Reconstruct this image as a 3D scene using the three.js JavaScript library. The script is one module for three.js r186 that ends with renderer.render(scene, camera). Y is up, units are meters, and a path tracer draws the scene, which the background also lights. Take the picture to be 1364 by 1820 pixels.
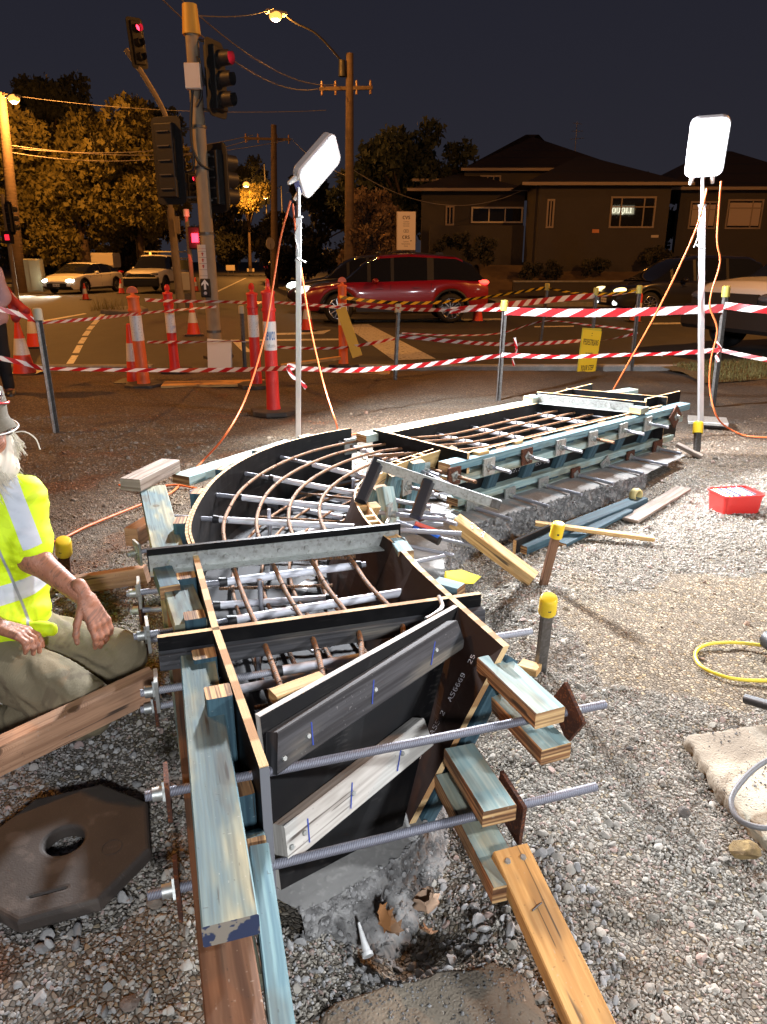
import * as THREE from 'three';
import { mergeGeometries } from 'three/addons/utils/BufferGeometryUtils.js';
import { MarchingCubes } from 'three/addons/objects/MarchingCubes.js';
import { RectAreaLightUniformsLib } from 'three/addons/lights/RectAreaLightUniformsLib.js';

// ---------- camera, sky, exposure ----------
RectAreaLightUniformsLib.init();
const scene = new THREE.Scene();
const camera = new THREE.PerspectiveCamera(70, 767 / 1024, 0.05, 900);
camera.position.set(0, 1.5, 0);
camera.lookAt(0, 1.5 - 450 / 1300, -1);
const renderer = new THREE.WebGLRenderer();
renderer.toneMapping = THREE.LinearToneMapping;
renderer.toneMappingExposure = 1.0;
renderer.shadowMap.enabled = true;
{ // clear night sky over a town: deep blue overhead, a little paler and warmer low down
  const W = 256, Hh = 128, data = new Float32Array(W * Hh * 4);
  for (let j = 0; j < Hh; j++) {
    const el = (j + 0.5) / Hh * 180 - 90, t = Math.min(1, Math.max(0, el / 42)), k = Math.pow(t, 0.75);
    const low = [0.0245, 0.0235, 0.0305], high = [0.0092, 0.0105, 0.0215];
    for (let i = 0; i < W; i++) {
      const o = (j * W + i) * 4;
      for (let c = 0; c < 3; c++) data[o + c] = low[c] + (high[c] - low[c]) * k;
      data[o + 3] = 1;
    }
  }
  const t = new THREE.DataTexture(data, W, Hh, THREE.RGBAFormat, THREE.FloatType);
  t.mapping = THREE.EquirectangularReflectionMapping; t.magFilter = THREE.LinearFilter; t.needsUpdate = true;
  scene.background = t; scene.environment = t;
}
const LED = 1800;                      // radiance of the white work lights
const SODIUM = new THREE.Color().setRGB(1, 0.40, 0.075);

// ---------- small tools ----------
const PI = Math.PI, sin = Math.sin, cos = Math.cos, V = (a) => (a.isVector3 ? a.clone() : new THREE.Vector3(a[0], a[1], a[2]));
const lerp = (a, b, t) => a + (b - a) * t, clamp = (x, a = 0, b = 1) => Math.min(b, Math.max(a, x)), mix3 = (a, b, t) => [lerp(a[0], b[0], t), lerp(a[1], b[1], t), lerp(a[2], b[2], t)];
const sm = (a, b, x) => { const t = clamp((x - a) / (b - a)); return t * t * (3 - 2 * t); };
function rng(seed) { let s = seed | 0; return () => { s = (s + 0x6d2b79f5) | 0; let t = Math.imul(s ^ (s >>> 15), 1 | s); t = (t + Math.imul(t ^ (t >>> 7), 61 | t)) ^ t; return ((t ^ (t >>> 14)) >>> 0) / 4294967296; }; }
const hash = (x, y, s) => { let h = Math.imul(x, 374761393) ^ Math.imul(y, 668265263) ^ Math.imul(s, 974634533); h = Math.imul(h ^ (h >>> 13), 1274126177); return ((h ^ (h >>> 16)) >>> 0) / 4294967296; };
function vn(x, y, px = 4096, py = 4096, s = 1) { // periodic value noise
  const xi = Math.floor(x), yi = Math.floor(y), fx = x - xi, fy = y - yi, u = fx * fx * (3 - 2 * fx), v = fy * fy * (3 - 2 * fy);
  const m = (n, p) => ((n % p) + p) % p, x0 = m(xi, px), x1 = m(xi + 1, px), y0 = m(yi, py), y1 = m(yi + 1, py);
  return lerp(lerp(hash(x0, y0, s), hash(x1, y0, s), u), lerp(hash(x0, y1, s), hash(x1, y1, s), u), v);
}
function fb(u, v, fx, fy, oct = 4, s = 1) { let a = 0, w = 0.5, n = 0; for (let o = 0; o < oct; o++) { a += w * vn(u * fx, v * fy, fx, fy, s + o * 17); n += w; w *= 0.5; fx *= 2; fy *= 2; } return a / n; }
const n2 = (x, y, s = 1, oct = 3) => { let a = 0, w = 0.5, n = 0; for (let o = 0; o < oct; o++) { a += w * vn(x, y, 65536, 65536, s + o * 13); n += w; w *= 0.5; x *= 2.03; y *= 2.03; } return a / n; };

const used = {};
const numbered = (n) => { used[n] = (used[n] ?? -1) + 1; return used[n] ? n + '_' + String(used[n]).padStart(3, '0') : n; };
function add(name, geo, mat, parent = scene) {
  if (Array.isArray(mat) && mat.length === 2 && geo.groups.length === 3) mat = [mat[0], mat[1], mat[0]];
  const m = new THREE.Mesh(geo, mat); m.castShadow = m.receiveShadow = true;
  m.name = parent === scene ? numbered(name) : name; parent.add(m); return m;
}
function tag(o, label, category, group) { o.userData.label = label; o.userData.category = category; if (group) o.userData.group = group; return o; }
function thing(name, label, category, group) { const o = new THREE.Group(); o.name = numbered(name); scene.add(o); return tag(o, label, category, group); }
const kind = (o, k, label) => { o.userData.kind = k; if (label) o.userData.label = label; return o; };
function copyOf(o, label, pos, turn = 0, group) { const c = o.clone(); c.name = numbered(o.name.replace(/_\d{3}$/, '')); c.userData = { ...o.userData }; if (label) c.userData.label = label; if (group) c.userData.group = group; c.position.set(...pos); c.rotation.y = turn; scene.add(c); return c; }
function rebase() { // every group that was built in place moves its origin to its base
  for (const o of scene.children) if (o.isGroup && !o.userData.set && o.position.lengthSq() === 0) {
    const b = new THREE.Box3().setFromObject(o), c = b.getCenter(new THREE.Vector3()); c.y = b.min.y;
    if (!isFinite(c.x)) continue;
    o.position.copy(c); for (const k of o.children) k.position.sub(c);
  }
}
// geometry from lists
function geoOf(pos, uv, idx, groups) {
  const g = new THREE.BufferGeometry(); g.setAttribute('position', new THREE.Float32BufferAttribute(pos, 3)); if (uv) g.setAttribute('uv', new THREE.Float32BufferAttribute(uv, 2));
  if (idx) g.setIndex(idx); g.computeVertexNormals(); if (groups) for (const q of groups) g.addGroup(...q); return g;
}
// A timber or steel length from a to b: w across, h along "up", chamfered; group 0 = sides, 1 = end grain
let barSeed = 1;
function bar(a, b, w, h, { up = [0, 1, 0], ch = 0.003, seg = 1, cut0 = 0, cut1 = 0, uv0 } = {}) {
  a = V(a); b = V(b); const L = a.distanceTo(b), ax = b.clone().sub(a).normalize(); let u = V(up); const s = ax.clone().cross(u).normalize(); u = s.clone().cross(ax).normalize();
  const x = w / 2, y = h / 2, c = Math.min(ch, x * 0.6, y * 0.6), pr = [[-x + c, -y], [x - c, -y], [x, -y + c], [x, y - c], [x - c, y], [-x + c, y], [-x, y - c], [-x, -y + c]];
  const off = uv0 ?? (barSeed = (barSeed * 1.618 + 0.37) % 7), pos = [], uv = [], per = [0]; for (let i = 0; i < 8; i++) per.push(per[i] + Math.hypot(pr[(i + 1) % 8][0] - pr[i][0], pr[(i + 1) % 8][1] - pr[i][1]));
  const P = (t, q) => { const k = t === 0 ? cut0 * q[0] : t === 1 ? -cut1 * q[0] : 0; return a.clone().addScaledVector(ax, t * L + k).addScaledVector(s, q[0]).addScaledVector(u, q[1]).toArray(); };
  let n = 0, n0 = 0;
  for (const i of [0, 1, 2, 3, 5, 6, 7, 4]) for (let k = 0; k < seg; k++) {
    if (i === 4 && k === 0) n0 = n;
    const t0 = k / seg, t1 = (k + 1) / seg, q = pr[i], r = pr[(i + 1) % 8], A = P(t0, q), B = P(t1, q), Cc = P(t1, r), D = P(t0, r);
    for (const p of [A, D, Cc, A, Cc, B]) pos.push(...p);
    const ua = t0 * L + off, ub = t1 * L + off, va = per[i] + off, vb = per[i + 1] + off; uv.push(ua, va, ua, vb, ub, vb, ua, va, ub, vb, ub, va); n += 6;
  }
  let e = 0;
  for (const t of [0, 1]) for (let i = 1; i < 7; i++) { const tri = t ? [0, i, i + 1] : [0, i + 1, i]; for (const j of tri) { pos.push(...P(t, pr[j])); uv.push(pr[j][0] + off, pr[j][1] + off); e++; } }
  return geoOf(pos, uv, null, [[0, n0, 0], [n0, n - n0, 2], [n, e, 1]]);
}
function boxAt(c, sx, sy, sz, turn = 0, ch = 0.004) { const dx = cos(turn) * sx / 2, dz = -sin(turn) * sx / 2; return bar([c[0] - dx, c[1], c[2] - dz], [c[0] + dx, c[1], c[2] + dz], sz, sy, { ch }); }
function tube(pts, r, rs = 8, n = 0, closed = false) { const c = new THREE.CatmullRomCurve3(pts.map(V), closed, 'centripetal'), L = c.getLength(), g = new THREE.TubeGeometry(c, n || Math.max(8, pts.length * 8), r, rs, closed), u = g.attributes.uv; for (let i = 0; i < u.count; i++) u.setXY(i, u.getX(i) * L, u.getY(i) * 2 * PI * r); return g; }
function rod(a, b, r0, r1 = r0, n = 12, caps = true) { // straight round bar with uv in metres
  a = V(a); b = V(b); const L = a.distanceTo(b), g = new THREE.CylinderGeometry(r1, r0, L, n, 1, !caps); const u = g.attributes.uv; for (let i = 0; i < u.count; i++) u.setXY(i, u.getY(i) * L, u.getX(i) * 2 * PI * r0);
  g.applyQuaternion(new THREE.Quaternion().setFromUnitVectors(new THREE.Vector3(0, 1, 0), b.clone().sub(a).normalize())); const m = a.add(b).multiplyScalar(0.5); g.translate(m.x, m.y, m.z); return g;
}
function lathe(pts, n = 24) { return new THREE.LatheGeometry(pts.map((p) => new THREE.Vector2(p[0], p[1])), n); }
const merge = (l) => mergeGeometries(l.map((g) => { const q = g.index ? g.toNonIndexed() : g; for (const k of Object.keys(q.attributes)) if (!['position', 'normal', 'uv'].includes(k)) q.deleteAttribute(k); if (!q.attributes.uv) q.setAttribute('uv', new THREE.Float32BufferAttribute(new Float32Array(q.attributes.position.count * 2), 2)); q.clearGroups(); return q; }));
function extrude(pts, depth, bevel = 0, holes = []) { const s = new THREE.Shape(pts.map((p) => new THREE.Vector2(p[0], p[1]))); for (const h of holes) s.holes.push(h); return new THREE.ExtrudeGeometry(s, { depth, bevelEnabled: bevel > 0, bevelSize: bevel, bevelThickness: bevel, bevelSegments: 2, curveSegments: 12 }); }
// a standing sheet (ply panel) between a top and a bottom polyline; groups: 0 faces, 1 edges
function sheet(top, bot, th, side = 1) {
  const N = top.length, T = top.map(V), B = bot.map(V), off = [];
  for (let i = 0; i < N; i++) { const t = T[Math.min(N - 1, i + 1)].clone().sub(T[Math.max(0, i - 1)]); off.push(new THREE.Vector3(-t.z, 0, t.x).normalize().multiplyScalar(th * side)); }
  const pos = [], uv = [], len = [0]; for (let i = 1; i < N; i++) len.push(len[i - 1] + T[i].distanceTo(T[i - 1]));
  const quad = (a, b, c, d, u) => { for (const p of [a, b, c, a, c, d]) pos.push(p.x, p.y, p.z); uv.push(u[0], u[1], u[2], u[1], u[2], u[3], u[0], u[1], u[2], u[3], u[0], u[3]); };
  const T2 = T.map((p, i) => p.clone().add(off[i])), B2 = B.map((p, i) => p.clone().add(off[i])), f = side > 0;
  const Q = (a, b, c, d, u) => (f ? quad(a, b, c, d, u) : quad(b, a, d, c, [u[2], u[1], u[0], u[3]]));
  const Hh = T[0].distanceTo(B[0]);
  for (let i = 0; i < N - 1; i++) { Q(B[i + 1], B[i], T[i], T[i + 1], [len[i + 1], 0, len[i], Hh]); Q(B2[i], B2[i + 1], T2[i + 1], T2[i], [len[i], 0, len[i + 1], Hh]); }
  const n0 = pos.length / 3;
  for (let i = 0; i < N - 1; i++) { Q(T[i], T2[i], T2[i + 1], T[i + 1], [len[i], 0, len[i + 1], th]); Q(B[i + 1], B2[i + 1], B2[i], B[i], [len[i], 0, len[i + 1], th]); }
  Q(B[0], B2[0], T2[0], T[0], [0, 0, Hh, th]); Q(B2[N - 1], B[N - 1], T[N - 1], T2[N - 1], [0, 0, Hh, th]);
  const n1 = pos.length / 3;
  return geoOf(pos, uv, null, [[0, n0, 0], [n0, n1 - n0, 1]]);
}
const spline = (pts, n) => new THREE.CatmullRomCurve3(pts.map(V), false, 'centripetal').getSpacedPoints(n).map((p) => p.toArray());

// ---------- textures and materials ----------
function pair(size, scaleM, fn, wide = 1) { // colour (sRGB) and height computed together; repeat so that uv are metres
  const w = size * wide, h = size, c = new Uint8Array(w * h * 4), b = new Uint8Array(w * h * 4);
  for (let y = 0; y < h; y++) for (let x = 0; x < w; x++) { const q = fn(x / w, y / h), o = (y * w + x) * 4; for (let k = 0; k < 3; k++) { c[o + k] = clamp(q[k]) * 255; b[o + k] = clamp(q[3]) * 255; } c[o + 3] = b[o + 3] = 255; }
  const mk = (d, srgb) => { const t = new THREE.DataTexture(d, w, h); t.wrapS = t.wrapT = THREE.RepeatWrapping; t.magFilter = THREE.LinearFilter; t.repeat.set(1 / (scaleM * wide), 1 / scaleM); if (srgb) t.colorSpace = THREE.SRGBColorSpace; t.needsUpdate = true; return t; };
  return { map: mk(c, true), bump: mk(b, false) };
}
const mat = (o, P = {}) => new THREE.MeshPhysicalMaterial({ roughness: 0.8, ...o, ...P });
const col = (r, g, b) => new THREE.Color().setRGB(r, g, b);
const withTex = (t, bumpScale, o = {}) => mat({ map: t.map, bumpMap: t.bump, bumpScale, ...o });
function canvasTex(w, h, draw) { const c = document.createElement('canvas'); c.width = w; c.height = h; draw(c.getContext('2d'), w, h); const t = new THREE.CanvasTexture(c); t.colorSpace = THREE.SRGBColorSpace; t.magFilter = THREE.LinearFilter; return t; }

function woodTex(light, dark, { seed = 1, streak = 0.5, stain = null, amount = 0.5, dirt = 0.25, lam = 0, knots = 0 } = {}) {
  return pair(320, 0.6, (u, v) => {
    const wob = fb(u, v, 3, 4, 3, seed) * 0.25, g = fb(u, v + wob * 0.12, 4, 64, 2, seed + 3), g2 = vn(u * 9, (v + wob * 0.08) * 150, 9, 150, seed + 9), ln = sm(0.35, 0.75, g) * 0.65 + g2 * 0.35;
    let c = mix3(light, dark, clamp(ln * streak * 1.6));
    if (lam) { const q = vn(u * 2, (v + wob * 0.01) * 150, 2, 150, seed + 71), q2 = vn(u * 3, v * 75, 3, 75, seed + 73); c = mix3(c, [dark[0] * 0.62, dark[1] * 0.6, dark[2] * 0.6], sm(0.52, 0.66, q) * lam); c = mix3(c, [light[0] * 1.06, light[1] * 1.06, light[2] * 1.04], sm(0.6, 0.7, q2) * lam * 0.6); }
    if (stain) { const m = sm(amount + 0.16, amount - 0.16, fb(u, v, 5, 9, 4, seed + 31)); c = mix3(c, mix3(stain, [stain[0] * 0.7, stain[1] * 0.75, stain[2] * 0.8], g2), m * 0.9); }
    const d = sm(0.55, 0.8, fb(u, v, 9, 13, 3, seed + 55)) * dirt; c = mix3(c, [0.28, 0.24, 0.2], d);
    if (knots) for (let k = 0; k < knots; k++) { const ku = hash(k, seed, 5), kv = hash(k, seed, 9), du = Math.abs(u - ku), dv = Math.abs(v - kv), d = Math.hypot(Math.min(du, 1 - du) * 1.2 * 0.75, Math.min(dv, 1 - dv) * 0.6) * (0.85 + 0.3 * vn(u * 40, v * 40, 40, 40, seed)); if (d < 0.05) { c = mix3(c, dark, sm(0.05, 0.02, d) * (0.35 + 0.35 * sin(d * 1400))); c = mix3(c, [dark[0] * 0.7, dark[1] * 0.68, dark[2] * 0.65], sm(0.017, 0.011, d)); } }
    const fine = vn(u * 40, (v + wob * 0.05) * 300, 40, 300, seed + 91); c = mix3(c, dark, fine * 0.28); const crack = sm(0.86, 0.95, vn(u * 7, (v + wob * 0.06) * 120, 7, 120, seed + 95)) * sm(0.5, 0.65, vn(u * 9, v * 14, 9, 14, seed + 97)); c = mix3(c, [0.16, 0.13, 0.11], crack * 0.7);
    const spl = sm(0.93, 0.97, vn(u * 230, v * 115, 230, 115, seed + 61)) * sm(0.5, 0.62, fb(u, v, 6, 4, 3, seed + 63)); c = mix3(c, [0.72, 0.71, 0.69], spl * 0.5);
    const speck = vn(u * 180, v * 90, 180, 90, seed + 77) > 0.965 ? 0.25 : 0; c = mix3(c, [0.15, 0.12, 0.1], speck);
    return [...c, 0.7 - ln * 0.35 - fine * 0.15 - speck - crack * 0.5];
  }, 2);
}
const M = {};
{
  const W = (n, l, d, o, r = {}) => (M[n] = withTex(woodTex(l, d, o), 0.0012, { roughness: 0.78, ...r }));
  W('pine', [0.85, 0.72, 0.5], [0.62, 0.45, 0.25], { seed: 2, streak: 0.45 });
  W('orange', [0.85, 0.67, 0.42], [0.64, 0.44, 0.22], { seed: 5, streak: 0.35, dirt: 0.3, knots: 2 });
  W('weathered', [0.66, 0.62, 0.58], [0.44, 0.38, 0.33], { seed: 7, streak: 0.6 });
  W('hardwood', [0.78, 0.61, 0.48], [0.55, 0.4, 0.3], { seed: 11, streak: 0.5, knots: 3 });
  W('brown', [0.5, 0.36, 0.26], [0.32, 0.21, 0.14], { seed: 13, streak: 0.6, knots: 4 });
  W('blue', [0.5, 0.62, 0.63], [0.31, 0.44, 0.49], { seed: 17, streak: 0.6, dirt: 0.3, lam: 0.35 });
  W('deepblue', [0.26, 0.38, 0.42], [0.15, 0.25, 0.3], { seed: 19, streak: 0.7, dirt: 0.2 });
  W('paleblue', [0.68, 0.74, 0.71], [0.46, 0.58, 0.59], { seed: 23, streak: 0.55, stain: [0.66, 0.62, 0.5], amount: 0.42, dirt: 0.3 });
  W('wornblue', [0.66, 0.64, 0.52], [0.43, 0.43, 0.36], { seed: 29, streak: 0.6, stain: [0.38, 0.49, 0.52], amount: 0.47, dirt: 0.45, knots: 5 });
  W('lvlred', [0.84, 0.65, 0.45], [0.55, 0.36, 0.21], { seed: 37, streak: 0.6, lam: 0.75 });
  W('lvlend', [0.86, 0.73, 0.52], [0.4, 0.24, 0.13], { seed: 41, streak: 0.5, dirt: 0.1, lam: 0.7 });
  W('ash', [0.8, 0.79, 0.76], [0.6, 0.58, 0.55], { seed: 43, streak: 0.5 });
  W('blackwood', [0.3, 0.3, 0.31], [0.14, 0.14, 0.15], { seed: 47, streak: 0.8, stain: [0.5, 0.46, 0.4], amount: 0.3, dirt: 0.1 });
  // plywood edges: thin veneers along the length
  M.plyedge = withTex(pair(64, 0.019, (u, v) => { const k = Math.floor(v * 7), a = k % 2 ? [0.66, 0.49, 0.31] : [0.87, 0.75, 0.55], n = fb(u, v, 48, 14, 2, 61), k2 = fb(u, v, 5, 2, 2, 63); return [...mix3(mix3(a, [0.6, 0.48, 0.33], k2 * 0.4), [0.42, 0.29, 0.18], sm(0.55, 0.9, n) * 0.55), 0.6 - 0.4 * n]; }, 16), 0.0005, { roughness: 0.8 });
  const film = (n, base, seed) => (M[n] = withTex(pair(256, 0.5, (u, v) => { const d = fb(u, v, 5, 5, 4, seed), s = sm(0.72, 0.8, vn(u * 9, v * 160, 9, 160, seed + 5)) * sm(0.5, 0.7, fb(u, v, 6, 6, 2, seed + 7)); const c = mix3(base, [0.3, 0.28, 0.26], sm(0.45, 0.85, d) * 0.22 + s * 0.35); return [...c, 0.5 + 0.25 * vn(u * 128, v * 128, 128, 128, seed)]; }), 0.0002, { roughness: 0.5, specularIntensity: 0.3 }));
  film('film', [0.08, 0.078, 0.08], 71); film('filmbrown', [0.16, 0.105, 0.085], 73); film('filmblack', [0.05, 0.05, 0.055], 79);
  M.galv = withTex(pair(256, 0.25, (u, v) => { const a = fb(u, v, 24, 24, 3, 81), d = sm(0.55, 0.8, fb(u, v, 26, 26, 3, 83)); return [...mix3(mix3([0.62, 0.63, 0.61], [0.75, 0.76, 0.75], a), [0.4, 0.38, 0.34], d * 0.35), a]; }), 0.0003, { metalness: 0.75, roughness: 0.5 });
  M.alu = mat({ color: col(0.72, 0.73, 0.74), metalness: 0.85, roughness: 0.38 });
  M.rust = withTex(pair(256, 0.2, (u, v) => { const a = fb(u, v, 8, 8, 4, 91), b = fb(u, v, 40, 40, 2, 93); return [...mix3(mix3([0.36, 0.2, 0.13], [0.2, 0.13, 0.1], a), [0.56, 0.33, 0.18], sm(0.6, 0.75, b) * 0.6), b]; }), 0.0008, { roughness: 0.85, metalness: 0.15 });
  M.steel = withTex(pair(128, 0.1, (u, v) => { const a = fb(u, v, 10, 10, 4, 95); return [...mix3([0.5, 0.5, 0.5], [0.33, 0.31, 0.29], a), a]; }), 0.0003, { metalness: 0.7, roughness: 0.5 });
  M.thread = withTex(pair(64, 0.012, (u, v) => { const t = Math.abs(((u * 2 + v) % 1) - 0.5) * 2; return [...mix3([0.66, 0.67, 0.7], [0.5, 0.5, 0.53], t), t]; }), 0.0007, { metalness: 0.25, roughness: 0.5 });
  M.darkthread = M.thread.clone(); M.darkthread.color = col(0.62, 0.62, 0.66);
  M.rebar = withTex(pair(128, 0.06, (u, v) => { const r = Math.abs(((u * 6 + v * 1.0) % 1) - 0.5) * 2, a = fb(u, v, 5, 5, 3, 97); return [...mix3(mix3([0.52, 0.36, 0.22], [0.42, 0.37, 0.33], sm(0.4, 0.6, a)), [0.24, 0.16, 0.11], (1 - sm(0.1, 0.4, r)) * 0.4), sm(0.15, 0.45, r)]; }), 0.0016, { roughness: 0.75, metalness: 0.2 });
  M.pvc = withTex(pair(64, 0.3, (u, v) => { const a = fb(u, v, 5, 5, 3, 99); return [...mix3([0.86, 0.87, 0.9], [0.68, 0.68, 0.68], sm(0.5, 0.85, a) * 0.6), 0.5]; }), 0.0001, { roughness: 0.4 });
  M.wire = mat({ color: col(0.02, 0.018, 0.016), roughness: 0.6, metalness: 0.6 });
  M.blackplastic = mat({ color: col(0.018, 0.018, 0.02), roughness: 0.5 });
  M.rubber = withTex(pair(256, 0.5, (u, v) => { const a = fb(u, v, 5, 5, 4, 101), b = vn(u * 200, v * 200, 200, 200, 103), e = sm(0.55, 0.75, fb(u, v, 9, 9, 3, 107)); return [...mix3(mix3([0.27, 0.235, 0.21], [0.18, 0.16, 0.145], a), [0.4, 0.36, 0.33], e * 0.45 + (b > 0.93 ? 0.35 : 0)), b * 0.5 + a * 0.4]; }), 0.001, { roughness: 0.75 });
  M.concrete = withTex(pair(256, 0.6, (u, v) => { const a = fb(u, v, 5, 5, 5, 109), b = fb(u, v, 60, 60, 2, 113); return [...mix3(mix3([0.58, 0.575, 0.56], [0.45, 0.445, 0.435], a), [0.66, 0.65, 0.63], sm(0.6, 0.8, b) * 0.4), a * 0.6 + b * 0.4]; }), 0.003, { roughness: 0.9 });
  M.roughconcrete = withTex(pair(256, 0.35, (u, v) => { const a = fb(u, v, 12, 12, 5, 115), b = fb(u, v, 50, 50, 2, 117); return [...mix3([0.54, 0.535, 0.525], [0.36, 0.355, 0.35], sm(0.3, 0.75, a)), sm(0.25, 0.7, 1 - a) * 0.8 + b * 0.2]; }), 0.014, { roughness: 0.95 });
  M.slab = withTex(pair(512, 0.9, (u, v) => { const a = fb(u, v, 4, 4, 5, 121), b = vn(u * 150, v * 150, 150, 150, 123), p = b > 0.9 ? 1 : 0; return [...mix3(mix3([0.7, 0.66, 0.58], [0.5, 0.46, 0.4], sm(0.3, 0.7, a)), p && hash(Math.floor(u * 150), Math.floor(v * 150), 5) > 0.5 ? [0.8, 0.78, 0.74] : [0.3, 0.27, 0.24], p * 0.6), 0.4 + a * 0.3 - p * 0.3 + 0.3 * vn(u * 256, v * 256, 256, 256, 127)]; }), 0.006, { roughness: 0.92 });
  M.yellowcap = mat({ color: col(0.75, 0.52, 0.02), roughness: 0.45 });
  M.orangecord = mat({ color: col(0.75, 0.16, 0.045), roughness: 0.45 });
  M.yellowcord = mat({ color: col(0.72, 0.55, 0.04), roughness: 0.45 });
  M.greycord = mat({ color: col(0.13, 0.13, 0.135), roughness: 0.5 });
  M.redplastic = mat({ color: col(0.62, 0.03, 0.025), roughness: 0.4 });
  M.cone = mat({ color: col(0.72, 0.06, 0.025), roughness: 0.42 });
  M.orangeplastic = mat({ color: col(0.68, 0.13, 0.035), roughness: 0.5 });
  M.reflect = withTex(pair(64, 0.2, (u, v) => { const a = fb(u, v, 6, 6, 3, 131), s = sm(0.66, 0.75, fb(u, v, 9, 9, 3, 133)); return [...mix3([0.86, 0.85, 0.85], [0.45, 0.42, 0.4], s * 0.7 + a * 0.1), 0.5]; }), 0.0001, { roughness: 0.35 });
  M.blackpaint = mat({ color: col(0.012, 0.012, 0.014), roughness: 0.55 });
  M.white = mat({ color: col(0.78, 0.78, 0.76), roughness: 0.5 });
}

// ---------- ground ----------
// outer edge of the footing ledge
const edgeTop = [[-0.196,0.05,-1.33], [-0.059,0.05,-1.417], [0.095,0.05,-1.571], [0.164,0.05,-1.924], [0.268,0.06,-2.63], [0.295,0.08,-3.267], [0.352,0.09,-3.617], [0.509,0.1,-3.861], [0.951,0.1,-4.222], [1.689,0.1,-4.796], [1.835,0.1,-4.907]];
function edgeDist(x, z) { let best = 9; for (let i = 0; i < edgeTop.length - 1; i++) { const a = edgeTop[i], b = edgeTop[i + 1], dx = b[0] - a[0], dz = b[2] - a[2], t = clamp(((x - a[0]) * dx + (z - a[2]) * dz) / (dx * dx + dz * dz)); best = Math.min(best, Math.hypot(x - a[0] - t * dx, z - a[2] - t * dz)); } return best; }
function inPoly(x, z, P) { let c = false; for (let i = 0, j = P.length - 1; i < P.length; j = i++) if ((P[i][2] > z) !== (P[j][2] > z) && x < (P[j][0] - P[i][0]) * (z - P[i][2]) / (P[j][2] - P[i][2]) + P[i][0]) c = !c; return c; }
const footPoly = [[-0.27, 0, -1.36], [-0.5, 0, -1.99], [-0.74, 0, -2.64], [-0.84, 0, -3.2], [-0.8, 0, -3.85], [-0.42, 0, -4.54], [0, 0, -4.6], [1.9, 0, -6.25], [2.25, 0, -5.3], ...edgeTop.slice().reverse()];
const HOLE = [0.064,0,-1.315];
function gy(x, z) {
  let y = 0.05 * (n2(x * 0.9, z * 0.9, 3, 3) - 0.5) + 0.025 * (n2(x * 5, z * 5, 7, 3) - 0.5) + 0.012 * (n2(x * 22, z * 22, 9, 2) - 0.5);
  const e = edgeDist(x, z), k = sm(-1.2, -1.6, z) * sm(-5.6, -4.4, z);
  y -= (0.05 + 0.07 * sm(-4.6, -3.2, z)) * (1 - sm(0.05, 0.38, e)) * Math.max(k, 0.3) * (z < -1 ? 1 : 0.4);
  y -= 0.15 * Math.exp(-(((x - HOLE[0]) / 0.16) ** 2 + ((z - HOLE[2] + 0.03) / 0.13) ** 2));
  if (z < -10.4) y = lerp(y, -0.13, sm(-10.4, -10.9, z));
  y += 0.06 * sm(-7, -9, z) * sm(-10.6, -9.6, z) * n2(x * 1.7, z * 1.7, 31, 3);
  return y;
}
const gravelTex = (() => { // stones as a rounded cell pattern: colour grain for distance, relief close by
  const N = 40, cell = (i, j) => { const a = ((i % N) + N) % N, b = ((j % N) + N) % N; return [hash(a, b, 3), hash(a, b, 5), hash(a, b, 7), hash(a, b, 11)]; };
  return pair(512, 0.55, (u, v) => {
    const x = u * N, y = v * N, xi = Math.floor(x), yi = Math.floor(y); let d1 = 9, d2 = 9, id = null;
    for (let j = -1; j <= 1; j++) for (let i = -1; i <= 1; i++) { const c = cell(xi + i, yi + j), d = Math.hypot(xi + i + c[0] - x, yi + j + c[1] - y); if (d < d1) { d2 = d1; d1 = d; id = c; } else if (d < d2) d2 = d; }
    const gap = sm(0.02, 0.22, d2 - d1), f = fb(u, v, 90, 90, 2, 15), t = id[2], c = mix3([0.40, 0.385, 0.365], [0.78, 0.76, 0.72], t * t * 0.75 + f * 0.25);
    return [...mix3([0.42, 0.39, 0.35], mix3(c, [c[0], c[1] * 0.93, c[2] * 0.8], id[3] > 0.8 ? 0.7 : 0), gap), gap * (0.4 + 0.6 * id[3])];
  });
})();
const SLAB_R = [[0.782,0,-3.031], [1.292,0,-3.278], [3.079,0,-3.64], [2.355,0,-2.513], [1.286,0,-2.21], [0.837,0,-2.373]];
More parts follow.
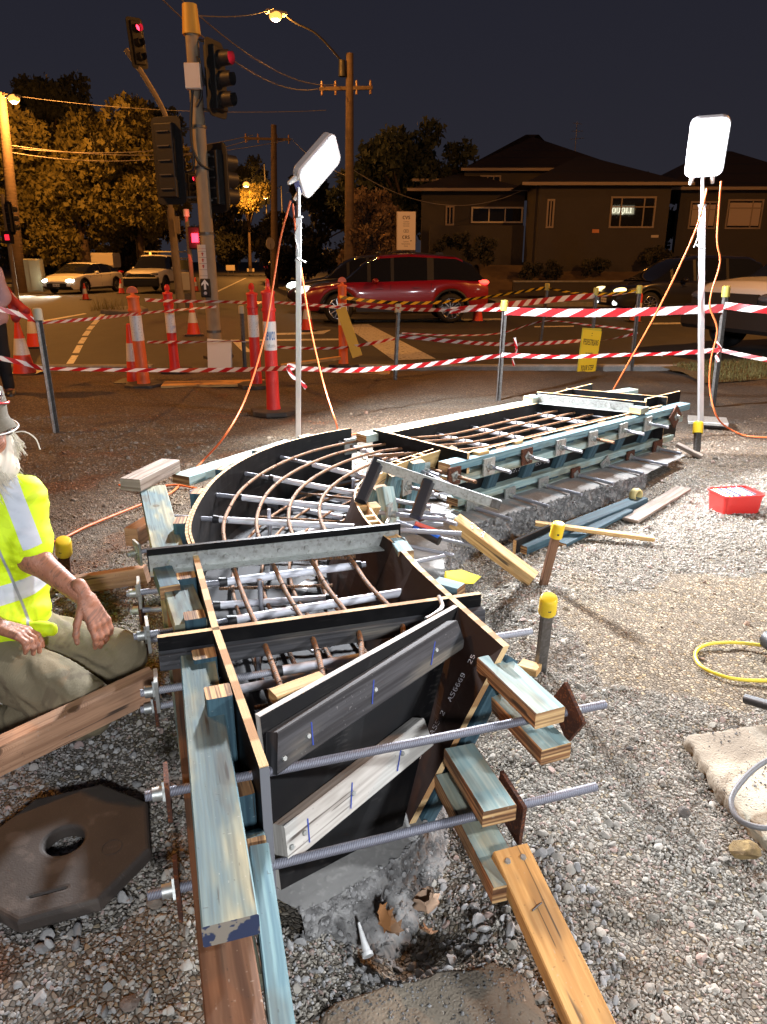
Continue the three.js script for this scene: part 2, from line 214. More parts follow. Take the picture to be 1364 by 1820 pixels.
function zone(x, z) { // what the ground is made of: [colour, stone density]
  const w = (n2(x * 1.3, z * 1.3, 41, 4) - 0.5) * 1.2, w2 = (n2(x * 4, z * 4, 43, 3) - 0.5), D = -z;
  let c = mix3([0.62, 0.60, 0.56], [0.565, 0.54, 0.495], sm(0.45, 0.7, n2(x * 1.9 + 5, z * 1.9, 81, 4))), den = 1 - 0.55 * sm(0.5, 0.7, n2(x * 2.6, z * 2.6 + 3, 83, 4));
  const left = sm(-0.5, -1.1, x + w * 0.3) * sm(3.2, 2.2, D);                // grey clay clods by the kneeling worker
  c = mix3(c, [0.47, 0.455, 0.45], left * 0.8);
  const brownL = sm(2.7, 3.6, D + w) * sm(-0.5, -1.6, x + w * 0.5) * 0.8; c = mix3(c, [0.42, 0.35, 0.285], brownL); den *= 1 - 0.45 * brownL;
  const band = sm(5.2, 6.2, D + w * 1.1), grey = sm(0.52, 0.68, n2(x * 0.28, z * 1.5 + x * 0.12, 47, 3)); c = mix3(c, mix3([0.42, 0.345, 0.275], [0.43, 0.41, 0.375], grey), band); den *= 1 - band * (0.75 - 0.3 * grey);
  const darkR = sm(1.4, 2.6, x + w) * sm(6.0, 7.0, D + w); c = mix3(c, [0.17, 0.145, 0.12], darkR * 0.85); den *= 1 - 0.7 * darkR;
  const dust = inPoly(x + w2 * 0.16, z + w2 * 0.22, SLAB_R) ? 1 : 0; c = mix3(c, mix3([0.66, 0.58, 0.46], [0.6, 0.53, 0.43], n2(x * 7, z * 7, 53, 3)), dust * 0.85); den *= 1 - 0.93 * dust;
  const ox = sm(0.66, 0.78, n2(x * 2.1, z * 2.1, 59, 3)); c = mix3(c, [0.62, 0.54, 0.41], ox * 0.35);
  const rustSoil = sm(0.62, 0.74, n2(x * 3.3 + 7, z * 3.3, 61, 3)) * sm(-0.1, -0.5, x); c = mix3(c, [0.5, 0.26, 0.14], rustSoil * 0.5);
  return [c, den];
}
{
  const axis = (dense0, dense1, step, lo, hi) => { const a = []; for (let v = dense0; v <= dense1 + 1e-6; v += step) a.push(v); let s = step, v = dense1; while (v < hi) { s *= 1.35; v += s; a.push(Math.min(v, hi)); } s = step; v = dense0; while (v > lo) { s *= 1.35; v -= s; a.unshift(Math.max(v, lo)); } return a; };
  const X = axis(-3.2, 3.6, 0.04, -420, 420), Z = axis(-7.6, -0.6, 0.04, -420, 60), pos = [], uv = [], cl = [], idx = [];
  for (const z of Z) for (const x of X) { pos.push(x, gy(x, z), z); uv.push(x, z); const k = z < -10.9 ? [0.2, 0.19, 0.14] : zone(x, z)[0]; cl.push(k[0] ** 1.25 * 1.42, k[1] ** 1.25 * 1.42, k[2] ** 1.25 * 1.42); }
  const nx = X.length; for (let j = 0; j < Z.length - 1; j++) for (let i = 0; i < nx - 1; i++) { const a = j * nx + i; idx.push(a, a + nx, a + nx + 1, a, a + nx + 1, a + 1); }
  const g = geoOf(pos, uv, idx); g.setAttribute('color', new THREE.Float32BufferAttribute(cl, 3));
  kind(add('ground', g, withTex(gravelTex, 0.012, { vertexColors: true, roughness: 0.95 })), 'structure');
}
// loose stones
function stoneGeo(seed, flat) { const g = new THREE.IcosahedronGeometry(1, 1), p = g.attributes.position, r = rng(seed), ax = []; for (let i = 0; i < 7; i++) ax.push([new THREE.Vector3(r() - 0.5, r() - 0.5, r() - 0.5).normalize(), 0.55 + r() * 0.35]); const v = new THREE.Vector3(); for (let i = 0; i < p.count; i++) { v.fromBufferAttribute(p, i); for (const [n, d] of ax) { const k = v.dot(n); if (k > d) v.addScaledVector(n, d - k); } v.y *= flat; p.setXYZ(i, v.x, v.y, v.z); } g.computeVertexNormals(); return g; }
const SLABS = [], FACE = [], TOPS = [];
const grey = (t) => [t, t * 0.985, t * 0.96];
function scatter() {
  const r = rng(77), sets = [[], [], [], [], []], m4 = new THREE.Matrix4(), q = new THREE.Quaternion(), e = new THREE.Euler(), cc = new THREE.Color();
  const put = (x, z, s, lift, tone) => { if (inPoly(x, z, footPoly)) return; for (const S0 of SLABS) if (inPoly(x, z, S0)) return; e.set(r() * 6.3, r() * 6.3, r() * 6.3); q.setFromEuler(e); m4.compose(new THREE.Vector3(x, gy(x, z) + s * lift, z), q, new THREE.Vector3(s * (0.8 + r() * 0.6), s * (0.6 + r() * 0.4), s * (0.8 + r() * 0.4))); sets[(r() * 5) | 0].push([m4.clone(), tone]); };
  const bands = [[0.75, 2.0, 18500, 0.0022, 0.0072], [2.0, 3.2, 11500, 0.0028, 0.008], [3.2, 4.8, 4800, 0.004, 0.0092], [4.8, 7.4, 1400, 0.006, 0.012]];
  for (const [d0, d1, den, s0, s1] of bands) {
    const w1 = 0.62 * d1 + 0.75, n = Math.round(den * (d1 - d0) * 2 * w1);
    for (let i = 0; i < n; i++) {
      const D = lerp(d0, d1, r()), x = (r() * 2 - 1) * w1; if (Math.abs(x) > 0.62 * D + 0.75) continue;
      const [c, dz] = zone(x, -D); if (r() > dz) continue;
      const big = r(), s = big > 0.985 ? lerp(s1, s1 * 2.1, r()) : lerp(s0, s1, r() * r()), t = 0.68 + 0.5 * r() * (r() < 0.18 ? 1.5 : 1), wm = r() < 0.12 ? 0.78 : 0.97;
      put(x, -D, s, 0.12, [c[0] ** 1.6 * t * 0.8, c[1] ** 1.6 * t * 0.8 * (wm + 0.02), c[2] ** 1.6 * t * 0.8 * wm]);
    }
  }
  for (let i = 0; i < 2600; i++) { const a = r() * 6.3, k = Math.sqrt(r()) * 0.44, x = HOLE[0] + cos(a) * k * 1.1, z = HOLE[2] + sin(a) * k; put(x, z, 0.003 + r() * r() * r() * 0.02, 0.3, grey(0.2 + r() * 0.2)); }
  for (let i = 0; i < 2600; i++) { const D = 1.1 + r() * 2.2, x = -0.62 - r() * 1.2 - (D - 1.5) * 0.35; put(x, -D, 0.005 + r() * r() * r() * 0.02, 0.1, grey(0.2 + r() * 0.16)); }
  for (let i = 0; i < 9000 && FACE.length; i++) { const f = FACE[(r() * FACE.length) | 0], near = f[2] > -2.1; if (!near && r() < 0.55) continue; const s = near ? 0.0025 + r() * r() * r() * 0.014 : 0.005 + r() * r() * 0.012; e.set(r() * 6.3, r() * 6.3, r() * 6.3); q.setFromEuler(e); m4.compose(new THREE.Vector3(f[0] + (r() - 0.5) * 0.012, f[1] + (r() - 0.5) * 0.012, f[2] + (r() - 0.5) * 0.012), q, new THREE.Vector3(s, s * 0.8, s * 0.9)); sets[(r() * 5) | 0].push([m4.clone(), grey(0.17 + r() * 0.13)]); }
  SLABS.forEach((P, k) => { const b = P.reduce((s, p) => [Math.min(s[0], p[0]), Math.max(s[1], p[0]), Math.min(s[2], p[2]), Math.max(s[3], p[2])], [9, -9, 9, -9]); for (let i = 0; i < 1500; i++) { const x = lerp(b[0], b[1], r()), z = lerp(b[2], b[3], r()); if (!inPoly(x, z, P) || n2(x * 9, z * 9, 15, 2) < 0.5) continue; const s = 0.0012 + r() * r() * r() * 0.006; e.set(r() * 6.3, r() * 6.3, r() * 6.3); q.setFromEuler(e); m4.compose(new THREE.Vector3(x, TOPS[k] + s * 0.4, z), q, new THREE.Vector3(s, s, s)); sets[(r() * 5) | 0].push([m4.clone(), grey(0.09 + r() * 0.15)]); } });
  const base = mat({ color: col(1, 1, 1), roughness: 0.92, flatShading: true });
  sets.forEach((list, k) => { const im = new THREE.InstancedMesh(stoneGeo(200 + k, 0.6 + 0.1 * (k % 3)), base, list.length); list.forEach(([m, t], i) => { im.setMatrixAt(i, m); im.setColorAt(i, cc.setRGB(...t)); }); im.name = numbered('gravel'); im.castShadow = im.receiveShadow = true; kind(im, 'stuff', ['angular grey crushed stone gravel covering the work site', 'pale grey crushed stone gravel pieces strewn over the site', 'flat grey chips of crushed stone among the gravel', 'rounded grey stones among the crushed gravel', 'small blocky grey stones among the gravel'][k]); im.userData.category = 'gravel'; scene.add(im); });
}
// ---------- concrete footing and broken slabs ----------
{
  const fo = thing('concrete_footing', 'grey concrete footing with smooth ledge and rough broken face under the forms', 'footing');
  const E = spline(edgeTop, 90), inner = E.map((p) => p); const pos = [], uv = [], idx = [];
  const L = spline([[-0.26, 0.06, -1.36], [-0.5, 0.06, -1.99], [-0.72, 0.06, -2.64], [-0.83, 0.07, -3.2], [-0.78, 0.08, -3.85], [-0.41, 0.08, -4.54], [0, 0.09, -4.6], [1.9, 0.09, -6.25], [2.3, 0.1, -5.4]], 90); void inner;
  for (let i = 0; i <= 90; i++) for (let k = 0; k <= 10; k++) { const q = V(E[i]).lerp(V(L[i]), k / 10), j = 0.006 * (n2(q.x * 12, q.z * 12, 71, 2) - 0.5); pos.push(q.x, Math.min(q.y, 0.105) - 0.012 + j - (k ? 0 : 0.004), q.z); uv.push(q.x, q.z); if (i < 90 && k < 10) { const a = i * 11 + k; idx.push(a, a + 11, a + 12, a, a + 12, a + 1); } }
  add('ledge', geoOf(pos, uv, idx), M.concrete, fo);
  const p2 = [], u2 = [], i2 = [], K = 16, Ed = spline(edgeTop, 400); let len = 0;
  for (let i = 0; i <= 400; i++) { const o = outward2(Ed, i); if (i) len += V(Ed[i]).distanceTo(V(Ed[i - 1])); for (let k = 0; k <= K; k++) { const t = k / K, q = V(Ed[i]), h = q.y - 0.016 - t * 0.36, nz = n2(len * 9, h * 9, 73, 4) - 0.42, nz2 = n2(len * 34, h * 34, 79, 3) - 0.5; const fl = (q.z > -1.9 ? 0.2 : 0.03) * t * t; q.addScaledVector(o, (k ? 0.05 * nz * sm(0, 0.2, t) + 0.036 * nz2 * sm(0, 0.15, t) : 0) + fl + 0.02 * t).setY(h); p2.push(q.x, q.y, q.z); u2.push(len, h); if (i < 400 && k < K) { const a = i * (K + 1) + k; i2.push(a, a + 1, a + K + 2, a, a + K + 2, a + K + 1); } } }
  add('rough_face', geoOf(p2, u2, i2), M.roughconcrete, fo); for (let i = 0; i < p2.length; i += 3) if (p2[i + 2] > -2.1 || p2[i] > 0.3) FACE.push([p2[i], p2[i + 1], p2[i + 2]]);
  function outward2(P, i) { const a = V(P[Math.max(0, i - 2)]), b = V(P[Math.min(P.length - 1, i + 2)]), t = b.sub(a); const n = new THREE.Vector3(-t.z, 0, t.x).normalize(); return n; }
}
function brokenSlab(name, label, poly, h, th, seed, m = M.slab) { // a slab fragment with a ragged rim
  SLABS.push(poly.map((p) => p.slice())); TOPS.push(h);
  const r = rng(seed), rim = []; for (let i = 0; i < poly.length; i++) { const a = V(poly[i]), b = V(poly[(i + 1) % poly.length]), n = Math.max(3, Math.round(a.distanceTo(b) / 0.02)); for (let k = 0; k < n; k++) rim.push(a.clone().lerp(b, k / n).add(new THREE.Vector3((r() - 0.5) * 0.012, 0, (r() - 0.5) * 0.012))); }
  const c = rim.reduce((s, p) => s.add(p), new THREE.Vector3()).multiplyScalar(1 / rim.length), N = rim.length, rings = [0, 0.35, 0.7, 0.93, 0.988, 1.0, 1.005, 0.995, 0.99], ys = [0, 0, 0, 0, -0.003, -0.014, -0.5 * th, -0.8 * th, -th], pos = [], uv = [], idx = [];
  rings.forEach((k, j) => { for (let i = 0; i < N; i++) { const q = c.clone().lerp(rim[i], k), nz = n2(q.x * 8, q.z * 8, seed, 3) - 0.5, ed = j >= 5 && j < 8 ? (n2(i * 0.9, j * 1.7, seed + 3, 3) - 0.5) * 0.026 : 0; q.addScaledVector(rim[i].clone().sub(c).normalize(), ed); pos.push(q.x, h + ys[j] + (j < 6 ? nz * 0.006 : 0), q.z); uv.push(q.x + (j > 4 ? ys[j] : 0), q.z + (j > 4 ? ys[j] : 0)); if (j < rings.length - 1) { const a = j * N + i, b = j * N + (i + 1) % N; idx.push(a, b, b + N, a, b + N, a + N); } } });
  return tag(add(name, geoOf(pos, uv, idx), m), label, 'concrete slab');
}
const darkSlab = M.slab.clone(); darkSlab.color = col(0.85, 0.84, 0.84);
brokenSlab('broken_slab', 'broken dark concrete slab piece at the rim of the dug hole', [[-0.127,0,-1.11], [-0.051,0,-1.147], [0.097,0,-1.189], [0.25,0,-1.219], [0.304,0,-1.2], [0.335,0,-1.11], [0.334,0,-0.997], [0.019,0,-0.936], [-0.134,0,-0.997]], 0.012, 0.1, 31, darkSlab);
brokenSlab('broken_slab', 'pale broken concrete slab lying on gravel under the grey cable', [[0.986,0.03,-2.02], [1.285,0.03,-2.082], [1.847,0.03,-2.2], [1.522,0.03,-1.589], [1.129,0.03,-1.436], [1.027,0.03,-1.556], [0.99,0.03,-1.767]], 0.034, 0.07, 37);
scatter();

// ---------- formwork for the curved wall ----------
const T = 0.45; // height of the form tops above the ground
const two = (a, b) => [a, b];
const A0 = V([0.458, 0, -4.068]), uS = V([0.7495, 0, -0.662]), oS = V([0.662, 0, 0.7495]);           // straight bay: start, along, outward (towards the footing ledge)
const S = (s, o, h) => A0.clone().addScaledVector(uS, s).addScaledVector(oS, o).setY(h).toArray();
const endPaint = withTex(pair(128, 0.12, (u, v) => { const k = sm(0.52, 0.58, fb(u, v, 5, 5, 4, 221)); return [...mix3([0.15, 0.19, 0.3], [0.5, 0.47, 0.42], k), 0.6 - k * 0.4]; }), 0.0008, { roughness: 0.75 });
const filmSides = [M.film, M.plyedge], brownSides = [M.filmbrown, M.plyedge], blackSides = [M.filmblack, M.plyedge];
const timbers = { blue: [M.blue, M.lvlend], deep: [M.deepblue, M.lvlend], pale: [M.paleblue, M.lvlend], worn: [M.wornblue, M.wornblue], pine: [M.pine, M.pine], weathered: [M.weathered, M.weathered], hard: [M.hardwood, M.hardwood], red: [M.lvlred, M.lvlend], brown: [M.brown, M.brown], orange: [M.orange, M.orange], ash: [M.ash, M.ash] };
function stampTex(text, w, h, size) { return canvasTex(w, h, (c) => { c.clearRect(0, 0, w, h); c.fillStyle = '#d8d4d8'; c.font = 'bold ' + size + 'px monospace'; c.textBaseline = 'middle'; c.fillText(text, 10, h / 2); c.globalCompositeOperation = 'destination-out'; for (let y = 0; y < h; y += 9) c.fillRect(0, y, w, 2.5); for (let x = 0; x < w; x += 9) c.fillRect(x, 0, 2.5, h); }); }

function hexNut(at, dir, r, len) { const a = V(at), d = V(dir).normalize(); return rod(a, a.clone().addScaledVector(d, len), r, r, 6); }
function plate(at, dir, w, h, th, roll = 0) { const a = V(at), d = V(dir).normalize(), up = new THREE.Vector3(0, 1, 0).applyAxisAngle(d, roll); return bar(a, a.clone().addScaledVector(d, th), w, h, { up: up.toArray(), ch: 0.002 }); }
// one through tie: rod, and at each held end a plate, a diamond washer and a nut
function tie(parent, a, b, { r = 0.011, ends = [], sleeve, m = M.thread } = {}) {
  const t = add('tie_rod', rod(a, b, r), m, parent), d = V(b).sub(V(a)).normalize(); V(a);
  for (const e of ends) {
    const at = V(a).addScaledVector(d, e.s), dd = d.clone().multiplyScalar(e.dir);
    if (e.plate !== 0) add('washer_plate', plate(at, dd, e.w ?? 0.1, e.h ?? 0.1, 0.01, e.roll ?? 0), e.rust ? M.rust : M.galv, t);
    const at2 = at.clone().addScaledVector(dd, 0.0105);
    add('diamond_washer', plate(at2, dd, 0.046, 0.046, 0.006, 0.785 + (e.wr ?? 0)), M.galv, t);
    add('nut', hexNut(at2.clone().addScaledVector(dd, 0.0065), dd, 0.0175, 0.022), M.galv, t);
  }
  if (sleeve) {
    const s0 = V(a).addScaledVector(d, sleeve[0]), s1 = V(a).addScaledVector(d, sleeve[1]);
    add('sleeve', rod(s0, s1, 0.0155, 0.0155, 14), M.pvc, t);
    for (const [p, q] of [[s0, 1], [s1, -1]]) add('sleeve_cone', rod(p.clone().addScaledVector(d, -0.028 * q), p.clone().addScaledVector(d, 0.002 * q), q > 0 ? 0.02 : 0.0165, q > 0 ? 0.0165 : 0.02, 12), M.blackplastic, t);
  }
  return t;
}
const straight = thing('straight_formwork', 'straight black plywood wall form with blue walers and rows of tie rods', 'formwork');
{
  const B = 0.36, g = straight, dd = (h) => -(T - h) * B;                     // the outer face leans in towards its foot
  add('form_panel', sheet([S(0.03, 0, T), S(2.2, 0, T)], [S(0.03, dd(0.04), 0.04), S(2.2, dd(0.04), 0.04)], 0.018, 1), filmSides, g);
  add('form_panel', sheet([S(-0.01, -0.66, T), S(2.35, -0.66, T)], [S(-0.01, -0.66, 0.06), S(2.35, -0.66, 0.06)], 0.018, -1), filmSides, g);
  // outer walers in pairs, lower and upper, held off by short studs
  for (const [h, o, m, s0, s1] of [[0.412, 0.042, timbers.blue, -0.2, 2.5], [0.328, 0.035, timbers.pale, -0.2, 2.42], [0.148, -0.058, timbers.pale, -0.02, 2.5], [0.064, -0.066, timbers.pale, 0.0, 2.42]])
    add('waler', bar(S(s0, o, h), S(s1, o, h), 0.092, 0.047), m, g);
  for (const s of [0.27, 0.62, 0.97, 1.34, 1.68, 2.05]) add('stud', bar(S(s + 0.03, 0.042 + dd(0.435) , 0.435), S(s + 0.03, 0.042 + dd(0.06), 0.06), 0.09, 0.042, { up: oS.toArray() }), timbers.deep, g);
  add('waler', bar(S(-0.15, -0.735, 0.43), S(1.78, -0.735, 0.43), 0.1, 0.05), timbers.pale, g);
  add('waler', bar(S(-0.1, -0.735, 0.16), S(2.3, -0.735, 0.16), 0.1, 0.05), timbers.deep, g);
  const rusty = [1, 0, 1, 0, 0, 0, 0, 1], rustyLow = [0, 0, 0, 0, 1, 0, 1, 1];
  [-0.18, 0.11, 0.46, 0.80, 1.16, 1.53, 1.86, 2.25].forEach((s, i) => {
    if (i < 7) tie(g, S(s, -0.86, 0.37), S(s, 0.26, 0.37), { ends: [{ s: 0.955, dir: 1, rust: rusty[i], wr: i * 0.21 - 0.5, roll: i === 6 ? 0.05 : (i % 3 - 1) * 0.03 }, { s: 0.06, dir: -1 }], sleeve: i ? [0.225, 0.815] : null, m: i === 0 || i === 4 ? M.rebar : M.thread });
    else tie(g, S(s, -0.3, 0.37), S(s, 0.13, 0.37), { ends: [{ s: 0.4, dir: 1, rust: 1, roll: 0.78, w: 0.13, h: 0.13 }] });
    if (i) tie(g, S(s - 0.02, -0.86, 0.104), S(s - 0.02, i === 7 ? 0.2 : 0.3, 0.104), { ends: [{ s: 0.858, dir: 1, rust: rustyLow[i], roll: i === 5 ? 0.55 : 0, w: i === 7 ? 0.13 : 0.1, h: i === 7 ? 0.13 : 0.1, wr: i * 0.3 }], sleeve: [0.22, 0.7] });
  });
  // board across the near end of the bay, and the far closing boards
  add('cross_board', sheet([S(-0.03, -0.74, T + 0.022), S(-0.03, 0.075, T + 0.022)], [S(-0.03, -0.74, 0.3), S(-0.03, 0.075, 0.3)], 0.02, 1), blackSides, g);
  const st = add('stop_board', sheet([S(1.62, -0.72, T + 0.075), S(1.86, 0.07, T + 0.075)], [S(1.62, -0.72, T - 0.06), S(1.86, 0.07, T - 0.06)], 0.02, 1), blackSides, g);
  add('steel_angle', bar(S(1.6, -0.7, T + 0.03), S(1.84, 0.06, T + 0.03), 0.006, 0.062), M.galv, st);
  add('steel_angle', bar(S(1.577, -0.695, T - 0.003), S(1.817, 0.065, T - 0.003), 0.05, 0.006), M.galv, st);
  for (let k = 0; k < 5; k++) add('bolt', hexNut(S(1.594 + 0.055 * k, -0.6 + 0.145 * k, T + 0.032), uS.clone().negate(), 0.011, 0.01), M.galv, st);
  add('closing_board', sheet([S(2.05, -0.75, T + 0.05), S(2.3, 0.0, T + 0.05)], [S(2.05, -0.75, 0.1), S(2.3, 0.0, 0.1)], 0.018, 1), blackSides, g);
  add('closing_board', sheet([S(1.75, -0.7, T + 0.045), S(2.35, -0.72, T + 0.06)], [S(1.75, -0.7, 0.2), S(2.35, -0.72, 0.2)], 0.018, 1), blackSides, g);
  add('closing_board', sheet([S(2.1, -0.08, T + 0.05), S(2.62, -0.08, T + 0.05)], [S(2.1, -0.08, 0.12), S(2.62, -0.08, 0.12)], 0.018, 1), blackSides, g);
  add('strut', bar(S(1.96, -0.38, 0.1), S(1.96, -0.38, T + 0.05), 0.085, 0.045), timbers.pine, g);
  for (const [s, o, m] of [[1.57, -0.73, timbers.pale], [1.8, 0.05, timbers.pale]]) add('packer', bar(S(s - 0.05, o, T + 0.022), S(s + 0.06, o, T + 0.022), 0.09, 0.045), m, g);
  for (const [s, o, w, k] of [[0.06, 0.03, 0.07, 0.09], [0.42, 0.012, 0.05, 0.075]]) add('packer', bar(S(s, o, T - 0.012), S(s + k, o, T - 0.012), w, 0.03), timbers.pine, g);
  const st2 = stampTex('22.5 - 1 ASS 2', 512, 64, 46);
  const mm = mat({ map: st2, transparent: true, alphaTest: 0.5, roughness: 0.6 });
  const q = new THREE.PlaneGeometry(0.5, 0.06); const qm = add('stamped_print', q, mm, g); const basis = new THREE.Matrix4().makeBasis(uS, V([0, 1, 0]).addScaledVector(oS, B).normalize(), oS.clone().addScaledVector(V([0, 1, 0]), -B).normalize());
  qm.quaternion.setFromRotationMatrix(basis); qm.position.copy(V(S(0.75, 0.021 + dd(0.23), 0.23)));
}
// curved bay
const Lpx = [[-0.252,0.45,-1.335], [-0.503,0.45,-1.988], [-0.729,0.45,-2.639], [-0.789,0.45,-2.808], [-0.823,0.45,-2.996], [-0.843,0.45,-3.259], [-0.839,0.45,-3.576], [-0.768,0.45,-3.931], [-0.623,0.45,-4.269], [-0.42,0.45,-4.536], [-0.211,0.45,-4.716]];
const Rpx = [[0.343,0.45,-1.852], [0.217,0.45,-2.163], [0.108,0.45,-2.441], [0.04,0.45,-2.663], [-0.051,0.45,-2.848], [-0.112,0.45,-3.072], [-0.139,0.45,-3.25], [-0.125,0.45,-3.458], [-0.009,0.45,-3.791], [0.29,0.45,-4.173]];
const Lcurve = spline(Lpx.slice(2), 28), Rcurve = spline(Rpx.slice(3), 24);
const outward = (pts, i, sgn) => { const a = V(pts[Math.max(0, i - 1)]), b = V(pts[Math.min(pts.length - 1, i + 1)]), t = b.sub(a); return new THREE.Vector3(-t.z, 0, t.x).normalize().multiplyScalar(sgn); };
const shiftIn = (pts, k, h, sgn) => pts.map((p, i) => V(p).addScaledVector(outward(pts, i, sgn), k).setY(h).toArray());
const curved = thing('curved_formwork', 'curved black plywood form bent round the corner between the straight bays', 'formwork');
const raise = (pts, h) => pts.map((p) => [p[0], h, p[2]]);
{
  const g = curved;
  add('form_panel', sheet(Lcurve, raise(Lcurve, 0.06), 0.01, -1), filmSides, g);
  add('form_panel', sheet(shiftIn(Lcurve, 0.0125, T - 0.004, -1), shiftIn(Lcurve, 0.0125, 0.06, -1), 0.012, -1), filmSides, g);
  const Rb = shiftIn(Rcurve, -0.14, 0.05, 1);
  add('form_panel', sheet(Rcurve, Rb, 0.009, 1), brownSides, g);
  // second skin held off the first by small blocks
  const R2 = shiftIn(Rcurve, 0.05, T, 1), R2b = shiftIn(Rb, 0.05, 0.05, 1);
  add('form_panel', sheet(R2, R2b, 0.009, 1), [M.pine, M.plyedge], g);
  for (let i = 1; i < 24; i += 1.55) { const k = Math.floor(i), p = V(Rcurve[k]), o = outward(Rcurve, k, 1); add('spacer_block', bar(p.clone().addScaledVector(o, 0.0095).setY(T - 0.012).toArray(), p.clone().addScaledVector(o, 0.0495).setY(T - 0.012).toArray(), 0.022, 0.02, { ch: 0.001 }), timbers.pine, g); }
  // studs on the outside of the inner curve
  for (const [px, m, h] of [[[-1.357,0.45,-14.938], 0, 0]]) void px, m, h;
  for (const [p, len, turn, m] of [[[0.187,0.44,-3.92], 0.3, 0.6, timbers.blue], [[0.065,0.44,-3.673], 0.28, 0.35, timbers.blue], [[-0.017,0.43,-3.466], 0.24, 0.0, timbers.blue], [[-0.057,0.43,-3.186], 0.2, -0.4, timbers.pine]]) add('stud', bar(p, [p[0] - 0.06 + 0.02 * turn, p[1] - len, p[2] - 0.05], 0.09, 0.045, { up: [cos(turn) * 0.7, 0, 0.8] }), m, g);
  add('upright_block', bar([0.005,0.47,-3.337], [0.04,0.3,-3.255], 0.085, 0.045, { up: [0.8, 0.2, 0.6] }), timbers.pale, g);
  add('edge_plate', bar([0.389,0.44,-4.172], [0.406,0.2,-4.281], 0.09, 0.045, { up: [0.6, 0, 0.7] }), timbers.deep, g);
  // blue studs behind the outer curve
  for (const i of [4, 9, 14, 19, 24]) { const n = outward(Lcurve, i, -1), p = V(Lcurve[i]).addScaledVector(n, 0.053).setY(0.444); add('stud', bar(p.toArray(), p.clone().setY(0.02).toArray(), 0.09, 0.05, { up: n.toArray() }), timbers.deep, g); }
  // outer brace boards and blocks of the curve
  add('brace_block', bar([-1.232,0.46,-3.406], [-1.137,0.46,-3.777], 0.11, 0.062), timbers.weathered, g);
  add('brace_board', bar([-1.159,0.4,-3.506], [-0.874,0.365,-2.754], 0.125, 0.05), timbers.worn, g);
  add('brace_board', bar([-1.067,0.4,-3.694], [-0.582,0.38,-4.554], 0.12, 0.05), timbers.pale, g);
  add('brace_board', bar([-1.197,0.25,-3.243], [-1.111,0.25,-3.567], 0.07, 0.09), timbers.hard, g);
  // beam over the form with its steel angle
  const c = add('cross_beam', bar([-0.873,0.445,-2.5], [0.066,0.445,-2.782], 0.02, 0.09, { ch: 0.001 }), [M.filmblack, M.filmblack], g);
  const a0 = V([-0.864,0.435,-2.486]), a1 = V([0.061,0.435,-2.763]), nn = a1.clone().sub(a0).normalize(), fr = new THREE.Vector3(-nn.z, 0, nn.x).multiplyScalar(1);
  if (fr.z < 0) fr.negate();
  add('steel_angle', bar(a0.clone().addScaledVector(fr, -0.004).toArray(), a1.clone().addScaledVector(fr, -0.004).toArray(), 0.006, 0.062, { ch: 0.002 }), M.galv, c);
  add('steel_angle', bar(a0.clone().addScaledVector(fr, 0.022).setY(0.404).toArray(), a1.clone().addScaledVector(fr, 0.022).setY(0.404).toArray(), 0.046, 0.005, { ch: 0.002 }), M.galv, c);
  for (const t of [0.08, 0.29, 0.5, 0.61, 0.8, 0.97]) add('bolt', hexNut(a0.clone().lerp(a1, t).addScaledVector(fr, 0).toArray(), fr, 0.011, 0.01), M.galv, c);
  add('packer', bar([-0.818,0.4,-2.489], [-0.745,0.4,-2.324], 0.07, 0.05), timbers.deep, g);
  add('packer', bar([0.054,0.42,-2.721], [0.086,0.42,-2.581], 0.062, 0.06), timbers.blue, g);
  // ties with white sleeves across the curve
  const tp = [[[-0.772,0.37,-3.162], [-0.105,0.37,-3.05]], [[-0.725,0.37,-3.489], [-0.091,0.37,-3.281]], [[-0.61,0.37,-3.827], [-0.077,0.37,-3.516]], [[-0.423,0.37,-4.116], [0.024,0.37,-3.753]], [[-0.149,0.37,-4.476], [0.156,0.37,-4.079]]];
  tp.forEach(([a, b], i) => { const d = V(b).sub(V(a)).normalize(), L = V(a).distanceTo(V(b)); const s = V(a).addScaledVector(d, -0.28).toArray(), e = V(b).addScaledVector(d, 0.45 - 0.05 * i).toArray(); tie(g, s, e, { ends: [{ s: 0.3 + L + 0.1, dir: 1, w: 0.075, h: 0.09, rust: i === 2 }], sleeve: [0.3, 0.28 + L] }); });
  [[[-0.743,0.12,-3.349], [-0.255,0.12,-3.797]], [[-0.604,0.12,-4.088], [-0.132,0.12,-3.843]], [[-0.424,0.12,-4.306], [-0.074,0.12,-4.141]]].forEach(([a, b], i) => { const d = V(b).sub(V(a)).normalize(), L = V(a).distanceTo(V(b)); tie(g, V(a).addScaledVector(d, -0.1).toArray(), V(b).addScaledVector(d, 0.12).toArray(), { sleeve: [0.12, L], ends: [] }); });
  // loose ends of tie rods that stick out over the footing ledge
  for (const [a, b] of [[[0.199,0.38,-3.96], [0.479,0.36,-3.483]], [[0.023,0.3,-3.51], [0.307,0.3,-3.424]], [[0.096,0.24,-3.466], [0.3,0.24,-3.45]], [[0.052,0.2,-3.509], [0.452,0.16,-3.353]], [[0.092,0.16,-3.376], [0.344,0.14,-3.279]], [[0.113,0.16,-3.135], [0.29,0.16,-3.231]], ]) tie(g, a, b, { r: 0.0105 });
  tie(g, [0.166,0.3,-3.51], [0.356,0.28,-3.34], { ends: [{ s: 0.05, dir: 1, w: 0.08, h: 0.08, rust: 1 }] });
}
